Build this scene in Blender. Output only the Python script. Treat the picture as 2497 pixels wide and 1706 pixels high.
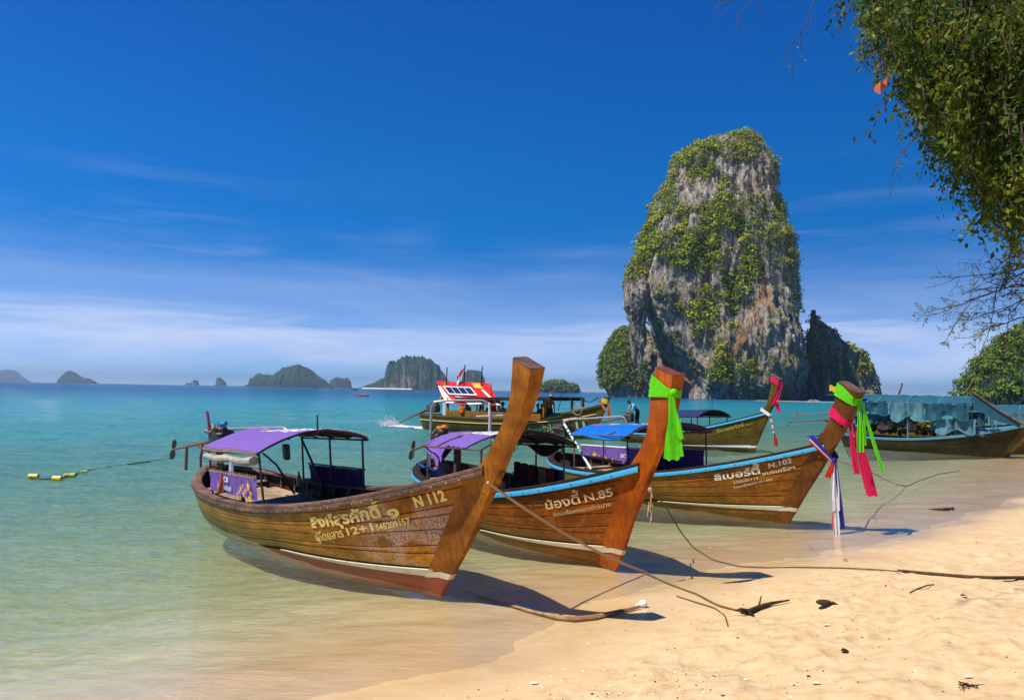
import bpy, bmesh, math, random
import numpy as np
from mathutils import Vector, Matrix, Euler

# ------------------------------------------------------------------ camera, sky, sun, exposure
scene = bpy.context.scene
for o in list(bpy.data.objects):
    bpy.data.objects.remove(o)
COL = scene.collection
PW, PH, FPX, CAM_H = 2497.0, 1706.0, 1942.0, 2.6
PITCH, ROLL = math.atan(98.7 / FPX), math.atan(0.01736)
CAM_R = Matrix.Rotation(math.pi / 2 + PITCH, 3, 'X') @ Matrix.Rotation(ROLL, 3, 'Z')
cam_data = bpy.data.cameras.new('camera')
cam_data.sensor_width = 36.0
cam_data.lens = 36.0 * FPX / PW
cam_data.clip_start = 0.1
cam_data.clip_end = 60000
cam = bpy.data.objects.new('camera', cam_data)
COL.objects.link(cam)
cam.matrix_world = Matrix.Translation((0, 0, CAM_H)) @ CAM_R.to_4x4()
scene.camera = cam

SUN_EL = math.radians(59)
SUN_DIR = Vector((-math.cos(SUN_EL) * 0.87, -math.cos(SUN_EL) * 0.49, math.sin(SUN_EL))).normalized()
world = bpy.data.worlds.new('World')
scene.world = world
world.use_nodes = True
wt = world.node_tree
wt.nodes.clear()


def wn(kind, **kw):
    n = wt.nodes.new(kind)
    for k, v in kw.items():
        setattr(n, k, v)
    return n


def wmath(op, a, b=None, clamp=False):
    n = wn('ShaderNodeMath', operation=op, use_clamp=clamp)
    for i, v in enumerate((a, b)):
        if v is None:
            continue
        if hasattr(v, 'is_linked'):
            wt.links.new(v, n.inputs[i])
        else:
            n.inputs[i].default_value = v
    return n.outputs[0]


def wmap(v, a, b, c=0.0, d=1.0, smooth=True):
    n = wn('ShaderNodeMapRange', interpolation_type='SMOOTHSTEP' if smooth else 'LINEAR')
    wt.links.new(v, n.inputs[0])
    for i, x in enumerate((a, b, c, d)):
        n.inputs[i + 1].default_value = x
    return n.outputs[0]


w_tc = wn('ShaderNodeTexCoord')
w_sep = wn('ShaderNodeSeparateXYZ')
wt.links.new(w_tc.outputs['Generated'], w_sep.inputs[0])
w_el = w_sep.outputs[2]
# a clear tropical sky deepens to blue quickly above the horizon
w_vz = wn('ShaderNodeCombineXYZ')
wt.links.new(w_sep.outputs[0], w_vz.inputs[0])
wt.links.new(w_sep.outputs[1], w_vz.inputs[1])
wt.links.new(wmath('ADD', wmath('MULTIPLY', w_el, 4.0), 0.07), w_vz.inputs[2])
w_nrm = wn('ShaderNodeVectorMath', operation='NORMALIZE')
wt.links.new(w_vz.outputs[0], w_nrm.inputs[0])
w_sky = wn('ShaderNodeTexSky', sky_type='NISHITA', sun_disc=False)
w_sky.sun_elevation = SUN_EL
w_sky.sun_rotation = math.atan2(SUN_DIR.x, SUN_DIR.y)
w_sky.altitude = 0
w_sky.air_density = 1.0
w_sky.dust_density = 0.2
w_sky.ozone_density = 3.0
wt.links.new(w_nrm.outputs[0], w_sky.inputs[0])
w_hsv = wn('ShaderNodeHueSaturation')
w_hsv.inputs['Saturation'].default_value = 2.2
w_hsv.inputs['Hue'].default_value = 0.502
w_hsv.inputs['Value'].default_value = 1.0
wt.links.new(w_sky.outputs[0], w_hsv.inputs['Color'])
# thin cirrus: a pale bank low over the sea and faint streaks above it
w_map = wn('ShaderNodeMapping')
w_map.inputs['Scale'].default_value = (2.0, 2.0, 22.0)
w_map.inputs['Rotation'].default_value = (0.0, 0.06, 0.0)
wt.links.new(w_tc.outputs['Generated'], w_map.inputs[0])
w_n1 = wn('ShaderNodeTexNoise')
w_n1.inputs['Scale'].default_value = 1.6
w_n1.inputs['Detail'].default_value = 7
w_n1.inputs['Roughness'].default_value = 0.6
w_n1.inputs['Distortion'].default_value = 0.5
wt.links.new(w_map.outputs[0], w_n1.inputs['Vector'])
w_n2 = wn('ShaderNodeTexNoise')
w_n2.inputs['Scale'].default_value = 2.2
w_n2.inputs['Detail'].default_value = 3
wt.links.new(w_tc.outputs['Generated'], w_n2.inputs['Vector'])
w_map3 = wn('ShaderNodeMapping')
w_map3.inputs['Scale'].default_value = (1.6, 1.6, 9.0)
w_map3.inputs['Location'].default_value = (3.1, 0.4, 0)
wt.links.new(w_tc.outputs['Generated'], w_map3.inputs[0])
w_n3 = wn('ShaderNodeTexNoise')
w_n3.inputs['Scale'].default_value = 2.0
w_n3.inputs['Detail'].default_value = 8
w_n3.inputs['Roughness'].default_value = 0.62
wt.links.new(w_map3.outputs[0], w_n3.inputs['Vector'])
w_elj = wmath('ADD', w_el, wmath('MULTIPLY', wmath('SUBTRACT', w_n1.outputs[0], 0.5), 0.11))
w_bank = wmath('ADD', wmath('MULTIPLY', wmap(w_elj, 0.20, 0.03), 0.34), wmath('MULTIPLY', wmath('MULTIPLY', wmap(w_elj, 0.095, 0.055), wmap(w_n3.outputs[0], 0.22, 0.74)), 0.42))
w_wisp = wmath('MULTIPLY', wmath('MULTIPLY', wmap(w_n1.outputs[0], 0.45, 0.80), wmap(w_n2.outputs[0], 0.38, 0.6)),
               wmath('MULTIPLY', wmap(w_el, 0.30, 0.10), 0.24))
w_cl = wmath('MAXIMUM', w_bank, w_wisp, clamp=True)
w_deep = wn('ShaderNodeMix', data_type='RGBA', blend_type='MULTIPLY')
wt.links.new(wmap(w_el, 0.14, 0.50), w_deep.inputs['Factor'])
wt.links.new(w_hsv.outputs[0], w_deep.inputs['A'])
w_deep.inputs['B'].default_value = (0.2, 0.52, 0.74, 1)   # the blue deepens overhead
w_mix = wn('ShaderNodeMix', data_type='RGBA')
wt.links.new(w_cl, w_mix.inputs['Factor'])
wt.links.new(w_deep.outputs['Result'], w_mix.inputs['A'])
w_mix.inputs['B'].default_value = (4.7, 4.9, 5.7, 1)
w_bg = wn('ShaderNodeBackground')
w_bg.inputs['Strength'].default_value = 0.142
wt.links.new(w_mix.outputs['Result'], w_bg.inputs['Color'])
w_out = wn('ShaderNodeOutputWorld')
wt.links.new(w_bg.outputs[0], w_out.inputs['Surface'])

sun_data = bpy.data.lights.new('sun', 'SUN')
sun_data.energy = 5.0
sun_data.angle = math.radians(0.5)
sun_data.color = (1.0, 0.93, 0.82)
sun = bpy.data.objects.new('sun', sun_data)
COL.objects.link(sun)
sun.rotation_euler = SUN_DIR.to_track_quat('Z', 'Y').to_euler()
sun.location = (-20, -10, 40)

scene.view_settings.view_transform = 'Standard'
scene.view_settings.look = 'None'
scene.view_settings.exposure = 0.52
scene.view_settings.gamma = 1.0
scene.view_settings.use_curve_mapping = False
scene.render.engine = 'CYCLES'
scene.cycles.use_denoising = True
scene.cycles.max_bounces = 8
scene.cycles.diffuse_bounces = 3
scene.cycles.glossy_bounces = 3
scene.cycles.transmission_bounces = 4
scene.cycles.transparent_max_bounces = 12
scene.cycles.volume_bounces = 0
scene.cycles.caustics_reflective = False
scene.cycles.caustics_refractive = False
scene.cycles.sample_clamp_indirect = 4.0
random.seed(7)
RNG = np.random.default_rng(7)

# ------------------------------------------------------------------ helpers
def at(px, py, Y):
    """the point of the ray through a photo pixel that lies Y metres in front of the camera's foot"""
    d = CAM_R @ Vector(((px - PW / 2) / FPX, -(py - PH / 2) / FPX, -1.0))
    return Vector((0, 0, CAM_H)) + d * (Y / d.y)


def on_z(px, py, z=0.0):
    d = CAM_R @ Vector(((px - PW / 2) / FPX, -(py - PH / 2) / FPX, -1.0))
    return Vector((0, 0, CAM_H)) + d * ((z - CAM_H) / d.z)


def _hash(ix, iy, iz, seed):
    h = (ix * 374761393 + iy * 668265263 + iz * 2147483647 + seed * 974634777) & 0xFFFFFFFF
    h = ((h ^ (h >> 13)) * 1274126177) & 0xFFFFFFFF
    h = ((h ^ (h >> 16)) * 2246822519) & 0xFFFFFFFF
    return ((h ^ (h >> 15)) & 0xFFFFFF) / float(0xFFFFFF)


def vnoise(x, y, z=0.0, seed=0):
    x, y, z = np.broadcast_arrays(np.asarray(x, float), np.asarray(y, float), np.asarray(z, float))
    fx, fy, fz = np.floor(x), np.floor(y), np.floor(z)
    ix, iy, iz = fx.astype(np.int64), fy.astype(np.int64), fz.astype(np.int64)
    u, v, w = x - fx, y - fy, z - fz
    u, v, w = (t * t * t * (t * (t * 6 - 15) + 10) for t in (u, v, w))
    r = 0
    for dx in (0, 1):
        for dy in (0, 1):
            for dz in (0, 1):
                r = r + _hash(ix + dx, iy + dy, iz + dz, seed) * (u if dx else 1 - u) * (v if dy else 1 - v) * (w if dz else 1 - w)
    return r * 2 - 1


def fbm(x, y, z=0.0, seed=0, octaves=4, gain=0.5):
    x, y, z = np.asarray(x, float), np.asarray(y, float), np.asarray(z, float)
    a, r = 1.0, 0
    for k in range(octaves):
        r = r + a * vnoise(x * 2 ** k, y * 2 ** k, z * 2 ** k, seed + 17 * k)
        a *= gain
    return r


def sstep(a, b, x):
    t = np.clip((np.asarray(x, float) - a) / (b - a), 0, 1)
    return t * t * (3 - 2 * t)


class MB:
    """collects shapes and links them as ONE mesh object"""

    def __init__(self):
        self.v, self.f, self.m = [], [], []

    def add(self, verts, faces, m=0):
        o = len(self.v)
        self.v.extend([tuple(p) for p in verts])
        for f in faces:
            self.f.append(tuple(i + o for i in f))
            self.m.append(m)
        return self

    def box(self, c, s, rot=None, m=0, bev=0.0):
        hx, hy, hz = s[0] / 2, s[1] / 2, s[2] / 2
        R = Euler(rot).to_matrix() if rot is not None else Matrix.Identity(3)
        c = Vector(c)
        b = min(bev, hx * .9, hy * .9, hz * .9)
        if b <= 0:
            vs = [(x, y, z) for z in (-hz, hz) for y in (-hy, hy) for x in (-hx, hx)]
            fs = [(0, 2, 3, 1), (4, 5, 7, 6), (0, 1, 5, 4), (2, 6, 7, 3), (0, 4, 6, 2), (1, 3, 7, 5)]
        else:
            vs = []
            for (z, k) in ((-hz, b), (-hz + b, 0), (hz - b, 0), (hz, b)):
                x, y = hx - k, hy - k
                q = b if k == 0 else b * .4
                vs += [(-x + q, -y, z), (x - q, -y, z), (x, -y + q, z), (x, y - q, z), (x - q, y, z), (-x + q, y, z), (-x, y - q, z), (-x, -y + q, z)]
            fs = [tuple(range(7, -1, -1)), tuple(range(24, 32))]
            for r in range(3):
                for i in range(8):
                    j = (i + 1) % 8
                    fs.append((r * 8 + i, r * 8 + j, r * 8 + 8 + j, r * 8 + 8 + i))
        return self.add([R @ Vector(p) + c for p in vs], fs, m)

    def tube(self, path, r, n=8, m=0, cap=True, flat=1.0):
        P = [Vector(p) for p in path]
        k = len(P)
        rs = list(r) if hasattr(r, '__len__') else [r] * k
        T = [(P[min(i + 1, k - 1)] - P[max(i - 1, 0)]).normalized() for i in range(k)]
        up = Vector((0, 0, 1)) if abs(T[0].z) < .9 else Vector((1, 0, 0))
        N = (up - T[0] * up.dot(T[0])).normalized()
        vs, fs = [], []
        for i in range(k):
            N = (N - T[i] * N.dot(T[i]))
            if N.length < 1e-6:
                N = T[i].orthogonal()
            N.normalize()
            B = T[i].cross(N)
            for j in range(n):
                a = 2 * math.pi * j / n
                vs.append(P[i] + (N * math.cos(a) * flat + B * math.sin(a)) * rs[i])
        for i in range(k - 1):
            for j in range(n):
                j2 = (j + 1) % n
                fs.append((i * n + j, i * n + j2, (i + 1) * n + j2, (i + 1) * n + j))
        if cap:
            fs.append(tuple(range(n - 1, -1, -1)))
            fs.append(tuple((k - 1) * n + j for j in range(n)))
        return self.add(vs, fs, m)

    def ball(self, c, r, n=10, m=0, rot=None):
        if not hasattr(r, '__len__'):
            r = (r, r, r)
        R = Euler(rot).to_matrix() if rot is not None else Matrix.Identity(3)
        h = max(4, n // 2)
        vs = [R @ Vector((0, 0, -r[2])) + Vector(c)]
        for i in range(1, h):
            p = -math.pi / 2 + math.pi * i / h
            for j in range(n):
                a = 2 * math.pi * j / n
                vs.append(R @ Vector((r[0] * math.cos(p) * math.cos(a), r[1] * math.cos(p) * math.sin(a), r[2] * math.sin(p))) + Vector(c))
        vs.append(R @ Vector((0, 0, r[2])) + Vector(c))
        fs = [(0, 1 + (j + 1) % n, 1 + j) for j in range(n)]
        for i in range(h - 2):
            for j in range(n):
                fs.append((1 + i * n + j, 1 + i * n + (j + 1) % n, 1 + (i + 1) * n + (j + 1) % n, 1 + (i + 1) * n + j))
        t = len(vs) - 1
        fs += [(t, t - n + j, t - n + (j + 1) % n) for j in range(n)]
        return self.add(vs, fs, m)

    def grid(self, G, m=0, closed_u=False, flip=False):
        """G[i][j] -> quads"""
        G = np.asarray(G, float)
        a, b = G.shape[:2]
        fs = []
        for i in range(a if closed_u else a - 1):
            i2 = (i + 1) % a
            for j in range(b - 1):
                q = (i * b + j, i2 * b + j, i2 * b + j + 1, i * b + j + 1)
                fs.append(q[::-1] if flip else q)
        return self.add(G.reshape(-1, 3), fs, m)

    def sheet(self, G, th, m=0, m2=None):
        """a cloth: grid G given real thickness th"""
        G = np.asarray(G, float)
        a, b = G.shape[:2]
        du = np.gradient(G, axis=0)
        dv = np.gradient(G, axis=1)
        Nn = np.cross(du, dv)
        Nn /= np.maximum(np.linalg.norm(Nn, axis=-1, keepdims=True), 1e-9)
        if m2 is not None and Nn[..., 2].mean() < 0:
            Nn = -Nn
        A, B = G + Nn * th / 2, G - Nn * th / 2
        self.grid(A, m)
        self.grid(B, m if m2 is None else m2, flip=True)
        rim = [(i, 0) for i in range(a)] + [(a - 1, j) for j in range(1, b)] + [(i, b - 1) for i in range(a - 2, -1, -1)] + [(0, j) for j in range(b - 2, 0, -1)]
        n = len(rim)
        vs = [A[i, j] for i, j in rim] + [B[i, j] for i, j in rim]
        return self.add(vs, [(k, n + k, n + (k + 1) % n, (k + 1) % n) for k in range(n)], m)

    def prism(self, poly, y0, y1, m=0):
        """polygon in x,z pushed from y0 to y1"""
        n = len(poly)
        vs = [(x, y0, z) for x, z in poly] + [(x, y1, z) for x, z in poly]
        return self.add(vs, [tuple(range(n)), tuple(range(2 * n - 1, n - 1, -1))] + [(i, n + i, n + (i + 1) % n, (i + 1) % n) for i in range(n)], m)

    def mesh(self, name, mats, smooth=True, angle=40):
        me = bpy.data.meshes.new(name)
        me.from_pydata(self.v, [], self.f)
        for mt in (mats if isinstance(mats, (list, tuple)) else [mats]):
            me.materials.append(mt)
        if any(self.m):
            me.polygons.foreach_set('material_index', self.m)
        bm = bmesh.new()
        bm.from_mesh(me)
        bmesh.ops.recalc_face_normals(bm, faces=bm.faces)
        if smooth:
            lim = math.radians(angle)
            for f in bm.faces:
                f.smooth = True
            for e in bm.edges:
                if len(e.link_faces) == 2 and e.calc_face_angle(0) > lim:
                    e.smooth = False
        bm.to_mesh(me)
        bm.free()
        me.update()
        return me

    def build(self, name, mats, parent=None, smooth=True, angle=40):
        return link(name, self.mesh(name, mats, smooth, angle), parent)


def link(name, data, parent=None):
    o = bpy.data.objects.new(name, data)
    COL.objects.link(o)
    if parent is not None:
        o.parent = parent
    return o


def tag(o, label=None, cat=None, group=None, kind=None):
    for k, v in (('label', label), ('category', cat), ('group', group), ('kind', kind)):
        if v:
            o[k] = v
    return o


def empty(name, loc, rot=(0, 0, 0)):
    o = bpy.data.objects.new(name, None)
    COL.objects.link(o)
    o.empty_display_size = 0.3
    o.location = loc
    o.rotation_euler = rot
    return o


def fast_mesh(name, V, Q, mats, smooth=True, attrs=None):
    """large quad/tri meshes straight from numpy arrays"""
    me = bpy.data.meshes.new(name)
    V = np.asarray(V, np.float32)
    Q = np.asarray(Q, np.int32)
    k = Q.shape[1]
    me.vertices.add(len(V))
    me.vertices.foreach_set('co', V.ravel())
    me.loops.add(Q.size)
    me.loops.foreach_set('vertex_index', Q.ravel())
    me.polygons.add(len(Q))
    me.polygons.foreach_set('loop_start', np.arange(0, Q.size, k, dtype=np.int32))
    me.polygons.foreach_set('loop_total', np.full(len(Q), k, np.int32))
    for mt in mats:
        me.materials.append(mt)
    for nm, arr in (attrs or {}).items():
        a = me.attributes.new(nm, 'FLOAT', 'POINT')
        a.data.foreach_set('value', np.asarray(arr, np.float32))
    me.update(calc_edges=True)
    me.validate()
    if smooth:
        me.polygons.foreach_set('use_smooth', np.ones(len(me.polygons), bool))
    return me


# ---- lettering: outlines of the built-in font as flat meshes (x along, y up), one line each
_UP = set('\u0e31\u0e34\u0e35\u0e36\u0e37')
_TONE = set('\u0e47\u0e48\u0e49\u0e4a\u0e4b\u0e4c')


def _raw_text(s, bold):
    cu = bpy.data.curves.new('lettering', 'FONT')
    cu.body = s
    cu.size = 1.0
    cu.resolution_u = 3
    cu.offset = bold
    o = bpy.data.objects.new('lettering', cu)
    COL.objects.link(o)
    dg = bpy.context.evaluated_depsgraph_get()
    dg.update()
    me = bpy.data.meshes.new_from_object(o.evaluated_get(dg))
    v = np.array([p.co[:2] for p in me.vertices]) if len(me.vertices) else np.zeros((0, 2))
    f = [tuple(p.vertices) for p in me.polygons]
    bpy.data.objects.remove(o)
    bpy.data.curves.remove(cu)
    bpy.data.meshes.remove(me)
    return v, f


def _width(s):
    if not s:
        return 0.0
    return _raw_text(s + 'l', 0)[0][:, 0].max() - _raw_text('l', 0)[0][:, 0].max()


def text2d(s, bold=0.0):
    """returns verts (x 0..w, y 0 = baseline) and faces; tone marks over a vowel are lifted clear of it"""
    main, extra = '', []
    for ch in s:
        if ch in _TONE and main and main[-1] in _UP:
            extra.append((main[:-1], ch))
        else:
            main += ch
    v, f = _raw_text(main, bold)
    for pre, ch in extra:
        ev, ef = _raw_text(ch, bold)
        if len(ev):
            ev = ev + np.array([_width(pre), 0.24])
            n = len(v)
            v = np.concatenate([v, ev])
            f += [tuple(i + n for i in q) for q in ef]
    v[:, 0] -= v[:, 0].min()
    return v, f

# ------------------------------------------------------------------ materials
class Mat:
    def __init__(self, name):
        self.m = bpy.data.materials.new(name)
        self.m.use_nodes = True
        self.t = self.m.node_tree
        self.t.nodes.clear()
        self.out = self.n('ShaderNodeOutputMaterial')

    def n(self, kind, **kw):
        x = self.t.nodes.new(kind)
        for k, v in kw.items():
            setattr(x, k, v)
        return x

    def put(self, sock, v):
        if hasattr(v, 'is_linked'):
            self.t.links.new(v, sock)
        elif isinstance(v, (tuple, list)):
            sock.default_value = tuple(v) + ((1,) if len(v) == 3 and len(sock.default_value) == 4 else ())
        else:
            sock.default_value = v

    def math(self, op, a, b=0.0, clamp=False):
        x = self.n('ShaderNodeMath', operation=op, use_clamp=clamp)
        self.put(x.inputs[0], a)
        self.put(x.inputs[1], b)
        return x.outputs[0]

    def ramp(self, f, stops):
        x = self.n('ShaderNodeValToRGB')
        e = x.color_ramp.elements
        while len(e) < len(stops):
            e.new(0.5)
        for el, (p, c) in zip(e, stops):
            el.position = p
            el.color = tuple(c) + (1,) if len(c) == 3 else c
        self.put(x.inputs[0], f)
        return x.outputs[0]

    def rng(self, f, a, b, c=0.0, d=1.0):
        x = self.n('ShaderNodeMapRange')
        self.put(x.inputs[0], f)
        for i, q in enumerate((a, b, c, d)):
            x.inputs[i + 1].default_value = q
        return x.outputs[0]

    def mix(self, f, a, b, blend='MIX'):
        x = self.n('ShaderNodeMix', data_type='RGBA', blend_type=blend)
        self.put(x.inputs['Factor'], f)
        self.put(x.inputs['A'], a)
        self.put(x.inputs['B'], b)
        return x.outputs['Result']

    def coord(self, scale=(1, 1, 1), which='Object'):
        tc = self.n('ShaderNodeTexCoord')
        mp = self.n('ShaderNodeMapping')
        mp.inputs['Scale'].default_value = scale
        self.t.links.new(tc.outputs[which], mp.inputs[0])
        return mp.outputs[0]

    def pos(self, scale=(1, 1, 1)):
        g = self.n('ShaderNodeNewGeometry')
        mp = self.n('ShaderNodeMapping')
        mp.inputs['Scale'].default_value = scale
        self.t.links.new(g.outputs['Position'], mp.inputs[0])
        return mp.outputs[0]

    def noise(self, vec, scale=5.0, detail=4.0, rough=0.55, dist=0.0):
        x = self.n('ShaderNodeTexNoise')
        self.put(x.inputs['Vector'], vec)
        x.inputs['Scale'].default_value = scale
        x.inputs['Detail'].default_value = detail
        x.inputs['Roughness'].default_value = rough
        x.inputs['Distortion'].default_value = dist
        return x.outputs[0]

    def bump(self, h, strength=0.3, dist=0.02, normal=None):
        x = self.n('ShaderNodeBump')
        x.inputs['Strength'].default_value = strength
        x.inputs['Distance'].default_value = dist
        self.put(x.inputs['Height'], h)
        if normal is not None:
            self.put(x.inputs['Normal'], normal)
        return x.outputs[0]

    def attr(self, name):
        return self.n('ShaderNodeAttribute', attribute_name=name).outputs['Fac']

    def rand(self):
        return self.n('ShaderNodeObjectInfo').outputs['Random']

    def island(self):
        return self.n('ShaderNodeNewGeometry').outputs['Random Per Island']

    def bsdf(self, color, rough=0.5, metal=0.0, normal=None, spec=0.5, coat=0.0, trans=None):
        x = self.n('ShaderNodeBsdfPrincipled')
        self.put(x.inputs['Base Color'], color)
        self.put(x.inputs['Roughness'], rough)
        self.put(x.inputs['Metallic'], metal)
        x.inputs['Specular IOR Level'].default_value = spec
        if coat:
            x.inputs['Coat Weight'].default_value = coat
            x.inputs['Coat Roughness'].default_value = 0.25
        if normal is not None:
            self.put(x.inputs['Normal'], normal)
        s = x.outputs[0]
        if trans is not None:
            tl = self.n('ShaderNodeBsdfTranslucent')
            self.put(tl.inputs[0], color)
            mx = self.n('ShaderNodeMixShader')
            mx.inputs[0].default_value = trans
            self.t.links.new(s, mx.inputs[1])
            self.t.links.new(tl.outputs[0], mx.inputs[2])
            s = mx.outputs[0]
        self.t.links.new(s, self.out.inputs['Surface'])
        return self.m


def wood(name, c1, c2, c3, rough=0.42, scratch=0.0, coat=0.15, algae_bounce=None, grain=1.0, up=False):
    M = Mat(name)
    v = M.coord((6, 6, 0.9) if up else (0.9, 6, 6))
    g = M.noise(v, 3.2 * grain, 8, 0.62, 0.6)
    fine = M.noise(M.coord((40, 40, 2.2) if up else (2.5, 45, 45)), 4, 4, 0.6)
    blot = M.noise(M.coord((0.8, 1.2, 1.6)), 1.7, 5, 0.6)
    col = M.ramp(g, [(0.3, c1), (0.52, c2), (0.72, c3)])
    col = M.mix(M.rng(blot, 0.42, 0.62, 0, 0.9), col, c1)
    drip = M.noise(M.coord((7, 7, 0.7)), 1.6, 5, 0.65, 0.3)
    col = M.mix(M.rng(drip, 0.55, 0.72, 0, 0.45), col, tuple(x * 0.5 for x in c1))
    col = M.mix(M.rng(fine, 0.5, 0.75, 0, 0.35), col, tuple(x * 0.45 for x in c1))
    sx = M.n('ShaderNodeSeparateXYZ')
    M.t.links.new(M.coord(), sx.inputs[0])
    if algae_bounce:
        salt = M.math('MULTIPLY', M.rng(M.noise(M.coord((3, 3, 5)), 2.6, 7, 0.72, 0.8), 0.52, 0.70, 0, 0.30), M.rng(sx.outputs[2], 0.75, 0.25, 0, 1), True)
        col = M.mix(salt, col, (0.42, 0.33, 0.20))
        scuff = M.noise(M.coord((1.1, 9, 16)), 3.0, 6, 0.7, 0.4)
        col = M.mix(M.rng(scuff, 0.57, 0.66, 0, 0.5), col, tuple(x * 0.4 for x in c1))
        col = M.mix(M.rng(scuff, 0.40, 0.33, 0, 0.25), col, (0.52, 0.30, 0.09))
    hs = M.n('ShaderNodeHueSaturation')
    M.put(hs.inputs['Value'], M.rng(M.rand(), 0, 1, 0.86, 1.14))
    M.put(hs.inputs['Color'], col)
    col = hs.outputs[0]
    if algae_bounce:  # olive tint: green light off the water painted into the planks, with algal stain
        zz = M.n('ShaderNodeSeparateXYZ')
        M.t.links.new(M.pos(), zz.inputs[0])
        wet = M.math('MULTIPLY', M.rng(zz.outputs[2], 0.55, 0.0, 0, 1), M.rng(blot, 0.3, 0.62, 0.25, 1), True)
        col = M.mix(M.math('MULTIPLY', wet, 0.75), col, algae_bounce)  # water reflection painted low on the hull, together with algal stain
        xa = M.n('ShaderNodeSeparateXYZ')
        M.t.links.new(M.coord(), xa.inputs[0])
        stern_bounce = M.math('MULTIPLY', M.rng(xa.outputs[0], -1.5, -7.0, 0, 0.85), M.rng(M.noise(M.coord((1.2, 2, 2)), 1.3, 5, 0.65), 0.34, 0.62, 0.1, 1), True)
        col = M.mix(stern_bounce, col, tuple(q * 1.15 for q in algae_bounce))  # the same painted water light, growing toward the stern, broken up as stain
    if scratch:
        ws = M.noise(M.coord((5, 5, 1.6)), 3.0, 8, 0.72, 2.2)
        band = M.math('SUBTRACT', 1, M.math('MULTIPLY', M.math('ABSOLUTE', M.math('SUBTRACT', ws, 0.5)), 20), True)
        wp = M.noise(M.coord((1.3, 1, 1.5)), 1.6, 3, 0.5)
        xs = M.n('ShaderNodeSeparateXYZ')
        M.t.links.new(M.coord(), xs.inputs[0])
        near = M.math('MULTIPLY', M.rng(xs.outputs[0], -1.3, -0.4, 0, 1), M.rng(xs.outputs[2], 1.35, 1.0, 0, 1), True)
        haze = M.math('MULTIPLY', M.rng(M.noise(M.coord((3, 3, 2)), 3.5, 6, 0.7, 1.0), 0.60, 0.85, 0, 0.16), near)
        k = M.math('MULTIPLY', M.math('MULTIPLY', band, M.rng(wp, 0.42, 0.52, 0, 1)), near)
        col = M.mix(M.math('MULTIPLY', M.math('MAXIMUM', k, haze), scratch), col, (0.62, 0.56, 0.52))
    nrm = M.bump(M.math('ADD', M.math('MULTIPLY', g, 0.6), M.math('MULTIPLY', fine, 0.5)), 0.35, 0.012)
    return M.bsdf(col, M.rng(blot, 0.3, 0.7, rough - 0.04, rough + 0.16), 0, nrm, 0.14, coat * 0.25)


def paint(name, c, rough=0.5, wear=0.25, under=(0.16, 0.09, 0.05), scale=4.0, metal=0.0):
    M = Mat(name)
    n = M.noise(M.coord(), scale, 7, 0.65, 0.4)
    n2 = M.noise(M.coord(), scale * 6, 4, 0.6)
    col = M.mix(M.rng(n, 0.35, 0.7, 0, 0.3), c, tuple(x * 0.6 for x in c))
    col = M.mix(M.math('MULTIPLY', M.rng(M.math('MULTIPLY', n, n2), 0.30, 0.40, 0, 1), wear * 2, True), col, under)
    return M.bsdf(col, M.rng(n2, 0.3, 0.7, rough - 0.08, rough + 0.12), metal, M.bump(n2, 0.15, 0.006))


def cloth(name, c, c2=None, rough=0.85, trans=0.18, scale=9.0):
    M = Mat(name)
    n = M.noise(M.coord(), scale, 5, 0.6)
    w = M.noise(M.coord((1, 1, 1)), 260, 2, 0.5)
    cr = M.noise(M.coord((1, 1, .35)), 22, 4, 0.6, 1.2)
    col = M.mix(M.rng(n, 0.3, 0.75, 0, 0.8), c, c2 if c2 else tuple(x * 0.72 for x in c))
    return M.bsdf(col, rough, 0, M.bump(M.math('ADD', M.math('MULTIPLY', w, 0.12), cr), 0.55, 0.02), 0.2, 0, trans)


def metal(name, c, rough=0.4, rust=0.3):
    M = Mat(name)
    n = M.noise(M.coord(), 14, 6, 0.65)
    col = M.mix(M.rng(n, 0.5, 0.68, 0, rust), c, (0.14, 0.06, 0.03))
    return M.bsdf(col, M.rng(n, 0.3, 0.7, rough - 0.1, rough + 0.25), M.rng(n, 0.5, 0.68, 0.85, 0.85 - rust), M.bump(n, 0.2, 0.004))


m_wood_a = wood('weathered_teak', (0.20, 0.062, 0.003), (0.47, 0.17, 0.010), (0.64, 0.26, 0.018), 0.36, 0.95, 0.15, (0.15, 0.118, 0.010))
m_wood_b = wood('red_varnished_wood', (0.14, 0.034, 0.003), (0.31, 0.085, 0.006), (0.43, 0.14, 0.011), 0.36, 0, 0.25, (0.12, 0.095, 0.010))
m_wood_c = wood('brown_hull_wood', (0.14, 0.048, 0.005), (0.31, 0.112, 0.010), (0.43, 0.17, 0.019), 0.38, 0, 0.15, (0.12, 0.10, 0.015))
m_wood_far = wood('dark_olive_wood', (0.065, 0.04, 0.005), (0.13, 0.08, 0.01), (0.19, 0.12, 0.018), 0.5, 0, 0.1, (0.04, 0.045, 0.012))
m_wood_dark = wood('tarred_hull_wood', (0.02, 0.016, 0.008), (0.045, 0.034, 0.014), (0.07, 0.055, 0.024), 0.5, 0, 0.1, (0.03, 0.035, 0.012))
m_post_a = wood('oiled_post_wood', (0.16, 0.05, 0.004), (0.36, 0.125, 0.009), (0.48, 0.185, 0.016), 0.4, 0, 0.2, None, 0.8, True)
m_post_b = wood('orange_varnished_post', (0.22, 0.045, 0.003), (0.42, 0.095, 0.005), (0.52, 0.14, 0.008), 0.3, 0, 0.35, None, 0.8, True)
m_post_c = wood('brown_post_wood', (0.09, 0.032, 0.006), (0.19, 0.07, 0.011), (0.28, 0.11, 0.02), 0.42, 0, 0.15, None, 0.8, True)
m_cap = wood('cut_post_end', (0.07, 0.04, 0.03), (0.13, 0.08, 0.06), (0.2, 0.13, 0.1), 0.7, 0, 0.0)
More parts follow.
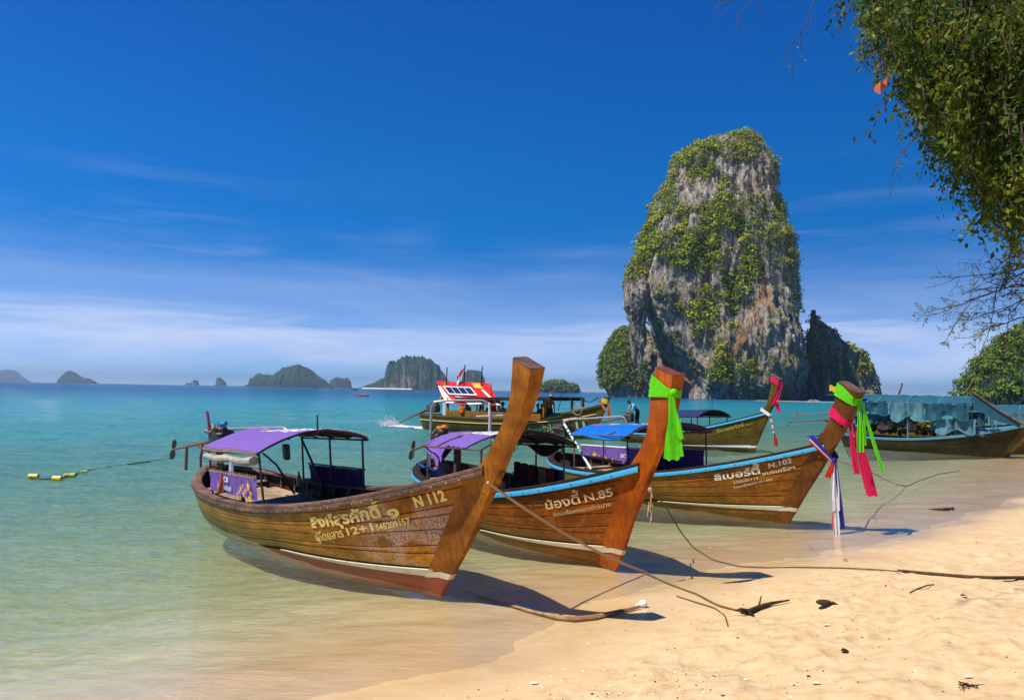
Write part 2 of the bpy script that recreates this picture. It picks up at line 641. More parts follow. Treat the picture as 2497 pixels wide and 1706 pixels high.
m_cap_red = wood('painted_post_end', (0.12, 0.03, 0.02), (0.17, 0.05, 0.035), (0.22, 0.08, 0.06), 0.6, 0, 0.0)
m_rail_a = wood('grey_brown_rail', (0.06, 0.035, 0.025), (0.15, 0.085, 0.06), (0.27, 0.17, 0.125), 0.6, 0, 0.0)
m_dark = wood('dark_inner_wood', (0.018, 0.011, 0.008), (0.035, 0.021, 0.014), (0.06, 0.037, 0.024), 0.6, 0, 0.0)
m_seam = wood('caulked_seam', (0.03, 0.014, 0.005), (0.045, 0.02, 0.007), (0.06, 0.028, 0.01), 0.8, 0, 0.0)
m_deck = wood('pale_deck_wood', (0.22, 0.15, 0.09), (0.36, 0.26, 0.16), (0.48, 0.36, 0.24), 0.6, 0, 0.0)
m_blue = paint('sky_blue_paint', (0.045, 0.36, 0.62), 0.45, 0.5, (0.35, 0.33, 0.28))
m_cream = paint('cream_paint', (0.55, 0.50, 0.34), 0.55, 0.45, (0.16, 0.10, 0.04), 5)
m_white = paint('white_paint', (0.72, 0.72, 0.70), 0.5, 0.25, (0.3, 0.3, 0.28))
m_redpaint = paint('red_bottom_paint', (0.27, 0.04, 0.012), 0.5, 0.3, (0.12, 0.05, 0.02))
m_orangepaint = paint('orange_rudder_paint', (0.62, 0.17, 0.04), 0.55, 0.3)
m_letter_a = paint('ochre_lettering', (0.90, 0.64, 0.20), 0.6, 0.12, (0.2, 0.1, 0.02), 9)
m_letter_b = paint('faded_cream_lettering', (0.80, 0.60, 0.30), 0.6, 0.3, (0.2, 0.07, 0.015), 9)
m_letter_c = paint('pale_lettering', (0.85, 0.76, 0.56), 0.6, 0.15, (0.16, 0.08, 0.02), 9)
m_letter_far = paint('mint_lettering', (0.42, 0.60, 0.43), 0.6, 0.3, (0.1, 0.08, 0.02), 9)
m_letter_dim = paint('worn_yellow_lettering', (0.5, 0.42, 0.07), 0.6, 0.3, (0.1, 0.07, 0.012), 9)
m_letter_ghost = paint('ghost_lettering', (0.25, 0.115, 0.03), 0.6, 0.7, (0.17, 0.052, 0.007), 9)
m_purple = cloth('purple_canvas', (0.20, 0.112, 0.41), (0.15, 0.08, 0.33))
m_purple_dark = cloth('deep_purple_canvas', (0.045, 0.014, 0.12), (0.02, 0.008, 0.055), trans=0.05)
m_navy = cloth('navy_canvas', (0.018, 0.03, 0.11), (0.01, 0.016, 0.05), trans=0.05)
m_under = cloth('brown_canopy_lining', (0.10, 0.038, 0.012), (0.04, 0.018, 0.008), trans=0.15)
m_mesh_black = cloth('black_shade_cloth', (0.028, 0.027, 0.028), (0.045, 0.042, 0.04), trans=0.05)
m_tarp_blue = cloth('bright_blue_tarp', (0.008, 0.17, 0.62), (0.006, 0.12, 0.46), 0.5, 0.25)
m_tarp_teal = cloth('teal_tarp', (0.02, 0.10, 0.15), (0.012, 0.05, 0.075), 0.7, 0.1, 3)
m_tarp_pale = cloth('pale_teal_tarp', (0.10, 0.25, 0.31), (0.06, 0.17, 0.21), 0.7, 0.15, 3)
m_tarp_red = cloth('red_tarp', (0.62, 0.012, 0.012), (0.5, 0.01, 0.01), 0.6, 0.2)
m_c_white = cloth('white_cloth', (0.74, 0.74, 0.76), (0.6, 0.6, 0.63))
m_c_green = cloth('lime_green_cloth', (0.16, 0.76, 0.015), (0.10, 0.62, 0.01), trans=0.3)
m_c_pink = cloth('hot_pink_cloth', (0.80, 0.018, 0.12), (0.66, 0.012, 0.09), trans=0.3)
m_c_red = cloth('red_cloth', (0.68, 0.03, 0.015))
m_c_blue = cloth('royal_blue_cloth', (0.025, 0.03, 0.30))
m_c_yellow = cloth('yellow_cloth', (0.68, 0.5, 0.03))
m_c_orange = cloth('orange_cloth', (0.78, 0.15, 0.015))
m_c_salmon = cloth('salmon_cloth', (0.62, 0.20, 0.17))
m_c_maroon = cloth('maroon_vest_cloth', (0.13, 0.022, 0.016), (0.07, 0.012, 0.01))
m_c_navy = cloth('dark_trouser_cloth', (0.012, 0.014, 0.02))
m_c_sky = cloth('light_blue_shirt_cloth', (0.30, 0.48, 0.68))
m_c_khaki = cloth('khaki_hat_cloth', (0.42, 0.36, 0.24))
m_roll = cloth('rolled_tarp_cloth', (0.44, 0.40, 0.32), (0.12, 0.11, 0.11), trans=0.05, scale=5)
m_gold = paint('gold_print', (0.72, 0.40, 0.01), 0.7, 0.1)
m_print_white = paint('white_print', (0.75, 0.75, 0.75), 0.7, 0.1, (0.4, 0.4, 0.45))
m_print_black = paint('black_print', (0.03, 0.03, 0.03), 0.7, 0.1)
m_steel = metal('steel_pipe', (0.5, 0.49, 0.47), 0.38, 0.35)
m_iron = metal('dark_iron', (0.05, 0.05, 0.05), 0.5, 0.5)
m_engine = metal('engine_castings', (0.10, 0.095, 0.085), 0.5, 0.6)
m_rust = metal('rusty_iron', (0.20, 0.11, 0.07), 0.6, 0.8)
m_bronze = metal('dull_bronze', (0.2, 0.15, 0.09), 0.5, 0.5)
m_tube_red = paint('maroon_tube', (0.25, 0.02, 0.07), 0.4, 0.1)
m_plas_blue = paint('blue_plastic', (0.02, 0.25, 0.5), 0.35, 0.1)
m_plas_navy = paint('navy_plastic', (0.01, 0.035, 0.10), 0.4, 0.1)
m_plas_white = paint('white_plastic', (0.75, 0.75, 0.73), 0.4, 0.1)
m_plas_orange = paint('orange_plastic', (0.75, 0.22, 0.02), 0.4, 0.15)
m_plas_yellow = paint('yellow_float_plastic', (0.72, 0.50, 0.03), 0.45, 0.3, (0.5, 0.15, 0.02))
m_plas_red = paint('red_plastic', (0.62, 0.03, 0.02), 0.35, 0.1)
m_olive_float = paint('olive_float', (0.32, 0.36, 0.04), 0.5, 0.3)
m_bottle = paint('pale_green_bottle', (0.36, 0.5, 0.25), 0.25, 0.05)
m_teal_paint = paint('green_band_paint', (0.02, 0.25, 0.14), 0.5, 0.3)
m_rope = paint('manila_rope', (0.40, 0.28, 0.15), 0.9, 0.2, (0.2, 0.13, 0.07), 30)
m_rope_dark = paint('dark_wet_rope', (0.12, 0.08, 0.03), 0.9, 0.2, (0.06, 0.04, 0.02), 30)
m_rope_line = paint('black_line', (0.03, 0.035, 0.035), 0.9, 0.1)
m_skin = paint('tanned_skin', (0.27, 0.13, 0.07), 0.6, 0.02)
m_hair = paint('black_hair', (0.012, 0.01, 0.009), 0.6, 0.02)
m_solar = paint('solar_cell', (0.015, 0.02, 0.06), 0.12, 0.0)
m_shell = paint('bleached_shell', (0.78, 0.75, 0.68), 0.5, 0.1)
m_drift = wood('dark_driftwood', (0.03, 0.018, 0.01), (0.07, 0.04, 0.022), (0.13, 0.08, 0.045), 0.8, 0, 0.0)
m_drift_pale = wood('tan_driftwood', (0.16, 0.09, 0.04), (0.30, 0.18, 0.08), (0.4, 0.26, 0.13), 0.7, 0, 0.0)
m_deadleaf = paint('dead_leaf', (0.28, 0.10, 0.025), 0.7, 0.3)


def leafy(name, stops, trans=0.3, rough=0.5, size=0.16):
    M = Mat(name)
    big = M.noise(M.pos(), size, 4, 0.7)
    f = M.math('ADD', M.math('MULTIPLY', M.island(), 0.28), M.math('MULTIPLY', M.rng(big, 0.28, 0.72), 0.72))
    return M.bsdf(M.ramp(f, stops), rough, 0, None, 0.3, 0, trans)


m_bush = leafy('cliff_bush_leaves', [(0.05, (0.03, 0.07, 0.006)), (0.32, (0.12, 0.19, 0.008)), (0.55, (0.27, 0.32, 0.01)), (0.82, (0.42, 0.40, 0.014)), (1.0, (0.44, 0.33, 0.03))], 0.2, 0.6)
m_drybush = leafy('dry_cliff_scrub', [(0.0, (0.06, 0.07, 0.018)), (0.5, (0.15, 0.14, 0.04)), (1.0, (0.28, 0.23, 0.08))], 0.15, 0.7)
m_hilltree = leafy('headland_leaves', [(0.05, (0.02, 0.05, 0.006)), (0.5, (0.09, 0.155, 0.01)), (1.0, (0.25, 0.28, 0.018))], 0.2, 0.6)
m_leaf = leafy('overhanging_leaves', [(0.0, (0.012, 0.036, 0.005)), (0.4, (0.04, 0.09, 0.008)), (0.62, (0.12, 0.17, 0.012)), (0.85, (0.32, 0.33, 0.025)), (1.0, (0.46, 0.34, 0.04))], 0.48, 0.6, 3.0)
m_leaf_orange = paint('orange_autumn_leaf', (0.36, 0.085, 0.008), 0.5, 0.2)
m_bark = wood('grey_bark', (0.05, 0.035, 0.025), (0.10, 0.07, 0.05), (0.16, 0.12, 0.09), 0.9, 0, 0.0)


def rock_mat(name, scale=1.0, veg=0.0, dim=1.0):
    M = Mat(name)
    p = M.pos((scale, scale, scale))
    st = M.noise(M.pos((scale, scale, scale * 0.10)), 0.42, 8, 0.65, 0.5)
    fine = M.noise(M.pos((scale, scale, scale * 0.25)), 1.6, 6, 0.68)
    big = M.noise(p, 0.035, 4, 0.55)
    blot = M.noise(p, 0.16, 6, 0.62, 0.6)
    col = M.ramp(st, [(0.36, (0.07, 0.068, 0.068)), (0.45, (0.25, 0.235, 0.205)), (0.55, (0.44, 0.405, 0.335)), (0.66, (0.66, 0.60, 0.48))])
    col = M.mix(M.rng(big, 0.42, 0.60, 0, 0.75), col, M.ramp(st, [(0.36, (0.12, 0.095, 0.06)), (0.64, (0.52, 0.42, 0.27))]))
    org = M.noise(M.pos((scale, scale, scale * 0.3)), 0.075, 4, 0.5)
    col = M.mix(M.rng(org, 0.60, 0.70, 0, 0.7), col, (0.45, 0.19, 0.05))
    col = M.mix(M.rng(fine, 0.54, 0.62, 0, 0.8), col, (0.045, 0.045, 0.048))
    if veg:
        g = M.n('ShaderNodeNewGeometry')
        sp = M.n('ShaderNodeSeparateXYZ')
        M.t.links.new(g.outputs['Normal'], sp.inputs[0])
        k = M.math('ADD', M.math('MULTIPLY', sp.outputs[2], 0.9), M.math('MULTIPLY', M.math('SUBTRACT', blot, 0.5), 1.6))
        vg = M.ramp(M.noise(p, 0.5, 5, 0.7), [(0.3, (0.025, 0.06, 0.03)), (0.55, (0.055, 0.105, 0.04)), (0.75, (0.11, 0.16, 0.045))])
        col = M.mix(M.rng(k, veg - 0.15, veg + 0.15), col, vg)
    if dim != 1:
        col = M.mix(1.0, col, (dim, dim, dim), 'MULTIPLY')
    nrm = M.bump(M.math('ADD', M.math('MULTIPLY', st, 1.0), M.math('MULTIPLY', fine, 0.7)), 1.0, 2.6 / scale)
    return M.bsdf(col, 0.9, 0, nrm, 0.2)


m_rock = rock_mat('limestone')
m_rock_far = rock_mat('far_island_rock', 0.12, 0.10, 0.85)
m_rock_green = rock_mat('wooded_island_slope', 0.15, -0.3, 0.95)

# ------------------------------------------------------------------ beach, sea bed, sea, haze
_shore_px = [(400, 1870), (700, 1775), (960, 1672), (1225, 1588), (1373, 1520), (1540, 1457), (1720, 1406), (1900, 1366), (2100, 1332), (2260, 1284), (2400, 1238), (2497, 1203)]
SHORE = [(-20000, -20000), (-60, -50), (-14, -7), (-4.2, 2.4)] + [tuple(on_z(*p)[:2]) for p in _shore_px]
SHORE += [(24, 36), (44, 54), (85, 90), (160, 150), (400, 300), (1500, 700), (20000, 5000)]
_poly = np.array(SHORE + [(20000, -20000)])
_sh = np.array(SHORE)


def shore_dist(x, y):
    """metres inland (+) or out to sea (-)"""
    x, y = np.asarray(x, float), np.asarray(y, float)
    d = np.full(x.shape, 1e12)
    for a, b in zip(_sh[:-1], _sh[1:]):
        ab = b - a
        t = np.clip(((x - a[0]) * ab[0] + (y - a[1]) * ab[1]) / (ab @ ab), 0, 1)
        d = np.minimum(d, (x - a[0] - t * ab[0]) ** 2 + (y - a[1] - t * ab[1]) ** 2)
    ins = np.zeros(x.shape, bool)
    for a, b in zip(_poly, np.roll(_poly, -1, 0)):
        c = (a[1] > y) != (b[1] > y)
        with np.errstate(divide='ignore', invalid='ignore'):
            xi = (b[0] - a[0]) * (y - a[1]) / (b[1] - a[1]) + a[0]
        ins ^= c & (x < xi)
    return np.where(ins, 1, -1) * np.sqrt(d)


PRINTS = []
_pr = np.random.default_rng(12)
for (px_, py_, ang_, n_) in ((1500, 1640, .35, 9), (1900, 1560, .5, 10), (2050, 1450, .2, 9), (1750, 1680, .8, 7), (2250, 1500, 1.2, 8), (2150, 1380, .45, 10), (2400, 1330, .3, 8), (1600, 1560, .7, 8), (2300, 1620, .2, 6), (2450, 1440, 2.2, 8)):
    q_ = on_z(px_, py_, .3)
    for k_ in range(n_):
        a_ = ang_ + _pr.normal() * .12
        PRINTS.append((q_.x + math.cos(ang_) * .62 * k_ + (-1) ** k_ * .11 * math.sin(ang_) + _pr.normal() * .05, q_.y + math.sin(ang_) * .62 * k_ - (-1) ** k_ * .11 * math.cos(ang_) + _pr.normal() * .05, a_, .019 + .008 * _pr.random()))


def ground_z(x, y):
    x, y = np.asarray(x, float), np.asarray(y, float)
    ds = shore_dist(x, y)
    near = np.exp(-np.hypot(x, y) / 60)
    jag = (fbm(x * .35, y * .35, 0, 3, 3) * .18 + fbm(x * 1.7, y * 1.7, 0, 8, 3) * .035) * np.minimum(1, .25 + near)
    d2 = ds + jag
    land = 0.85 * (1 - np.exp(-np.maximum(d2, 0) ** 1.25 / 11.0)) + np.maximum(ds - 12, 0) * .012
    land = np.minimum(land, 4.0)
    o = np.maximum(-d2, 0)
    sea = -(0.035 * np.minimum(o, 1.2) + 0.095 * np.clip(o - 1.2, 0, 5.5) + 0.040 * np.clip(o - 6.7, 0, 45) + 0.026 * np.clip(o - 51, 0, 200) + .004 * np.clip(o - 251, 0, 600))
    z = np.where(d2 > 0, land, sea)
    dry = sstep(.7, 1.9, d2) * np.exp(-np.maximum(np.hypot(x, y) - 20, 0) / 30)
    bumps = fbm(x * 1.1, y * 1.1, 0, 21, 3) * .026 + np.maximum(fbm(x * 2.6, y * 2.6, 0, 5, 4, .6), -.2) * .028
    pits = -np.maximum(vnoise(x * 2.3, y * 2.3, 0, 77) - .38, 0) * .08
    z = z + dry * (bumps + pits)
    for (fx, fy, a, dp) in PRINTS:
        m = np.abs(x - fx) + np.abs(y - fy) < .6
        if m.any():
            u = (x[m] - fx) * math.cos(a) + (y[m] - fy) * math.sin(a)
            v = -(x[m] - fx) * math.sin(a) + (y[m] - fy) * math.cos(a)
            e = (u / .15) ** 2 + (v / .065) ** 2
            z[m] += dry[m] * dp * (-np.exp(-e ** 1.5 * .7) + .38 * np.exp(-((np.sqrt(e) - 1.45) / .38) ** 2))
    z = z + sstep(.10, .22, d2) * sstep(.9, .3, d2) * .013 * (.6 + .4 * vnoise(x * 3, y * 3, 0, 4)) * near
    z = z + sstep(.0, -1.0, d2) * near * fbm(x * .9, y * 1.6, 0, 31, 3) * .02
    z = z + near * sstep(1.2, .2, np.abs(d2)) * fbm(x * 6, y * 9, 0, 41, 2) * .0022
    return z


_ang = np.concatenate([np.linspace(-180, -47, 60)[:-1], np.linspace(-47, 47, 660), np.linspace(47, 180, 60)[1:-1]])
_ang = np.radians(90 - _ang)
_rad = np.concatenate([np.geomspace(1.2, 4.5, 34)[:-1], np.geomspace(4.5, 60, 400)[:-1], np.geomspace(60, 11000, 130)])
_RR, _AA = np.meshgrid(_rad, _ang, indexing='ij')
_X, _Y = _RR * np.cos(_AA), _RR * np.sin(_AA)
_nr, _na = _X.shape
_i, _j = np.meshgrid(np.arange(_nr - 1), np.arange(_na), indexing='ij')
_Q = np.stack([_i * _na + _j, _i * _na + (_j + 1) % _na, (_i + 1) * _na + (_j + 1) % _na, (_i + 1) * _na + _j], -1).reshape(-1, 4)[:, ::-1]
_Zg = ground_z(_X, _Y)

M = Mat('beach_sand')
p = M.pos()
zz = M.n('ShaderNodeSeparateXYZ')
M.t.links.new(p, zz.inputs[0])
grain = M.noise(M.pos((1, 1, 1)), 90, 3, 0.7)
mid = M.noise(M.pos((1, 1.4, 1)), 4.5, 6, 0.65)
big = M.noise(p, 0.55, 4, 0.55)
wet = M.rng(M.math('ADD', zz.outputs[2], M.math('MULTIPLY', M.math('SUBTRACT', big, 0.5), 0.10)), 0.13, 0.015, 0, 1)
dryc = M.ramp(mid, [(0.28, (0.38, 0.245, 0.11)), (0.45, (0.515, 0.36, 0.18)), (0.65, (0.58, 0.425, 0.235))])
dryc = M.mix(M.rng(grain, 0.62, 0.75, 0, 0.45), dryc, (0.30, 0.18, 0.08))
dryc = M.mix(M.rng(M.noise(p, 38, 2, 0.5), 0.70, 0.76, 0, 0.6), dryc, (0.85, 0.78, 0.66))
wetc = M.ramp(big, [(0.35, (0.50, 0.335, 0.15)), (0.65, (0.575, 0.405, 0.205))])
wetc = M.mix(M.rng(M.noise(M.pos((1, 2, 1)), 7, 5, 0.7), 0.45, 0.75, 0, 0.35), wetc, (0.40, 0.25, 0.11))
col = M.mix(wet, dryc, wetc)
col = M.mix(M.rng(zz.outputs[2], -0.04, -0.22, 0, 1), col, M.ramp(mid, [(0.3, (0.50, 0.40, 0.22)), (0.65, (0.66, 0.55, 0.34))]))
h = M.math('ADD', M.math('MULTIPLY', mid, 1.0), M.math('MULTIPLY', grain, 0.22))
m_sand = M.bsdf(col, M.rng(wet, 0.2, 1, 0.95, 0.16), 0, M.bump(M.math('MULTIPLY', h, M.rng(wet, 0, 1, 1, 0.12)), 0.7, 0.035), 0.4)
ground = link('beach', fast_mesh('beach', np.stack([_X, _Y, _Zg], -1).reshape(-1, 3), _Q, [m_sand]))
tag(ground, kind='structure')
_c = link('beach_underfoot', fast_mesh('beach_underfoot', np.concatenate([[[0, 0, float(_Zg[0].mean())]], np.stack([_X, _Y, _Zg], -1)[0]]),
          np.array([[0, 1 + (j + 1) % _na, 1 + j] for j in range(_na)]), [m_sand]))
tag(_c, kind='structure')

# sea: real ripples in reach of the eye, finer ones as relief
_amp = sstep(0.0, .5, -_Zg)
_dist = np.hypot(_X, _Y)
_w = fbm(_X * .55 + .2 * _Y, _Y * 1.25, 0, 51, 4, .55) * .036 + fbm(_X * 1.6, _Y * 3.4, 0, 57, 3) * .013
_w2 = fbm(_X * .10, _Y * .28, 0, 61, 3) * .05 * sstep(15, 60, _dist)
_Zw = (_w * (.12 + .88 * _amp) + _w2 * _amp) * sstep(4000, 150, _dist)
M = Mat('sea_water')
d = M.attr('depth')
scat = M.math('SUBTRACT', 1.0, M.math('POWER', 2.71828, M.math('MULTIPLY', d, -0.55)), True)
bodyc = M.ramp(M.math('DIVIDE', d, 9.0), [(0.0, (0.68, 0.56, 0.29)), (0.05, (0.55, 0.53, 0.29)), (0.10, (0.26, 0.54, 0.37)), (0.19, (0.085, 0.50, 0.43)), (0.36, (0.035, 0.38, 0.42)), (0.62, (0.012, 0.20, 0.31)), (1.0, (0.004, 0.075, 0.18))])
bodyc = M.mix(M.rng(M.noise(M.pos((1, 3, 1)), 0.06, 4, 0.6), 0.35, 0.7, 0, 0.18), bodyc, (0.004, 0.16, 0.22))
cx = M.n('ShaderNodeCombineColor')
for i, k in enumerate((0.55, 0.17, 0.62)):
    M.put(cx.inputs[i], M.math('POWER', 2.71828, M.math('MULTIPLY', d, -k)))
tr = M.n('ShaderNodeBsdfTransparent')
M.put(tr.inputs[0], cx.outputs[0])
r1 = M.noise(M.pos((1, 2.3, 1)), 3.4, 5, 0.62, 0.4)
r2 = M.noise(M.pos((1, 2.8, 1)), 0.55, 4, 0.6, 0.3)
r3 = M.noise(M.pos((1, 2.0, 1)), 14, 3, 0.6)
hh = M.math('ADD', M.math('ADD', M.math('MULTIPLY', r1, 0.22), M.math('MULTIPLY', r2, 0.28)), M.math('MULTIPLY', r3, 0.055))
wn_ = M.bump(M.math('MULTIPLY', hh, M.rng(d, 0.0, 0.30, 0.22, 1.0)), 0.9, 1.5)
df = M.n('ShaderNodeBsdfDiffuse')
M.put(df.inputs[0], bodyc)
M.put(df.inputs['Normal'], wn_)
mx = M.n('ShaderNodeMixShader')
M.put(mx.inputs[0], scat)
M.t.links.new(tr.outputs[0], mx.inputs[1])
M.t.links.new(df.outputs[0], mx.inputs[2])
gl = M.n('ShaderNodeBsdfGlossy')
gl.inputs['Roughness'].default_value = 0.07
M.put(gl.inputs['Normal'], wn_)
fr = M.n('ShaderNodeFresnel')
fr.inputs['IOR'].default_value = 1.33
M.put(fr.inputs['Normal'], wn_)
mx2 = M.n('ShaderNodeMixShader')
M.put(mx2.inputs[0], M.math('MULTIPLY', fr.outputs[0], M.rng(d, 0.0, 0.8, 0.28, 0.56)))
M.t.links.new(mx.outputs[0], mx2.inputs[1])
M.t.links.new(gl.outputs[0], mx2.inputs[2])
M.t.links.new(mx2.outputs[0], M.out.inputs['Surface'])
m_water = M.m
# the sheet ends a little way up the beach, under the sand
_keep = (_Zg.ravel()[_Q].min(1) < 0.06) & (_RR.ravel()[_Q].min(1) > 2)
_used, _inv = np.unique(_Q[_keep], return_inverse=True)
water = link('sea_water', fast_mesh('sea_water', np.stack([_X, _Y, _Zw], -1).reshape(-1, 3)[_used], _inv.reshape(-1, 4), [m_water],
             attrs={'depth': np.maximum(-_Zg, 0).ravel()[_used]}))
tag(water, kind='structure')

HAZE = 0.65
if HAZE > 0:
    mb = MB().box((0, 0, 70), (24000, 24000, 166))
    hz = mb.build('haze', [], None, smooth=False)
    M = Mat('sea_air')
    v = M.n('ShaderNodeVolumePrincipled')
    v.inputs['Color'].default_value = (0.66, 0.83, 1.0, 1)
    v.inputs['Density'].default_value = HAZE / 5500.0
    v.inputs['Anisotropy'].default_value = 0.55
    M.t.links.new(v.outputs[0], M.out.inputs['Volume'])
    hz.data.materials.append(M.m)
    tag(hz, kind='stuff')

# ------------------------------------------------------------------ limestone islands
def interp_levels(levels, n):
    """levels: (py, pxL, pxR) from the top down -> n resampled"""
    L = np.array(levels, float)
    t = np.concatenate([[0], np.cumsum(np.abs(np.diff(L[:, 0])) + 1e-3)])
    tt = np.linspace(0, t[-1], n)
    return np.stack([np.interp(tt, t, L[:, k]) for k in range(3)], -1)


def karst_once(lv, Y, depth, nz, na, seed, rough=1.0, front=None, flute=1.0, power=2.6):
    """closed rock body whose outline at distance Y follows the levels; depth = depth/width ratio.
    returns vertex grid, quads, tip faces"""
    xs = np.zeros((nz, 2)); zs = np.zeros(nz)
    for i, (py, a, b) in enumerate(lv):
        pa, pb = at(a, py, Y), at(b, py, Y)
        xs[i] = pa.x, pb.x
        zs[i] = (pa.z + pb.z) / 2
    zs -= zs[-1] + 2.5 * rough
    th = np.linspace(0, 2 * np.pi, na, endpoint=False)
    cx, w = xs.mean(1), (xs[:, 1] - xs[:, 0]) / 2
    w = np.maximum(w, .02 * w.max())
    ct, st = np.cos(th), np.sin(th)
    rr = 1 / (np.abs(ct) ** power + np.abs(st) ** power) ** (1 / power)
    W, CX, Z = w[:, None], cx[:, None], zs[:, None] + 0 * th[None]
    S = w.max()
    dy = depth * (0.55 * W + 0.45 * S * sstep(0, .35, (zs[0] - zs[:, None]) / (zs[0] - zs[-1])))
    if front is not None and front[0] == 'body':
        dy = depth * S * np.ones_like(W)
        front = front[1:]
    if front is not None:
        tz = (zs[0] - zs) / (zs[0] - zs[-1])
        dy = dy * np.interp(tz, [f[0] for f in front], [f[1] for f in front])[:, None]
    X = CX + W * rr * ct
    Yy = Y + dy * rr * st
    u = S / 40.0
    k = 1.0 / (6.0 * u)
    # vertical flutes, ledges and lumps
    n1 = fbm(X * k * 1.0, Yy * k * 1.0, Z * k * .16, seed, 4, .55)
    n2 = fbm(X * k * .30, Yy * k * .30, Z * k * .22, seed + 5, 3)
    n3 = fbm(X * k * 2.6, Yy * k * 2.6, Z * k * .7, seed + 9, 3, .6)
    n4 = np.abs(fbm(X * k * .8, Yy * k * .8, Z * k * .10, seed + 13, 3))
    r = (n1 * 1.7 * flute + n2 * 2.6 + n3 * 1.1 - n4 * 2.0 * flute) * u * rough
    nx, ny = ct * rr, st * rr
    ln = np.hypot(nx, ny)
    edge = np.abs(ct)[None] ** 6 * .55
    r = r * (.25 + .75 * sstep(0, .10, (zs[0] - zs) / (zs[0] - zs[-1])))[:, None]
    X = X + nx / ln * r * (1 - edge)
    Yy = Yy + ny / ln * r
    Z = Z + fbm(X * k * .7, Yy * k * .7, 0, seed + 21, 3) * u * 1.2 * rough
    V = np.stack([X, Yy, Z], -1)
    i, j = np.meshgrid(np.arange(nz - 1), np.arange(na), indexing='ij')
    Q = np.stack([i * na + j, (i + 1) * na + j, (i + 1) * na + (j + 1) % na, i * na + (j + 1) % na], -1).reshape(-1, 4)
    return V, Q


def karst(levels, Y, depth, nz, na, seed, **kw):
    """as karst_once, its girth corrected until the outline seen from the beach has the surveyed width"""
    want = interp_levels(levels, nz)
    lv = want.copy()
    ker = np.hanning(15); ker /= ker.sum()
    for k in range(4):
        V, Q = karst_once(lv, Y, depth, nz, na, seed, **kw)
        if k == 3:
            break
        rel = V - np.array([0, 0, CAM_H])
        px = PW / 2 + rel[..., 0] / rel[..., 1] * FPX
        # columns lean a little with the roll of the camera
        tilt = (want[:, 0] - PH / 2) * 0.01736
        for c, e in ((1, px.min(1) - tilt - want[:, 1]), (2, px.max(1) - tilt - want[:, 2])):
            e = np.convolve(np.pad(e, 7, 'edge'), ker, 'valid')
            lv[:, c] -= e
        m = lv.mean(1) * 0 + (lv[:, 1] + lv[:, 2]) / 2
        lv[:, 1] = np.minimum(lv[:, 1], m - .6)
        lv[:, 2] = np.maximum(lv[:, 2], m + .6)
    return V, Q


def add_cap(V, Q):
    nz, na = V.shape[:2]
    P = V.reshape(-1, 3)
    top = V[0].mean(0)
    P = np.concatenate([P, [top]])
    n = len(P) - 1
    T = np.array([[n, j, (j + 1) % na, (j + 1) % na] for j in range(na)])
    return P, np.concatenate([Q, T])


def quads_mesh(name, parts, mats):
    Vs, Fs, o = [], [], 0
    for V, Q in parts:
        P, Q2 = add_cap(V, Q)
        Vs.append(P); Fs.append(Q2 + o); o += len(P)
    V, Q = np.concatenate(Vs), np.concatenate(Fs)
    me = bpy.data.meshes.new(name)
    tri = Q[:, 2] == Q[:, 3]
    me.from_pydata(V.tolist(), [], [tuple(q) for q in Q[~tri].tolist()] + [tuple(q[:3]) for q in Q[tri].tolist()])
    for m in mats:
        me.materials.append(m)
    me.polygons.foreach_set('use_smooth', np.ones(len(me.polygons), bool))
    me.update()
    return me


def bushes(name, C, R, mats, parent, nleaf=34, leaf=.28, flat=.8, mat_pick=None, droop=0.0):
    """clumps of separate leaf faces round the centres C with radii R, joined as one part"""
    n = len(C)
    C = np.asarray(C, float); R = np.asarray(R, float)
    d = RNG.normal(size=(n, nleaf, 3)); d /= np.linalg.norm(d, axis=-1, keepdims=True)
    d[..., 2] = np.where(d[..., 2] < -.35, -d[..., 2], d[..., 2])
    rad = RNG.uniform(.45, 1.0, (n, nleaf, 1)) ** .6
    lump = 1 + .35 * np.sin(d[..., :1] * 5 + RNG.uniform(0, 6, (n, 1, 1))) * np.cos(d[..., 1:2] * 4)
    P = C[:, None] + d * rad * lump * R[:, None, None] * np.array([1, 1, flat])
    a = d + RNG.normal(size=d.shape) * .42
    a /= np.linalg.norm(a, axis=-1, keepdims=True)
    t = np.cross(a, RNG.normal(size=d.shape)); t /= np.linalg.norm(t, axis=-1, keepdims=True)
    b = np.cross(a, t)
    s = (leaf * R)[:, None, None] * RNG.uniform(.6, 1.25, (n, nleaf, 1))
    q = np.stack([P - t * s, P + b * s * .62, P + t * s, P - b * s * .62], 2).reshape(-1, 3)
    F = np.arange(len(q)).reshape(-1, 4)
    me = fast_mesh(name, q, F, mats, smooth=False)
    if mat_pick is not None:
        me.polygons.foreach_set('material_index', np.repeat(np.asarray(mat_pick, np.int32), nleaf))
    o = link(name, me, parent)
    o['kind'] = 'stuff'
    return o


ZR = lambda x, y: (1420 + .46595 * x, 280 + .46595 * y)
YR = 430.0


def zl(rows):
    return [(ZR(0, r[0])[1], ZR(r[1], 0)[0], ZR(r[2], 0)[0]) for r in rows]


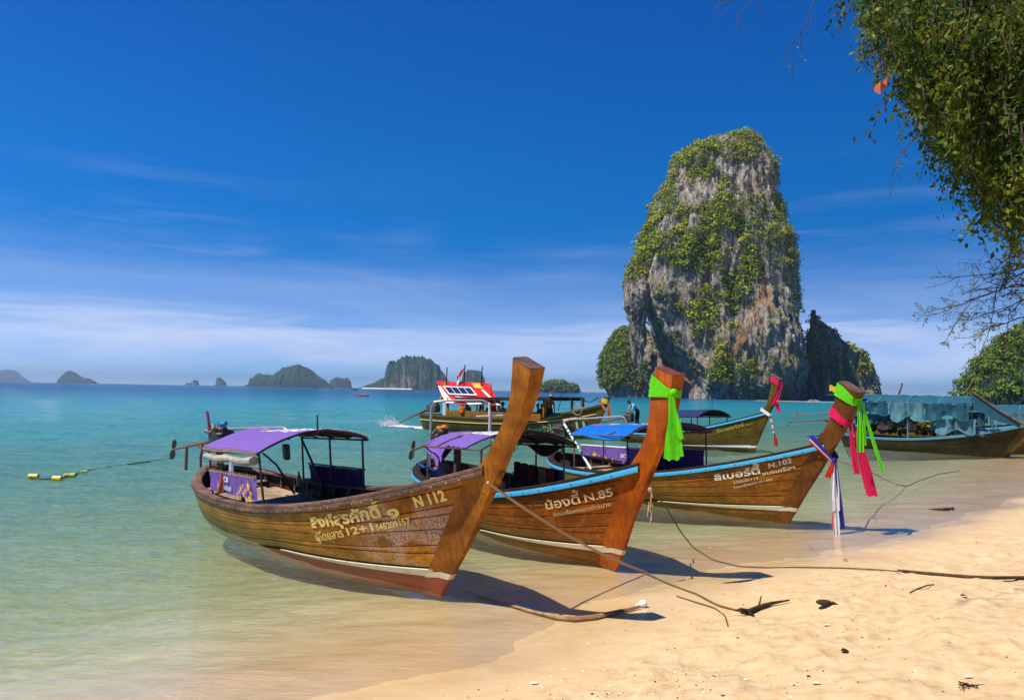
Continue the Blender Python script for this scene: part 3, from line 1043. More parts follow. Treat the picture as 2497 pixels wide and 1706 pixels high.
main_lv = zl([(83, 745, 890), (90, 715, 915), (105, 680, 945), (125, 640, 963), (145, 600, 978), (165, 558, 987), (200, 505, 1003), (230, 472, 1015), (280, 450, 1024),
              (320, 430, 1028), (380, 405, 1037), (420, 390, 1058), (450, 377, 1072), (540, 362, 1082), (572, 328, 1092), (600, 315, 1126), (680, 298, 1132),
              (730, 272, 1150), (800, 282, 1160), (880, 290, 1165), (930, 302, 1160), (1000, 322, 1152), (1080, 355, 1158), (1200, 412, 1176), (1300, 468, 1182),
              (1335, 490, 1178), (1380, 505, 1168), (1420, 512, 1166), (1478, 520, 1182)])
wing_lv = zl([(800, 258, 330), (835, 240, 345), (880, 226, 352), (930, 219, 356), (1010, 214, 352), (1040, 232, 345), (1100, 244, 340), (1160, 248, 335), (1212, 262, 322), (1240, 285, 312)])
hill_lv = zl([(1075, 225, 330), (1100, 200, 360), (1130, 165, 400), (1180, 132, 430), (1250, 104, 470), (1320, 98, 500), (1380, 108, 520), (1425, 128, 530), (1462, 142, 540)])
peak_lv = zl([(985, 1206, 1221), (1010, 1198, 1232), (1035, 1190, 1248), (1052, 1186, 1280), (1085, 1182, 1302), (1120, 1178, 1350), (1160, 1174, 1392), (1180, 1170, 1432), (1210, 1166, 1482),
              (1290, 1160, 1530), (1370, 1156, 1560), (1420, 1154, 1570), (1447, 1156, 1548), (1480, 1158, 1545)])
isle = empty('limestone_island', at(1790, 966, YR) * 1.0)
isle.location.z = 0
tag(isle, 'tall limestone tower island with bushes clinging to its grey cliffs, standing in the sea', 'island')
IV, IQ = karst(main_lv, YR, .92, 330, 420, 11, rough=1.0, front=['body', (0, .16), (.03, .30), (.10, .46), (.25, .60), (.45, .74), (.65, .86), (.80, .96), (.88, .99), (.93, .96), (.96, .86), (1, .80)])
WV, WQ = karst(wing_lv, YR - 10, 1.6, 90, 70, 23, rough=2.0, front=[(0, .6), (.3, 1), (1, .55)])
HV, HQ = karst(hill_lv, YR + 34, .8, 110, 170, 31, rough=1.0)
KV, KQ = karst(peak_lv, YR + 30, .5, 150, 170, 43, rough=.9, flute=1.3)
Zoff = np.array([isle.location.x, isle.location.y, 0])
# stalactites: the wing's lower rim is drawn out into hanging teeth
_t = np.linspace(0, 1, WV.shape[0])[:, None]
WV[..., 2] -= sstep(.72, 1, _t) * (np.maximum(fbm(WV[..., 0] * .35, WV[..., 1] * .35, 0, 71, 2), -.3) + .3) * 10
WV[..., 2] += np.array(at(0, 0, 1).z * 0)
_wing_drop = at(*ZR(288, 1240), YR - 10).z - 0.0
WV[..., 2] += _wing_drop + 5.5
for nm, V, Q in (('cliff_tower', IV, IQ), ('hanging_buttress', WV, WQ), ('low_shoulder', HV, HQ), ('side_peak', KV, KQ)):
    o = link(nm, quads_mesh(nm, [(V - Zoff, Q)], [m_rock]), isle)
# a fallen fragment standing in the water at its foot
fb = karst([(956, 1975, 1990), (959, 1968, 2000), (965, 1964, 2010), (974, 1962, 2014)], YR - 62, .6, 40, 60, 51, rough=1.0)
rk = empty('sea_boulder', (float(fb[0][..., 0].mean()), float(fb[0][..., 1].mean()), 0))
link('boulder_body', quads_mesh('boulder_body', [(fb[0] - np.array([rk.location.x, rk.location.y, 0]), fb[1])], [m_rock]), rk)
tag(rk, 'pale jagged boulder in the sea at the foot of the limestone tower', 'boulder')

# where plants hold on: ellipses in the face of the tower (photo coordinates), with a density each
VEG = [(700, 170, 300, 110, 1.0), (640, 270, 190, 80, 1.0), (930, 140, 60, 70, .8), (960, 290, 70, 45, .55), (450, 300, 50, 60, .8), (760, 380, 100, 90, 1.0), (640, 480, 120, 100, .95),
       (430, 480, 60, 70, .8), (560, 620, 240, 110, 1.05), (350, 640, 70, 120, .9), (740, 620, 120, 130, .9), (860, 780, 110, 80, 1.0), (420, 740, 110, 70, .9),
       (620, 760, 200, 60, .7), (320, 750, 60, 60, .8), (440, 890, 70, 40, .7), (800, 900, 50, 80, .8), (650, 930, 70, 50, .6), (640, 1040, 70, 70, .85), (790, 1060, 40, 60, .55),
       (700, 1200, 60, 80, .7), (720, 1320, 60, 70, .85), (860, 1340, 50, 40, .45), (1000, 620, 50, 50, .6), (960, 540, 50, 50, .7), (880, 430, 40, 50, .5), (1000, 770, 50, 40, .5), (1050, 480, 22, 70, .4),
       (1115, 680, 30, 120, .7), (1150, 900, 16, 100, .6), (560, 1000, 40, 50, .4), (640, 1130, 50, 40, .35), (900, 990, 40, 30, .4), (1080, 1300, 30, 60, .2)]


def veg_density(V):
    rel = np.array([np.array(V[..., 0]) / V[..., 1], (V[..., 2] - CAM_H) / V[..., 1]])
    # back to photo coordinates of the level tables (roll undone)
    c, s = math.cos(ROLL), math.sin(ROLL)
    x, y = rel[0] * FPX, rel[1] * FPX
    px = PW / 2 + x * c + y * s
    py = 951.7 - (y * c - x * s)
    zx, zy = (px - 1420) / .46595, (py - 280) / .46595
    d = np.zeros(zx.shape)
    for a, b, rx, ry, k in VEG:
        e = ((zx - a) / rx) ** 2 + ((zy - b) / ry) ** 2
        d = np.maximum(d, k * np.clip(1.6 - e * .8, 0, 1))
    return d


def scatter(V, count, dens, seed, cut=.0):
    n = fbm(V[..., 0] * .10, V[..., 1] * .10, V[..., 2] * .10, seed, 3)
    p = dens * sstep(-.45, .25, n + cut)
    idx = RNG.choice(p.size, count, p=(p / p.sum()).ravel())
    return V.reshape(-1, 3)[idx] + RNG.normal(size=(count, 3)) * .5


front = (IV[..., 1] < YR + 25)
area = np.linalg.norm(np.cross(np.gradient(IV, axis=0), np.gradient(IV, axis=1)), axis=-1)
dens = (veg_density(IV) + .015 + .22 * sstep(60, 120, IV[..., 2])) * area * front
C = scatter(IV, 14500, dens, 61) - Zoff
bushes('cliff_bushes', C, RNG.uniform(.7, 2.2, len(C)) * RNG.choice([.5, .8, 1.2, 1.9], len(C), p=[.3, .35, .25, .1]), [m_bush, m_drybush], isle, 40, .19, .8,
       (RNG.random(len(C)) < .16).astype(int))
back = (area * (IV[..., 1] >= YR + 15) * sstep(20, 70, IV[..., 2]))
C = scatter(IV, 500, back + 1e-9, 62) - Zoff
bushes('rear_bushes', C, RNG.uniform(2, 4, len(C)), [m_bush], isle, 26, .4)
dens = (sstep(-.5, .4, fbm(IV[..., 0] * .06, IV[..., 1] * .06, IV[..., 2] * .06, 91, 3)) * sstep(1380, 1250, 0) + 1) * area * front * (IV[..., 2] > 12)
C = scatter(IV, 2200, dens, 63, -.1) - Zoff
bushes('dry_scrub', C, RNG.uniform(.5, 1.4, len(C)), [m_drybush, m_bush], isle, 22, .36, .9, (RNG.random(len(C)) < .4).astype(int))
hx = (np.array(HV[..., 0]) / HV[..., 1] * FPX + PW / 2 - 1420) / .46595
ah = sstep(345, 300, hx) * np.linalg.norm(np.cross(np.gradient(HV, axis=0), np.gradient(HV, axis=1)), axis=-1) * (HV[..., 2] > 5) * (HV[..., 1] < YR + 50)
C = scatter(HV, 1000, ah, 64, .5) - Zoff
bushes('shoulder_bushes', C, RNG.uniform(.8, 3.4, len(C)), [m_hilltree, m_drybush], isle, 48, .2, .8, (RNG.random(len(C)) < .2).astype(int))
ak = np.linalg.norm(np.cross(np.gradient(KV, axis=0), np.gradient(KV, axis=1)), axis=-1) * (KV[..., 2] > 6) * (KV[..., 0] > np.interp(KV[..., 2], [0, 60, 110], [152, 128, 106]))
C = scatter(KV, 330, ak + 1e-9, 65, .2) - Zoff
bushes('peak_bushes', C, RNG.uniform(.9, 2.4, len(C)), [m_bush, m_drybush], isle, 36, .32, .8, (RNG.random(len(C)) < .25).astype(int))
aw = np.linalg.norm(np.cross(np.gradient(WV, axis=0), np.gradient(WV, axis=1)), axis=-1) * sstep(58, 70, WV[..., 2])
C = scatter(WV, 130, aw + 1e-9, 66, .4) - Zoff
bushes('buttress_bushes', C, RNG.uniform(.9, 2.2, len(C)), [m_bush, m_drybush], isle, 36, .32, .8, (RNG.random(len(C)) < .4).astype(int))

# ---- far islands along the horizon
Z1 = lambda x, y: (380 + .4303 * x, 850 + .4303 * y)


def prof(pts, base_y):
    """(px, py) skyline from left to right -> levels from the top down"""
    P = np.array(pts, float)
    ys = np.linspace(P[:, 1].min(), base_y, 14)
    out = []
    for y in ys:
        xs = np.linspace(P[0, 0], P[-1, 0], 400)
        sk = np.interp(xs, P[:, 0], P[:, 1])
        ins = xs[sk <= y + .05]
        out.append((y, ins.min() - .2, ins.max() + .2))
    return out


def skyline(name, pts, base, Y, mat, depth=.5, nseed=0, rough=.35, label=None):
    """an island as a ridge: every column of its skyline rises from the sea, rounded front and back"""
    P = np.array(pts, float)
    nx, ny = max(40, int((P[-1, 0] - P[0, 0]) * 1.1)), 44
    xs = np.linspace(P[0, 0], P[-1, 0], nx)
    sk = np.interp(xs, P[:, 0], P[:, 1])
    X = np.zeros((nx, ny)); Yv = X.copy(); Z = X.copy()
    wid = (at(P[-1, 0], base, Y) - at(P[0, 0], base, Y)).length
    k = 22.0 / wid
    for i, (px, py) in enumerate(zip(xs, sk)):
        a = at(px, min(py, base - .1), Y)
        h = max(a.z, .3)
        t = np.linspace(-1, 1, ny)
        dd = wid * depth * .5 * (.35 + .65 * math.sin(math.pi * min(max((i + .5) / nx, .04), .96)) ** .5)
        X[i] = a.x
        Yv[i] = Y + t * dd
        Z[i] = h * (1 - np.abs(t) ** 3.2) ** .75
    Z = Z * (1 + rough * .22 * fbm(X * k, Yv * k, 0, nseed, 4) * sstep(0, .3, np.abs(np.linspace(-1, 1, ny)))[None]) + (np.abs(np.linspace(-1, 1, ny)) > .985)[None] * -12
    Yv = Yv + fbm(X * k * 1.2, Z * k * .3, 0, nseed + 3, 4) * wid * .012 * rough * 2
    loc = np.array([X.mean(), Y, 0])
    V = np.stack([X, Yv, Z], -1) - loc
    i, j = np.meshgrid(np.arange(nx - 1), np.arange(ny - 1), indexing='ij')
    Q = np.stack([i * ny + j, (i + 1) * ny + j, (i + 1) * ny + j + 1, i * ny + j + 1], -1).reshape(-1, 4)
    o = link(name, fast_mesh(name, V.reshape(-1, 3), Q, [mat]))
    o.location = loc
    if label:
        tag(o, label, 'island', 'islands on the horizon')
    return o


def zp(pts):
    return [Z1(*p) for p in pts]


c3 = lambda pts: [(.2668 * x, 850 + .2668 * y) for x, y in pts]
skyline('distant_island', [(-120, 905), (-60, 901), (0, 904), (18, 901), (38, 904), (44, 913), (58, 923), (72, 930)], 930.5, 10400, m_rock_green, .3, 3, .3,
        'faint hazy island at the end of the horizon, barely darker than the sky')
skyline('distant_island', c3([(540, 296), (548, 268), (590, 228), (640, 202), (680, 216), (740, 262), (812, 272), (866, 300)]), 931.5, 5600, m_rock_green, .5, 5, .3,
        'small humped island with a low tail to one side, alone on the horizon')
skyline('distant_island', c3([(1698, 332), (1705, 312), (1725, 316), (1760, 308), (1775, 286), (1805, 288), (1818, 330)]), 939, 5200, m_rock_far, .5, 7, .4,
        'tiny jagged islet with a stepped top, lowest of the rocky islets')
skyline('distant_island', c3([(1965, 338), (1976, 300), (1984, 270), (2010, 265), (2035, 282), (2060, 305), (2072, 338)]), 940, 4800, m_rock_far, .5, 9, .4,
        'small steep islet like a thumb rising from the horizon')
skyline('distant_island', zp([(508, 212), (540, 200), (551, 188), (553, 160), (558, 176), (580, 142), (610, 146), (655, 150), (668, 158), (700, 134), (740, 108), (790, 99), (815, 96), (852, 106), (880, 128), (915, 160), (950, 178), (996, 218)]), 943, 3400, m_rock_green, .55, 11, .4,
        'broad wooded island with a notch and a pinnacle at one end')
skyline('distant_island', zp([(983, 222), (986, 185), (1005, 172), (1030, 163), (1055, 170), (1088, 167), (1104, 188), (1108, 222)]), 945, 4200, m_rock_far, .55, 13, .45,
        'flat topped square islet beside the broad wooded island')
isl = skyline('distant_island', zp([(1163, 222), (1200, 205), (1250, 190), (1296, 168), (1312, 150), (1314, 96), (1345, 79), (1365, 88), (1380, 70), (1430, 52), (1480, 54), (1540, 66), (1596, 92), (1612, 132), (1640, 160), (1662, 190), (1666, 226)]), 946.5, 2900, m_rock_far, .5, 15, .6,
              'large island with a cliff top plateau above a green slope and a white beach')
sb = MB()
for i in range(12):
    pass
G = []
for px in np.linspace(881, 1003, 24):
    a = at(px, 947, 2780)
    G.append([(a.x - isl.location.x, 2780 - isl.location.y + 60, 3.2), (a.x - isl.location.x, 2780 - isl.location.y + 20, 2.2), (a.x - isl.location.x, 2780 - isl.location.y - 10, -1.0)])
MB().sheet(G, 1.0).build('sand_spit', [m_shell], isl)
skyline('distant_island', zp([(1722, 222), (1726, 160), (1745, 136), (1765, 128), (1818, 124), (1845, 138), (1862, 168), (1871, 224)]), 947, 3300, m_rock_far, .6, 17, .5,
        'round topped block of an island behind the red roofed boat')
c2p = lambda pts: [(980 + .37795 * x, 850 + .37795 * y) for x, y in pts]
islet = skyline('distant_island', c2p([(898, 274), (903, 238), (935, 226), (968, 213), (1000, 218), (1040, 214), (1060, 228), (1074, 246), (1098, 233), (1120, 240), (1136, 274)]), 953.3, 1500, m_rock_green, .5, 19, .4,
                'low tree covered islet between the bow posts and the limestone tower')
P3 = np.array([v.co[:] for v in islet.data.vertices])
idx = RNG.choice(len(P3), 420, p=(lambda w: w / w.sum())((P3[:, 2] > 2).astype(float)))
bushes('islet_trees', P3[idx], RNG.uniform(3, 6.5, 420), [m_hilltree], islet, 26, .34)

# ---- wooded headland at the end of the beach, and a smaller knoll in front of it
HL = [(2368, 985), (2374, 955), (2378, 934), (2386, 914), (2402, 892), (2428, 866), (2455, 842), (2482, 822), (2510, 806), (2565, 780), (2650, 745), (2760, 735), (2900, 760)]
head = skyline('wooded_headland', HL, 986, 330, m_rock_green, .5, 23, .4)
tag(head, 'steep wooded headland rising behind the moored boats at the end of the beach', 'headland')
P3 = np.array([v.co[:] for v in head.data.vertices])
wgt = (P3[:, 2] > 1.5) * (P3[:, 1] < 30) * 1.0
idx = RNG.choice(len(P3), 1500, p=wgt / wgt.sum())
bushes('headland_trees', P3[idx] + RNG.normal(size=(1500, 3)) * 1.1, RNG.uniform(1.0, 4.4, 1500), [m_hilltree], head, 60, .18)

# ------------------------------------------------------------------ longtail boats
class Hull:
    """lines of one boat: x forward from the foot of the stem, y to port, z up"""

    def __init__(s, foot, yaw, roll, L, ub, B, a, p, q, zs, stripe=(.30, .12), front=None, rear=None, cf=.74, th=(.066, .105)):
        s.foot, s.yaw, s.roll, s.L, s.ub, s.B, s.a, s.p, s.q, s.zs = foot, yaw, roll, L, ub, B, a, p, q, zs
        s.stripe, s.cf, s.th = stripe, cf, th
        s.front = np.array(front); s.rear = np.array(rear)

    def pt(s, u, t, side=1, off=0.0):
        u = np.asarray(u, float); t = np.asarray(t, float)
        u, t = np.broadcast_arrays(u, t)

        def raw(u, t):
            r = np.where(u < s.a, 1 - np.clip(1 - u / s.a, 0, 1) ** s.p, 1 - np.clip((u - s.a) / (1 - s.a), 0, 1) ** s.q)
            b = s.B * r
            us = -s.L + (s.L + s.ub) * u
            z0, z1, z2, z3 = s.zs
            zz = z0 * (1 - u) ** 3 + 3 * z1 * (1 - u) ** 2 * u + 3 * z2 * (1 - u) * u * u + z3 * u ** 3
            uk = -s.L + .5 + (s.L - .5) * u
            zk = -.5 * (1 - np.clip((u - .35) / .65, 0, 1) ** 2.2)
            zc = -.12 + .32 * np.clip((u - .3) / .7, 0, 1) ** 2
            bc = b * s.cf
            tb, ta = np.clip(t / .25, 0, 1), np.clip((t - .25) / .75, 0, 1)
            n = 1.15 + .95 * np.clip((1 - u) / .5, 0, 1)
            y = np.where(t < .25, bc * tb, bc + (b - bc) * (1 - (1 - ta) ** n))
            z = np.where(t < .25, zk + (zc - zk) * tb ** 1.3, zc + (zz - zc) * ta)
            zf = np.clip((z - zk) / np.maximum(zz - zk, .01), 0, 1)
            return np.stack([uk + (us - uk) * zf, y, z], -1)
        P = raw(u, t)
        if np.any(off):
            e = 2e-3
            u1 = np.clip(u, e, 1 - e); t1 = np.clip(t, e, 1 - e)
            du = raw(u1 + e, t1) - raw(u1 - e, t1)
            dt = raw(u1, t1 + e) - raw(u1, t1 - e)
            N = np.cross(du, dt)
            N = N / np.maximum(np.linalg.norm(N, axis=-1, keepdims=True), 1e-9)
            N = np.where(N[..., 1:2] < 0, -N, N)
            P = P + N * np.asarray(off)[..., None]
        P = P.copy()
        P[..., 1] = np.maximum(P[..., 1], .004)
        P[..., 1] *= side
        return P

    def sheer(s, u, side, off=0, dz=0):
        P = s.pt(u, 1 + 0 * np.asarray(u, float), side)
        # outward in plan
        e = 1e-3
        uu = np.clip(u, e, 1 - e)
        d = s.pt(uu + e, 1.0, side) - s.pt(uu - e, 1.0, side)
        N = np.stack([d[..., 1], -d[..., 0], 0 * d[..., 0]], -1)
        N /= np.maximum(np.linalg.norm(N, axis=-1, keepdims=True), 1e-9)
        N = np.where((N[..., 1:2] * side) < 0, -N, N)
        P = P + N * off
        P[..., 2] += dz
        return P

    def t_stripe(s, u):
        u = np.asarray(u, float)
        return np.where(u > .62, s.stripe[0] + s.stripe[1] * (1 - u) / .35, .26 + (s.stripe[0] + s.stripe[1] * .38 / .35 - .26) * sstep(.30, .62, u))

    def u_at(s, x, t=1.0):
        uu = np.linspace(0, 1, 400)
        return float(np.interp(x, s.pt(uu, t)[:, 0], uu))

    def zsheer(s, x):
        return float(s.pt(s.u_at(x), 1.0)[2])

    def half(s, x, z):
        """inner half width at station x and height z"""
        if not hasattr(s, '_g'):
            U, T = np.meshgrid(np.linspace(0, 1, 160), np.linspace(.02, 1, 60), indexing='ij')
            s._g = s.pt(U, T)
        g = s._g
        xs = np.array([np.interp(z, r[:, 2], r[:, 0]) for r in g])
        ys = np.array([np.interp(z, r[:, 2], r[:, 1]) for r in g])
        return float(np.interp(x, xs, ys))

    def post(s, w, f, side=0.0):
        """centre-plane point of the bow post: w 0 deck..1 top, f 0 rear..1 front"""
        def along(A):
            k = np.concatenate([[0], np.cumsum(np.linalg.norm(np.diff(A, axis=0), axis=1))])
            k /= k[-1]
            return np.array([np.interp(w, k, A[:, 0]), np.interp(w, k, A[:, 1])])
        r, g = along(s.rear), along(s.pf)
        q = r + (g - r) * f
        return Vector((q[0], side, q[1]))

    def world(s, p):
        return Matrix.Translation((s.foot[0], s.foot[1], 0)) @ Euler((s.roll, 0, s.yaw)).to_matrix().to_4x4() @ Vector(p)


U_BOW = .968
EDGE = (0, .9, -1.1, .4, 1.2, -.8, .7, -.5)     # strakes are not all the same width


def build_boat(name, label, H, wood_m, post_m, rail_m, rub_m, stripe_m, bottom_m, cap_m, group='longtail boats', detail=True, strakes=7, deck_z=.42, trim=None):
    root = empty(name, (H.foot[0], H.foot[1], 0), (H.roll, 0, H.yaw))
    tag(root, label, 'boat', group)
    nU = 54 if detail else 34
    U = np.concatenate([np.linspace(0, .06, 9)[:-1], np.linspace(.06, U_BOW, nU)])
    U1 = np.concatenate([U, np.linspace(U_BOW, 1, 5)[1:]])
    # inner shell: dark seams outside, working surface inside
    mb = MB()
    T = np.concatenate([np.linspace(0, .25, 5)[:-1], np.linspace(.25, 1, 12)])
    for side in (1, -1):
        out = np.array([H.pt(u, T, side, -.004) for u in U1])
        inn = np.array([H.pt(u, T, side, -.045) for u in U1])
        mb.grid(out, 0)
        mb.grid(inn, 1)
        mb.grid(np.stack([out[:, -1], inn[:, -1]], 1), 1)
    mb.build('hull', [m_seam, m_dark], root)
    # planking, strake by strake with open seams
    for k in range(strakes):
        for side in (-1, 1):
            G = []
            e0, e1 = EDGE[k % 8] * .02, EDGE[(k + 1) % 8] * .02
            for u in U:
                t0 = float(H.t_stripe(u)) + .035 * (1 if stripe_m else 0)
                t0 = min(t0, .8)
                a, b = t0 + (.995 - t0) * k / strakes + (e0 if k else 0), t0 + (.995 - t0) * (k + 1) / strakes + (e1 if k < strakes - 1 else 0)
                gap = .0012 if (detail and stripe_m and bottom_m is m_redpaint) else .0012
                wv = .006 * math.sin(u * 23 + k * 2.1)
                a2, b2 = a + gap + (wv if k else 0), b - gap + (.006 * math.sin(u * 23 + (k + 1) * 2.1) if k < strakes - 1 else 0)
                tt = np.array([a2, a2 + .004, (a2 + b2) / 2, b2 - .004, b2])
                G.append(H.pt(u, tt, side, np.array([-.006, .009, .0125, .009, -.006])))
            MB().grid(np.array(G)).build('plank', wood_m, root)
    # bottom below the stripe, and the painted stripe itself
    mb = MB()
    for side in (1, -1):
        G = []
        for u in U1:
            ts = float(min(H.t_stripe(u), .8))
            G.append(H.pt(u, np.concatenate([np.linspace(0, .25, 5)[:-1], np.linspace(.25, max(ts, .27), 5)]), side, .007))
        mb.grid(np.array(G))
    mb.build('bottom', bottom_m, root)
    if stripe_m:
        mb = MB()
        for side in (1, -1):
            G = []
            us = np.linspace(.60, 1.0, 40)
            for u in us:
                ts = float(min(H.t_stripe(u), .8))
                h = .008 + .040 * max(0.0, (u - .58) / .42) ** .9
                tt = np.array([ts - h * .6, ts - h * .55, ts + h * .5, ts + h * .55])
                G.append(H.pt(u, tt, side, np.array([.006, .020, .020, .006])))
            mb.grid(np.array(G))
        mb.build('waterline_stripe', stripe_m, root)
    # gunwale cap and rubbing strake
    UG = np.concatenate([np.linspace(0, .05, 12)[:-1], np.linspace(.05, .985, 70 if detail else 40)])
    for side in (-1, 1):
        wd = .15
        G = []
        for u in UG:
            wi = wd * (1 - .75 * max(0, (u - .86) / .14))
            G.append([H.sheer(u, side, o, z) for o, z in ((.035, .0), (.035, .035), (.022, .044), (-wi + .01, .044), (-wi, .036), (-wi, .0))])
        MB().grid(np.array(G).reshape(len(UG), 6, 3)).build('gunwale', rail_m, root)
    for side in (-1, 1):
        G = []
        for u in UG:
            hh = .085 if rub_m is not rail_m else .07
            P = [H.sheer(u, side, o, z) for o, z in ((.010, -.004), (.044, -.010), (.052, -hh * .5), (.044, -hh), (.006, -hh - .006))]
            G.append(P)
        MB().grid(np.array(G).reshape(len(UG), 5, 3)).build('rubbing_strake', rub_m, root)
    if detail:
        bolts = MB()
        for side in (-1, 1):
            for u in np.arange(.08, .97, .036 if rub_m is not rail_m else .022):
                p = H.sheer(np.array([u + .004 * math.sin(u * 90)]), side, .052 if rub_m is not rail_m else .048, -.05)[0]
                bolts.ball(tuple(p), .011 if rub_m is not rail_m else .007, 6)
        tag(bolts.build('rail_bolts', m_iron if rub_m is not rail_m else m_letter_c, root), kind='stuff')
    if trim:
        for side in (-1, 1):
            MB().tube([tuple(H.pt(u, trim[0], side, .02)) for u in np.linspace(0.02, .97, 40)], trim[1], 6, flat=.7).build('trim_line', trim[2], root)
    # stem: a proud wedge from the plank ends to its front edge
    F = H.front[::-1] if H.front[0, 1] > H.front[-1, 1] else H.front
    zs_end = H.zs[3]

    def stem_patch(ta, tb, off, n):
        rows = []
        for t in np.linspace(ta, tb, n):
            b0, b1 = H.pt(U_BOW - .004, t, 1, .016 + off), H.pt(.99, t, 1, .02 + off)
            z = float(b1[2])
            xf = float(np.interp(z, F[:, 1], F[:, 0])) + off
            hw = .024 + .03 * t + off
            rows.append([b0, b1 + np.array([.0, .008, 0]), (xf - .02, hw, z), (xf, hw * .7, z), (xf, -hw * .7, z), (xf - .02, -hw, z), b1 * np.array([1, -1, 1]) + np.array([0, -.008, 0]), b0 * np.array([1, -1, 1])])
        return np.array([[np.array(q, float) for q in r] for r in rows])

    st = MB().grid(stem_patch(0, 1, 0, 16)).build('stem', post_m, root, angle=30)
    if stripe_m:
        tm = float(H.t_stripe(1.0))
        MB().grid(stem_patch(tm - .020, tm + .020, .007, 4)).build('stripe_end', stripe_m, st, angle=30)
        if bottom_m is m_redpaint:
            MB().grid(stem_patch(0, tm - .020, .005, 5)).build('painted_foot', bottom_m, st, angle=30)
    # bow post rising from it
    pf = F[F[:, 1] > zs_end - .35]
    H.pf = np.concatenate([[[float(np.interp(zs_end - .35, F[:, 1], F[:, 0])), zs_end - .35]], pf])
    R = H.rear[::-1] if H.rear[0, 1] > H.rear[-1, 1] else H.rear
    H.rear = np.concatenate([[R[0] - np.array([.25, .16])], R])
    H.post_w = lambda w: H.th[0] + (H.th[1] - H.th[0]) * w
    mb = MB()
    W = np.linspace(0, 1, 26)
    ring = []
    for w in W:
        r, g = H.post(w, 0), H.post(w, 1)
        hw = H.post_w(w)
        fw = hw * (.45 + .5 * w)
        d = (g - r)
        L = d.length
        d.normalize()
        c = .03
        sec = [(r + d * 0, hw - c), (r + d * c, hw), (g - d * (.10 + .0 * w), hw), (g, fw), (g, -fw), (g - d * .10, -hw), (r + d * c, -hw), (r, -hw + c)]
        ring.append([(p.x, y, p.z) for p, y in sec])
    mb.grid(np.array(ring + [ring[0]])[:len(ring)].transpose(1, 0, 2)[list(range(8)) + [0]])
    mb.build('bow_post', post_m, root, angle=28)
    top = ring[-1]
    nrm = (H.post(1, .5) - H.post(.96, .5)).normalized()
    MB().add([tuple(Vector(p) * 1) for p in top] + [tuple(Vector(p) + nrm * .012) for p in top],
             [tuple(range(8, 16))] + [(i, (i + 1) % 8, 8 + (i + 1) % 8, 8 + i) for i in range(8)]).build('post_cap', cap_m, root, angle=20)
    # deck boards, ribs and thwarts
    x0, x1 = -H.L * .97, -1.5
    boards = 9 if detail else 4
    wmax = H.B * .8
    for k in range(boards):
        ya, yb = -wmax + 2 * wmax * k / boards + .004, -wmax + 2 * wmax * (k + 1) / boards - .004
        lim = max(abs(ya), abs(yb))
        xs = [x for x in np.linspace(x0, x1, 60) if H.half(x, deck_z) > lim + .03]
        if len(xs) < 3:
            continue
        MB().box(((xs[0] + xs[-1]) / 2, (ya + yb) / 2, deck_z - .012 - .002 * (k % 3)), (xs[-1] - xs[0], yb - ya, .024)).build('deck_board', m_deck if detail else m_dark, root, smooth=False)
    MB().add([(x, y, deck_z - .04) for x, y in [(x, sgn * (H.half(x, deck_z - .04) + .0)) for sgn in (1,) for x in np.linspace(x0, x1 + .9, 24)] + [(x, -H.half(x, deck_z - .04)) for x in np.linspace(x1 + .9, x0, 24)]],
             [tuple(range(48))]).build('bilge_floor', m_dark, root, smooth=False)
    if detail:
        for x in np.arange(-H.L + .9, -1.2, .62):
            u = H.u_at(x)
            for side in (1, -1):
                tt = np.linspace(.45, .985, 7)
                P = H.pt(u, tt, side, -.065)
                G = [[(p[0] - .03, p[1], p[2]), (p[0] - .03, p[1] - side * .045, p[2]), (p[0] + .03, p[1] - side * .045, p[2]), (p[0] + .03, p[1], p[2])] for p in P]
                MB().grid(np.array(G)).build('rib', m_rail_a, root, smooth=False)
        for x in (-H.L + 1.5, -4.4, -2.2):
            hw = H.half(x, H.zsheer(x) - .16) - .05
            MB().box((x, 0, H.zsheer(x) - .17), (.24, 2 * hw, .035), bev=.008).build('thwart', m_dark if x > -5 else m_deck, root)
    # foredeck
    G = []
    for u in np.linspace(.80, .975, 12):
        a, b = H.sheer(u, 1, -.05, .012), H.sheer(u, -1, -.05, .012)
        G.append([a, (a + b) / 2 + np.array([0, 0, .02]), b])
    MB().sheet(G, .02).build('foredeck', m_dark, root)
    return root


def hull_text(root, H, s, a, b, h, mt, side=-1, bold=0.012, slant=0.0, name='lettering', off=.0185):
    """lettering painted along the planks: baseline from (u,t) a to b, cap height h in t"""
    v, f = text2d(s, bold)
    w = v[:, 0].max()
    x = v[:, 0] / w
    y = v[:, 1] / .72
    u = a[0] + (b[0] - a[0]) * x
    tb = a[1] + (b[1] - a[1]) * x
    t = tb + y * h
    xb = H.pt(u, tb, side)[:, 0] + slant * y * .1
    for _ in range(3):
        u = np.clip(u - (H.pt(u, t, side)[:, 0] - xb) / (H.L + H.ub), 0, 1)
    P = H.pt(u, t, side, off)
    MB().add([tuple(p) for p in P], f).build(name, mt, root, smooth=False)


def plane_text(parent, s, o, ex, ey, mt, off=.004, bold=.0, name='lettering', bend=None):
    """lettering in the plane o + x*ex + y*ey (ex spans the whole line, ey one cap height)"""
    v, f = text2d(s, bold)
    w = v[:, 0].max()
    o, ex, ey = Vector(o), Vector(ex), Vector(ey)
    n = ex.cross(ey).normalized()
    P = []
    for a, b in v:
        p = o + ex * (a / w) + ey * (b / .72)
        P.append(tuple(bend(p) if bend else p + n * off))
    return MB().add(P, f).build(name, mt, parent, smooth=False)


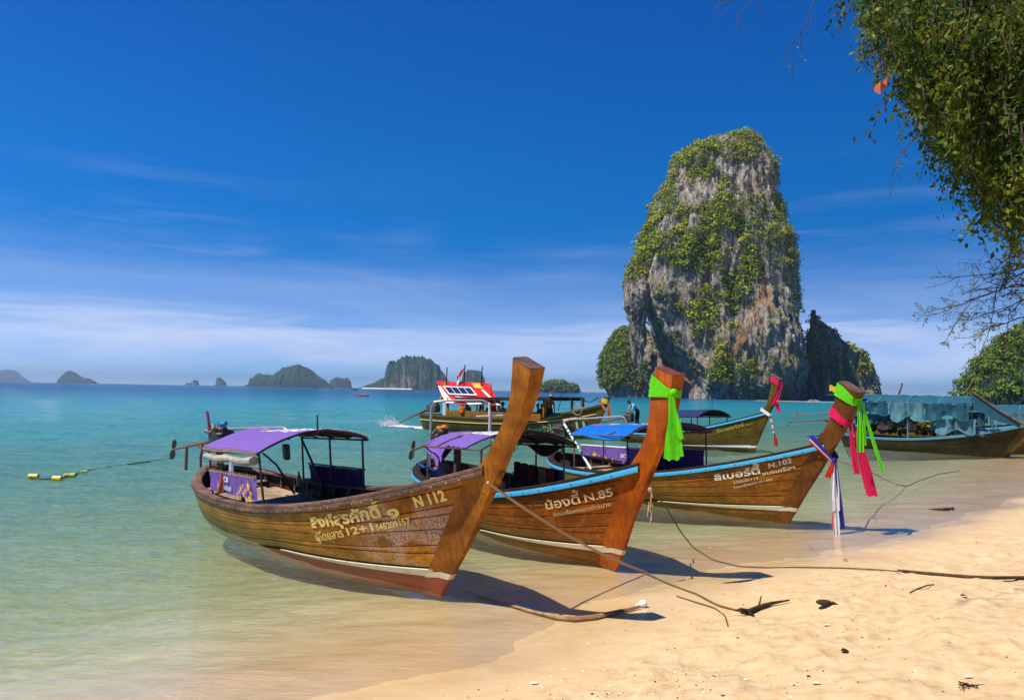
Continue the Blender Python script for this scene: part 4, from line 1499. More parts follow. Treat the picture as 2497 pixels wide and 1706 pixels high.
class Canopy:
    def __init__(s, x0, x1, half, eave, ridge, tilt, sag=.0, twist=0.0):
        s.x0, s.x1, s.half, s.eave, s.ridge, s.tilt, s.sag = x0, x1, half, eave, ridge, tilt, sag

    def z(s, x, y):
        q = (x - (s.x0 + s.x1) / 2) / (s.x1 - s.x0)
        return s.eave + (s.ridge - s.eave) * (1 - abs(y / s.half) ** 1.9) + s.tilt * q

    def z_cloth(s, x, y):
        fx = (x - s.x0) / (s.x1 - s.x0)
        k = 5
        return s.z(x, y) + .016 - s.sag * abs(math.sin(fx * k * math.pi)) * (1 - .3 * abs(y / s.half)) + float(vnoise(x * 1.7, y * 2.2, 0, 5)) * .018 + float(vnoise(x * 5, y * 5, 0, 6)) * .006


def canopy(root, c, mt, under, y0=-1.0, y1=1.0, x0=None, x1=None, edge=None, name='canopy'):
    xs = np.linspace(c.x0 if x0 is None else x0, c.x1 if x1 is None else x1, 41)
    ys = np.linspace(y0 * c.half, y1 * c.half, 25)
    G = np.array([[(x, y, c.z_cloth(x, y)) for y in ys] for x in xs])
    if edge is not None:
        G = edge(G)
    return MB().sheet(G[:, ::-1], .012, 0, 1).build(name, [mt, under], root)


def canopy_frame(root, c, H, posts, mt, r=.017):
    for x in np.linspace(c.x0 + .04, c.x1 - .04, 5):
        MB().tube([(x, y, c.z(x, y) - .02) for y in np.linspace(-c.half, c.half, 13)], r * .9, 6).build('rafter', mt, root)
    for y in (-c.half + .02, 0, c.half - .02):
        MB().tube([(x, y, c.z(x, y) - .035) for x in np.linspace(c.x0, c.x1, 7)], r, 6).build('purlin', mt, root)
    for x, y in posts:
        zb = H.zsheer(x) - .12
        hw = H.half(x, H.zsheer(x) - .02) - .10
        yb = math.copysign(min(abs(y), hw), y)
        yt = math.copysign(min(abs(y), c.half - .05), y)
        MB().tube([(x, yb, zb), (x, yb * .5 + yt * .5, (zb + c.z(x, yt)) / 2), (x, yt, c.z(x, yt) - .03)], r * 1.15, 7).build('post', mt, root)


def lacing(parent, pts, r=.028, n=26, wire=.0065, mt=None):
    """a cord wound round an edge"""
    P = [Vector(p) for p in pts]
    L = [0]
    for a, b in zip(P[:-1], P[1:]):
        L.append(L[-1] + (b - a).length)
    path = []
    for k in range(n * 8 + 1):
        d = L[-1] * k / (n * 8)
        i = max(j for j in range(len(L)) if L[j] <= d + 1e-9)
        i = min(i, len(P) - 2)
        q = P[i].lerp(P[i + 1], (d - L[i]) / max(L[i + 1] - L[i], 1e-6))
        ax = (P[i + 1] - P[i]).normalized()
        e1 = ax.cross(Vector((0, 0, 1))).normalized()
        e2 = ax.cross(e1)
        a = 2 * math.pi * k / 8
        path.append(q + (e1 * math.cos(a) + e2 * math.sin(a)) * r)
    MB().tube(path, wire, 4).build('lacing', mt or m_rope, parent)


def curtain(root, name, A, B, h, mt, pleats=14, depth=.018, side=-1, n=56, hem=0.0):
    """cloth hung between A and B (top corners), h deep"""
    A, B = Vector(A), Vector(B)
    ax = (B - A).normalized()
    nr = ax.cross(Vector((0, 0, 1))).normalized()
    G = []
    for i in range(n + 1):
        f = i / n
        row = []
        for j in range(9):
            g = j / 8
            p = A.lerp(B, f) - Vector((0, 0, h * g * (1 + hem * math.sin(f * 9))))
            wv = math.sin(f * pleats * 2 * math.pi + 1.5 * math.sin(f * 13)) * depth * (1 - .5 * g) + float(vnoise(f * 9, g * 2, 0, 3)) * depth
            row.append(p + nr * wv - Vector((0, 0, .012 * abs(math.sin(f * pleats * math.pi)) * (1 - g))))
        G.append(row)
    return MB().sheet(G, .006).build(name, mt, root)


def engine(root, x, z, shaft_to, seed=0, accent=m_plas_blue, mount_z=.8, prop=True):
    """a car engine on a swivel, with its long tail shaft"""
    rnd = random.Random(seed)
    e = MB().box((x, 0, z), (.62, .30, .26), (0, .05, 0), bev=.03).box((x + .02, 0, z + .17), (.50, .20, .12), bev=.03).box((x - .36, 0, z - .02), (.16, .26, .30), bev=.04)
    for k in range(4):
        e.tube([(x - .22 + .14 * k, .10, z + .14), (x - .22 + .14 * k, .21, z + .12), (x - .20 + .14 * k, .25, z + .02)], .022, 6)
        e.ball((x - .2 + .14 * k, -.02, z + .25), (.03, .03, .03), 6)
    for k in range(16):
        e.box((x + rnd.uniform(-.38, .38), rnd.uniform(-.2, .2), z + rnd.uniform(-.16, .26)), (rnd.uniform(.03, .13), rnd.uniform(.03, .1), rnd.uniform(.03, .12)), (rnd.random(), rnd.random(), rnd.random()), bev=.008)
    eng = e.build('engine', m_engine, root)
    a = MB()
    for (dx, dz, r) in ((.36, .02, .10), (.36, .17, .055), (.37, -.11, .06)):
        a.tube([(x + dx, -.02, z + dz), (x + dx + .05, -.02, z + dz)], r, 14)
    a.build('pulley', m_iron, eng)
    MB().tube([(x - .3, -.17, z + .1), (x - .05, -.22, z + .13), (x + .2, -.22, z + .14), (x + .38, -.2, z + .25)], .032, 8).build('exhaust_pipe', m_rust, eng)
    b = MB().tube([(x + .1, .0, z + .24), (x + .1, .0, z + .31)], .11, 12).tube([(x + .2, 0, z + .29), (x + .42, .02, z + .31)], .045, 8)
    b.build('air_filter', accent, eng)
    for k in range(5):
        p0 = Vector((x + rnd.uniform(-.3, .3), rnd.uniform(-.2, .2), z + rnd.uniform(.0, .25)))
        MB().tube([p0, p0 + Vector((rnd.uniform(-.1, .1), rnd.uniform(-.12, .12), .09)), p0 + Vector((rnd.uniform(-.25, .25), rnd.uniform(-.2, .2), -.05))], .009, 5).build('hose', m_iron, eng)
    MB().tube([(x, 0, mount_z), (x, 0, z - .12)], .045, 8).tube([(x - .25, 0, mount_z + .05), (x - .25, 0, z - .12)], .03, 8).tube([(x - .3, -.25, mount_z), (x - .3, .25, mount_z)], .04, 8).build('engine_mount', m_iron, root)
    s0, s1 = Vector((x - .4, 0, z - .1)), Vector(shaft_to)
    sh = MB().tube([s0, s0.lerp(s1, .5), s1], [.042, .036, .028], 8)
    mid = s0.lerp(s1, .32)
    sh.box(mid + Vector((0, 0, -.05)), (.42, .06, .12), (0, math.atan2(s0.z - s1.z, (s0 - s1).length), 0), bev=.015)
    so = sh.build('tail_shaft', m_rust, root)
    if prop:
        pb = MB()
        for k in range(2):
            ang = k * math.pi + .25
            c = s1 + Vector((-.02, math.sin(ang) * .13, math.cos(ang) * .13))
            pb.ball(c, (.018, .085, .13), 10, rot=(-ang, .0, .55))
        pb.tube([s1 + Vector((-.06, 0, 0)), s1 + Vector((.06, 0, 0))], .03, 8)
        pb.build('propeller', m_bronze, so)
        MB().tube([s1 + Vector((.16, 0, 0)), s1 + Vector((.1, 0, -.16)), s1 + Vector((-.10, 0, -.25)), s1 + Vector((-.16, 0, -.22))], .012, 5).build('skeg', m_iron, so)
    return eng


def flowers(parent, o, ex, ez, mt, spots, n=None):
    mb = MB()
    o, ex, ez = Vector(o), Vector(ex), Vector(ez)
    nn = ex.cross(ez).normalized() * .012
    for (a, b, r) in spots:
        c = o + ex * a + ez * b + nn
        lx, lz = ex.normalized(), ez.normalized()
        pts = []
        for k in range(10):
            rr = r if k % 2 == 0 else r * .45
            t = math.pi / 2 + k * math.pi / 5
            pts.append(c + lx * rr * math.cos(t) + lz * rr * math.sin(t))
        mb.add([c] + pts, [(0, 1 + k, 1 + (k + 1) % 10) for k in range(10)])
    return mb.build('gold_flowers', mt, parent, smooth=False)


# ---- boat N 112
HA = Hull((-0.8906, 10.3138), -0.9279, 0.0988, 9.593, 1.471, .986, .419, 3.9, 2.43, (.815, .4025, .7496, 1.7645), (.30, .12),
          front=[(0.03, -.08), (.13, .05), (.41, .32), (.83, .77), (1.18, 1.20), (1.44, 1.52), (1.64, 1.79), (1.76, 1.98), (1.93, 2.18), (2.07, 2.36), (2.22, 2.60), (2.31, 2.84)],
          rear=[(1.10, 1.68), (1.31, 1.84), (1.52, 2.04), (1.70, 2.24), (1.80, 2.37), (1.89, 2.54), (1.96, 2.77), (2.0, 2.965)])
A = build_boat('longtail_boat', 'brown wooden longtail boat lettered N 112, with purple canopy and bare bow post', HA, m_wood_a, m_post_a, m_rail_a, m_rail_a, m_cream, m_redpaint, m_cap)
hull_text(A, HA, 'สิงห์สุรศักดิ์', (.7037, .755), (.8513, .805), .112, m_letter_a, bold=.045)
hull_text(A, HA, '๑', (.8630, .785), (.8830, .79), .10, m_letter_a, bold=.05)
hull_text(A, HA, 'ผู้โดยสาร', (.7175, .60), (.782, .648), .085, m_letter_a, bold=.02)
hull_text(A, HA, '12+1', (.7895, .660), (.842, .688), .075, m_letter_a, bold=.025)
hull_text(A, HA, '545209157', (.8475, .685), (.906, .712), .055, m_letter_a, bold=.03)
hull_text(A, HA, 'N 112', (.905, .836), (.9505, .846), .085, m_letter_a, bold=.045)
cA = Canopy(-6.5, -3.62, .97, 1.585, 1.835, .13, .02)
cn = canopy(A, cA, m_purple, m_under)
lacing(cn, [(x, -cA.half - .005, cA.z_cloth(x, -cA.half)) for x in np.linspace(cA.x0, cA.x1, 8)], .03, 26)
lacing(cn, [(cA.x1 + .01, y, cA.z_cloth(cA.x1, y)) for y in np.linspace(.05, cA.half, 8)], .024, 14, .005)
plane_text(cn, 'ไทยพาณิชย์', (-5.75, .12, 0), (1.75, 0, 0), (0, .42, 0), m_print_white, bold=.02, bend=lambda p: Vector((p.x + (p.y - .1) * .3, p.y - .30, cA.z_cloth(p.x, p.y - .30) + .014)))
plane_text(cn, '>', (-6.2, .1, 0), (.36, 0, 0), (0, .3, 0), m_gold, bold=.03, name='emblem', bend=lambda p: Vector((p.x, p.y - .22, cA.z_cloth(p.x, p.y - .22) + .014)))
canopy_frame(A, cA, HA, [(-6.42, -.9), (-3.74, -.9), (-6.42, .9), (-5.1, .9), (-3.74, .9)], m_iron)
MB().tube([(-6.35, .86, 1.5), (-5.6, .8, .95), (-5.2, .75, .72)], .022, 6).build('brace', m_iron, A)
MB().tube([(-3.5, 0, 1.86), (-3.47, 0, 2.16)], [.016, .013], 6).build('mast', m_iron, A)
MB().tube([(x, -.95 + .02 * math.sin(x * 4), cA.z(x, -.96) - .13 - .035 * math.sin((x + 6.4) * 2.4) ** 2) for x in np.linspace(-6.42, -3.82, 24)], [.06 + .028 * abs(math.sin((x + 6.4) * 2.1)) for x in np.linspace(-6.42, -3.82, 24)], 10, flat=.85).build('rolled_blind', m_roll, A)
bn = curtain(A, 'side_banner', (-6.36, -.93, 1.135), (-3.82, -.93, 1.235), .36, m_purple, 9, .012)
lacing(A, [(-6.36, -.93, 1.15), (-3.82, -.93, 1.25)], .026, 20)
plane_text(bn, 'SCB', (-5.55, -.955, 1.02), (.34, 0, .012), (0, 0, .09), m_print_white, bold=.02)
plane_text(bn, 'ไทยพาณิชย์', (-5.85, -.955, .87), (.78, 0, .02), (0, 0, .085), m_print_white, bold=.008)
flowers(bn, (-4.75, -.965, .84), (1, 0, .03), (0, 0, 1), m_gold, [(0.05, .05, .05), (.16, .10, .055), (.25, .16, .06), (.2, .0, .05), (.38, .08, .07), (.5, .0, .07), (.48, .14, .06), (.62, .22, .10), (.66, .03, .08), (.74, .12, .06), (.35, .21, .045), (.1, -.02, .04)])
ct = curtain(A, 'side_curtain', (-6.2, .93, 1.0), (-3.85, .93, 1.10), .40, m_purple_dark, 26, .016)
MB().tube([(-6.28, .93, 1.01), (-3.78, .93, 1.11)], .016, 6).build('curtain_rail', m_iron, A)
engine(A, -8.75, 1.50, (-12.75, 0, .95), 3)
MB().tube([(-10.15, .3, .62), (-10.15, .3, 1.42), (-10.1, .3, 1.53), (-9.95, .3, 1.57), (-5.95, .3, 1.80), (-5.75, .3, 1.80), (-5.62, .3, 1.72), (-5.55, .3, 1.60)], .028, 8).build('pipe_rail', m_steel, A)
MB().tube([(-9.6, 0, 2.02), (-9.55, 0, 1.9), (-9.5, 0, 1.7), (-9.5, 0, 1.4)], [.035, .034, .03, .03], 8).build('tiller_tube', m_tube_red, A)
MB().tube([(-9.75, -.1, 1.2), (-9.95, -.1, 1.0), (-10.0, -.1, .75)], .03, 8).build('hose_loop', m_tube_red, A)
MB().tube([(-9.9, -.45, .75), (-9.9, -.4, 1.25)], .035, 7).build('stern_bitt', m_rail_a, A)
MB().tube([(-8.4, .1, .95), (-7.2, -.3, .8), (-6.4, -.5, .75)], .05, 8).build('exhaust_tube', m_steel, A)
MB().tube([(-6.6, .1, 1.35), (-6.0, .2, 1.1), (-5.45, .3, .6)], .02, 6).build('stay', m_iron, A)
MB().prism([(-9.65, .52), (-10.25, .30), (-10.05, .12), (-9.75, -.16), (-9.3, -.2), (-9.35, .2)], -.03, .03).build('rudder', m_orangepaint, A)
MB().box((-5.2, .1, 1.42), (.16, .10, .28), bev=.02).build('hanging_bag', m_plas_navy, A)
MB().box((-3.2, -.15, .55), (.5, .34, .26), bev=.04).build('fuel_tank', m_plas_navy, A)
HB_ = MB().tube([(-5.45, -.98, 1.2), (-5.5, -.99, 1.0), (-5.62, -.99, .86), (-5.66, -.99, .80)], [.012, .03, .045, .03], 7)
tag(HB_.build('fender', m_c_orange), 'orange fender hanging on the purple banner of boat N 112', 'fender').matrix_world = Matrix.Translation((HA.foot[0], HA.foot[1], 0)) @ Euler((HA.roll, 0, HA.yaw)).to_matrix().to_4x4()


def in_boat(o, H, off=(0, 0, 0)):
    o.matrix_world = Matrix.Translation((H.foot[0], H.foot[1], 0)) @ Euler((H.roll, 0, H.yaw)).to_matrix().to_4x4() @ Matrix.Translation(off)
    return o


b = MB().tube([(0, 0, .0), (0, 0, .13)], [.045, .05], 10).tube([(0, 0, .13), (0, 0, .24)], [.05, .016], 10)
bo = b.build('bottle', m_bottle)
MB().tube([(0, 0, .24), (0, 0, .28)], .02, 8).build('cap', m_plas_blue, bo)
in_boat(tag(bo, 'pale green bottle with blue cap standing inside boat N 112', 'bottle'), HA, (-6.0, .62, .64))
mb = MB()
for k in range(16):
    a = RNG.uniform(0, 6.28); r = RNG.uniform(.05, .2)
    mb.tube([(r * math.cos(a), r * math.sin(a), .02 * k * .3), (r * math.cos(a + 1), r * math.sin(a + 1), .02 * k * .3 + .05), (r * math.cos(a + 2.2), r * math.sin(a + 2.2), .02 * k * .3)], .018, 5)
in_boat(tag(mb.build('rope_coil', m_rope), 'heap of tan rope lying in the bottom of boat N 112', 'rope'), HA, (-5.3, .45, .52))

# ---- boat N.85
HB = Hull((1.5528, 11.9884), -1.1438, .018, 8.542, .981, 1.088, .45, 3.72, 2.52, (.859, .5576, .57, 1.6357), (.30, .10),
          front=[(.05, -.08), (.14, .02), (.32, .31), (.59, .81), (.89, 1.25), (1.15, 1.68), (1.34, 1.96), (1.48, 2.22), (1.56, 2.41), (1.61, 2.64), (1.66, 2.83)],
          rear=[(.59, 1.59), (.85, 1.83), (1.0, 2.04), (1.05, 2.2), (1.12, 2.5), (1.18, 2.75), (1.25, 2.95)], th=(.07, .105))
B = build_boat('longtail_boat', 'red brown longtail boat lettered N.85 with light blue rail and orange bow post', HB, m_wood_b, m_post_b, m_dark, m_blue, m_cream, m_wood_b, m_cap_red)
hull_text(B, HB, 'น้องดี้', (.825, .735), (.8990, .766), .098, m_letter_b, bold=.018)
hull_text(B, HB, 'N.85', (.9075, .768), (.9575, .79), .076, m_letter_b, bold=.018)
hull_text(B, HB, 'ชมรมเรือหางยาวอ่าวนาง', (.8438, .652), (.9587, .695), .042, m_letter_b, bold=.0)
hull_text(B, HB, '54-0652', (.785, .825), (.815, .832), .04, m_letter_ghost, bold=.01)
hull_text(B, HB, '-2-8651', (.778, .770), (.822, .778), .04, m_letter_ghost, bold=.01)
cB = Canopy(-6.05, -2.78, .97, 1.50, 1.77, .16, .015)


def torn(G):
    # the stern corner has come loose and droops
    G = G.copy()
    for i in range(G.shape[0]):
        for j in range(G.shape[1]):
            x, y, z = G[i, j]
            k = max(0, 1 - abs(x + 5.35) / .75) * max(0, (-y - .35) / .62)
            G[i, j, 2] -= .42 * k * (1 + .25 * math.sin(x * 17)) + .02 * math.sin(x * 23) * max(0, -y - .3)
            G[i, j, 1] += .10 * k
    return G


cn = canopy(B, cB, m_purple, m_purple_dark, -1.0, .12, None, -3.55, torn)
plane_text(cn, 'ไทยพาณิชย์', (-4.95, -.05, 0), (1.5, 0, 0), (0, .5, 0), m_print_white, bold=.02, bend=lambda p: Vector((p.x + p.y * .3, p.y - .36, cB.z_cloth(p.x, p.y - .36) + .014)))
plane_text(cn, 'V', (-5.35, -.05, 0), (.3, 0, 0), (0, .4, 0), m_gold, bold=.02, name='emblem', bend=lambda p: Vector((p.x + p.y * .3, p.y - .36, cB.z_cloth(p.x, p.y - .36) + .014)))
canopy(B, cB, m_mesh_black, m_mesh_black, .1, 1.0, None, None, None, 'shade_cloth')
canopy(B, cB, m_mesh_black, m_mesh_black, -.3, .1, -3.5, None, None, 'shade_cloth')
canopy_frame(B, cB, HB, [(-5.95, -.9), (-2.9, -.95), (-5.95, .9), (-4.4, .9), (-3.2, .9)], m_rail_a)
G = []
for f in np.linspace(0, 1, 20):
    x = -4.6 + 1.6 * f
    G.append([(x, .93 - .03 * j, cB.z(x, .93) - .05 - .2 * math.sin(f * 3.14) ** 1.5 * j / 5) for j in range(6)])
MB().sheet(G, .006).build('loose_flap', m_mesh_black, B)
MB().tube([(-6.75, -.6, .55), (-6.62, -.6, 2.2), (-6.56, -.55, 2.32), (-6.4, -.3, 2.36), (-6.22, .45, 2.36), (-6.16, .58, 2.3), (-6.14, .62, 2.1), (-6.14, .62, .7)], .028, 8).build('pipe_hoop', m_steel, B)
MB().tube([(-5.2, .2, 1.76), (-5.2, .2, 2.28), (-5.2, .2, 2.34)], .02, 7).tube([(-5.2, -.1, 2.05), (-5.2, .5, 2.06)], .014, 6).build('antenna_cross', m_white, B)
engine(B, -7.75, 1.42, (-9.6, -.1, 1.02), 5, m_plas_orange)
bn = curtain(B, 'side_curtain', (-5.4, .94, 1.03), (-3.25, .94, 1.08), .40, m_navy, 18, .014)
for k in range(5):
    x = -5.15 + .36 * k + (.1 if k > 2 else 0)
    v = MB().box((0, 0, 0), (.28, .07, .36), bev=.03).box((0, -.04, .02), (.10, .03, .30), bev=.01)
    v.box((0, -.045, -.06), (.28, .02, .03))
    vo = v.build('life_vest', m_c_maroon if k != 3 else m_rust)
    in_boat(tag(vo, ('first', 'second', 'third', 'fourth (rust brown)', 'fifth')[k] + ' life vest from the stern in the row inside boat N.85', 'life vest', 'maroon life vests in boat N.85'), HB, (x, .83, .90))
G = [[(-6.9 + 1.5 * f, -.86 + .5 * g, .95 - .28 * math.sin(f * 3.1) * g - .22 * g + .03 * math.sin(f * 14 + g * 5)) for g in np.linspace(0, 1, 8)] for f in np.linspace(0, 1, 24)]
in_boat(tag(MB().sheet(G, .01).build('blue_tarp', m_tarp_blue), 'bright blue tarp spread over the stern seat of boat N.85', 'tarp'), HB)
G = []
for i in range(22):
    f = i / 21
    G.append([(-6.45 + .75 * f, -.62 + .3 * g + .02 * math.sin(f * 20), .88 + .20 * math.exp(-((f - .55) / .16) ** 2) * (1 - abs(g - .5)) + .03 * math.sin(f * 16 + g * 9) - .06 * g) for g in np.linspace(0, 1, 9)])
in_boat(tag(MB().sheet(G, .012).build('salmon_towel', m_c_salmon), 'crumpled salmon pink towel lying on the blue tarp', 'towel'), HB)
MB().ball((-4.05, .8, 1.42), (.06, .05, .09), 8).build('hanging_lamp', m_c_maroon, B)
MB().box((-5.6, .3, .62), (.4, .5, .3), bev=.03).build('seat_box', m_plas_navy, B)
MB().box((-4.65, -.72, 1.1), (.12, .12, .66), bev=.01).build('roof_stanchion', m_rail_a, B)

# ---- boat N.102
HC = Hull((5.6367, 16.4249), -1.0293, .0319, 8.433, 1.186, 1.098, .353, 3.66, 2.15, (.78, .352, .728, 1.72), (.31, .10),
          front=[(.03, -.08), (.11, .02), (.32, .32), (.59, .72), (.93, 1.18), (1.16, 1.54), (1.28, 1.71), (1.41, 1.90), (1.56, 2.13), (1.70, 2.40), (1.81, 2.67)],
          rear=[(.76, 1.68), (.93, 1.82), (1.07, 1.95), (1.22, 2.24), (1.31, 2.5), (1.39, 2.72), (1.44, 2.88)], th=(.09, .14))
C_ = build_boat('longtail_boat', 'brown longtail boat lettered N.102 with light blue rail and green, pink and tricolour ribbons', HC, m_wood_c, m_post_c, m_dark, m_blue, m_cream, m_wood_c, m_cap)
hull_text(C_, HC, 'ลิเบอร์ตี้', (.7638, .765), (.874, .792), .10, m_letter_c, bold=.03)
hull_text(C_, HC, 'N.102', (.888, .842), (.936, .862), .065, m_letter_c, bold=.024)
hull_text(C_, HC, 'ชมรมเรือฯ', (.8815, .755), (.95, .779), .05, m_letter_c, bold=.004)
hull_text(C_, HC, '5752-01113', (.8163, .688), (.8738, .716), .034, m_letter_c, bold=.004)
hull_text(C_, HC, 'จำนวนผู้โดยสาร', (.8213, .620), (.876, .657), .028, m_letter_c, bold=.0)
hull_text(C_, HC, '15+1', (.880, .660), (.893, .668), .028, m_letter_c, bold=.0)
hull_text(C_, HC, 'คน', (.897, .671), (.9088, .679), .028, m_letter_c, bold=.0)
cC = Canopy(-6.2, -2.95, .97, 1.58, 1.80, .16, .012)
cn = canopy(C_, cC, m_purple, m_purple_dark, -.28, 1.0)
plane_text(cn, 'ไทยพาณิชย์', (-5.6, 0, 0), (2.3, 0, 0), (0, .4, 0), m_print_white, bold=.02, bend=lambda p: Vector((p.x + p.y * .4, p.y - .16, cC.z_cloth(p.x, p.y - .16) + .014)))


def flap(G):
    G = G.copy()
    for i in range(G.shape[0]):
        for j in range(G.shape[1]):
            x, y, z = G[i, j]
            k = max(0, (-y - .55) / .42)
            G[i, j, 2] -= k * (.07 + .05 * math.sin(x * 2.6 + 1))
            G[i, j, 1] += k * .04 * math.sin(x * 4)
    return G


canopy(C_, cC, m_tarp_blue, m_tarp_blue, -1.03, -.26, None, -3.9, flap, 'blue_flap')
canopy_frame(C_, cC, HC, [(-6.1, -.9), (-3.05, -.9), (-6.1, .9), (-4.6, .9), (-3.1, .9), (-7.1, .85)], m_rail_a)
bn = curtain(C_, 'side_banner', (-8.2, .88, .98), (-5.3, .95, 1.06), .44, m_purple, 14, .014)
MB().tube([(-8.25, .88, .99), (-5.25, .95, 1.07)], .018, 6).build('banner_rail', m_white, C_)
plane_text(bn, 'SCB', (-6.4, .90, .76), (.34, .01, .01), (0, 0, .10), m_print_white, bold=.02)
flowers(bn, (-7.9, .86, .68), (1, .02, 0), (0, 0, 1), m_gold, [(0, 0, .09), (.35, .06, .13), (.55, -.02, .1), (.85, .0, .1), (1.15, -.03, .08)])
curtain(C_, 'side_curtain', (-4.9, .93, 1.15), (-3.2, .93, 1.20), .46, m_purple_dark, 12, .016)
MB().tube([(-4.95, .93, 1.16), (-3.15, .93, 1.21)], .014, 6).build('curtain_rail', m_iron, C_)
engine(C_, -7.95, 1.42, (-10.6, .0, .9), 8, m_iron)
pp = MB().tube([(-5.75, -.62, .60), (-6.95, -.62, 1.72)], .035, 8).build('canopy_pole', m_white, C_)
for f in (.42, .62, .80, .88):
    a = Vector((-5.75, -.62, .60)).lerp(Vector((-6.95, -.62, 1.72)), f)
    d = Vector((-1.2, 0, 1.12)).normalized()
    MB().tube([a - d * .03, a + d * .03], .042, 8).build('green_band', m_teal_paint, pp)
MB().tube([(-6.95, -.62, 1.70), (-6.98, -.6, 1.80), (-6.9, -.5, 1.84), (-5.95, .52, 1.93), (-5.86, .6, 1.90), (-5.8, .63, 1.78)], .026, 8).build('pipe_rail', m_steel, C_)
MB().box((-4.2, .1, 1.42), (.10, .14, .2), bev=.02).build('hanging_bag', m_plas_navy, C_)
MB().box((-5.6, .5, 1.4), (.14, .12, .12), bev=.02).build('red_lamp', m_c_maroon, C_)
MB().tube([(-8.0, -.95, .75), (-8.05, -1.0, .45), (-8.0, -.98, .3), (-7.95, -1.0, .6)], .02, 6).build('hanging_hose', m_steel, C_)

# ---- the boat behind, moving between the moored ones and the tower
HD = Hull((10.827, 35.591), -1.06, 0, 9.985, .973, 1.247, .404, 3.58, 2.26, (.741, .273, .707, 1.891), (.30, .10),
          front=[(.02, -.1), (.19, .39), (.46, .9), (.85, 1.61), (.98, 1.89), (1.23, 2.31), (1.39, 2.73), (1.54, 3.27)],
          rear=[(.61, 1.95), (.80, 2.23), (.93, 2.53), (1.07, 2.98), (1.10, 3.47)], th=(.07, .13))
D = build_boat('longtail_boat', 'olive brown longtail boat with dark blue canopy and pink ribbon, before the limestone tower', HD, m_wood_far, m_wood_far, m_dark, m_blue, m_white, m_wood_far, m_cap, detail=False)
hull_text(D, HD, 'จีราพรทัวร์', (.79, .735), (.91, .80), .10, m_letter_dim, bold=.012)
hull_text(D, HD, 'กระบี่', (.915, .80), (.945, .80), .06, m_letter_dim, bold=.0)
cD = Canopy(-5.2, -2.45, 1.05, 1.48, 1.80, .10)
canopy(D, cD, m_navy, m_mesh_black)
canopy_frame(D, cD, HD, [(-5.1, -.95), (-2.6, -.95), (-5.1, .95), (-3.8, .95), (-2.6, .95)], m_iron, .022)
MB().tube([(-2.62, 0, 1.85), (-2.62, 0, 2.5)], .014, 5).build('mast', m_iron, D)
MB().tube([(-9.0, -.2, 1.25), (-10.6, -.4, .95), (-11.6, -.6, .9)], [.05, .04, .06], 6).build('tail_shaft', m_rust, D)
MB().box((-9.0, 0, 1.2), (.6, .35, .4), bev=.05).box((-8.9, 0, 1.45), (.4, .2, .15), bev=.03).build('engine', m_engine, D)
MB().tube([(-6.4, -.9, .95), (-4.8, -1.15, .82), (-4.2, -1.2, .78)], [.05, .06, .03], 7).build('oar', m_drift_pale, D)

# ---- the cook boat with the red awning
HE = Hull((4.3147, 43.7269), -.7307, 0, 13.879, 1.294, 1.485, .392, 5.0, 2.0, (.93, 1.108, .427, 2.056), (.28, .04),
          front=[(.1, -.1), (.57, .78), (.98, 1.51), (1.15, 1.91), (1.30, 2.30)], rear=[(.64, 1.86), (.81, 2.02), (.95, 2.33)], th=(.07, .10))
E_ = build_boat('cook_boat', 'large olive wooden boat with red awning, solar panel and passengers under a flat roof', HE, m_wood_far, m_wood_far, m_rail_a, m_wood_far, None, m_wood_far, m_dark,
                detail=False, trim=(.78, .028, m_letter_b))
hull_text(E_, HE, 'โรงครัวใต้', (.712, .36), (.832, .47), .20, m_letter_far, bold=.008)
hull_text(E_, HE, '11', (.918, .46), (.955, .47), .20, m_letter_far, bold=.03)
hull_text(E_, HE, 'จำนวนผู้โดยสาร35+3', (.752, .86), (.834, .885), .06, m_letter_far, bold=.0)
for side in (-1, 1):
    MB().box((-6.2, side * 1.30, 1.12), (7.6, .05, .42), bev=.01).build('cabin_wall', m_wood_c, E_, smooth=False)
for x in (-9.9, -8.3, -6.9, -5.6, -4.1, -2.2):
    for side in (-1, 1):
        MB().box((x, side * 1.28, 1.62), (.11, .10, .95)).build('post', m_wood_c, E_, smooth=False)
rf = MB().box((-5.3, 0, 2.16), (7.4, 3.0, .10), (0, -.02, 0), bev=.02)
for y in (-1.5, 1.5):
    rf.box((-5.3, y, 2.10), (7.5, .07, .18), (0, -.02, 0))
rf.build('flat_roof', m_dark, E_, smooth=False)
aw = lambda f, g: Vector((-12.1 + 4.7 * f + 2.2 * g, -.25 - 1.25 * g, 3.12 - 1.38 * g - .10 * f * (1 - g) + .03 * math.sin(f * 11) * g - .05 * math.sin(g * 3.1)))
ag = MB().sheet([[aw(f, g) for g in np.linspace(0, 1, 12)] for f in np.linspace(0, 1, 30)], .02).build('awning', m_tarp_red, E_)


def on_awning(poly, mt, name, lift=.03):
    """a printed patch on the awning, polygon in (f, g)"""
    n = (aw(.6, .5) - aw(.5, .5)).cross(aw(.5, .6) - aw(.5, .5)).normalized()
    if n.z < 0:
        n = -n
    mb = MB()
    P = []
    m = len(poly)
    for k in range(m):
        a, b = poly[k], poly[(k + 1) % m]
        for q in range(6):
            f, g = a[0] + (b[0] - a[0]) * q / 6, a[1] + (b[1] - a[1]) * q / 6
            P.append(aw(f, g) + n * lift)
    c = sum(P, Vector()) / len(P)
    mb.add([c] + P, [(0, 1 + k, 1 + (k + 1) % len(P)) for k in range(len(P))])
    return mb.build(name, mt, ag, smooth=False)


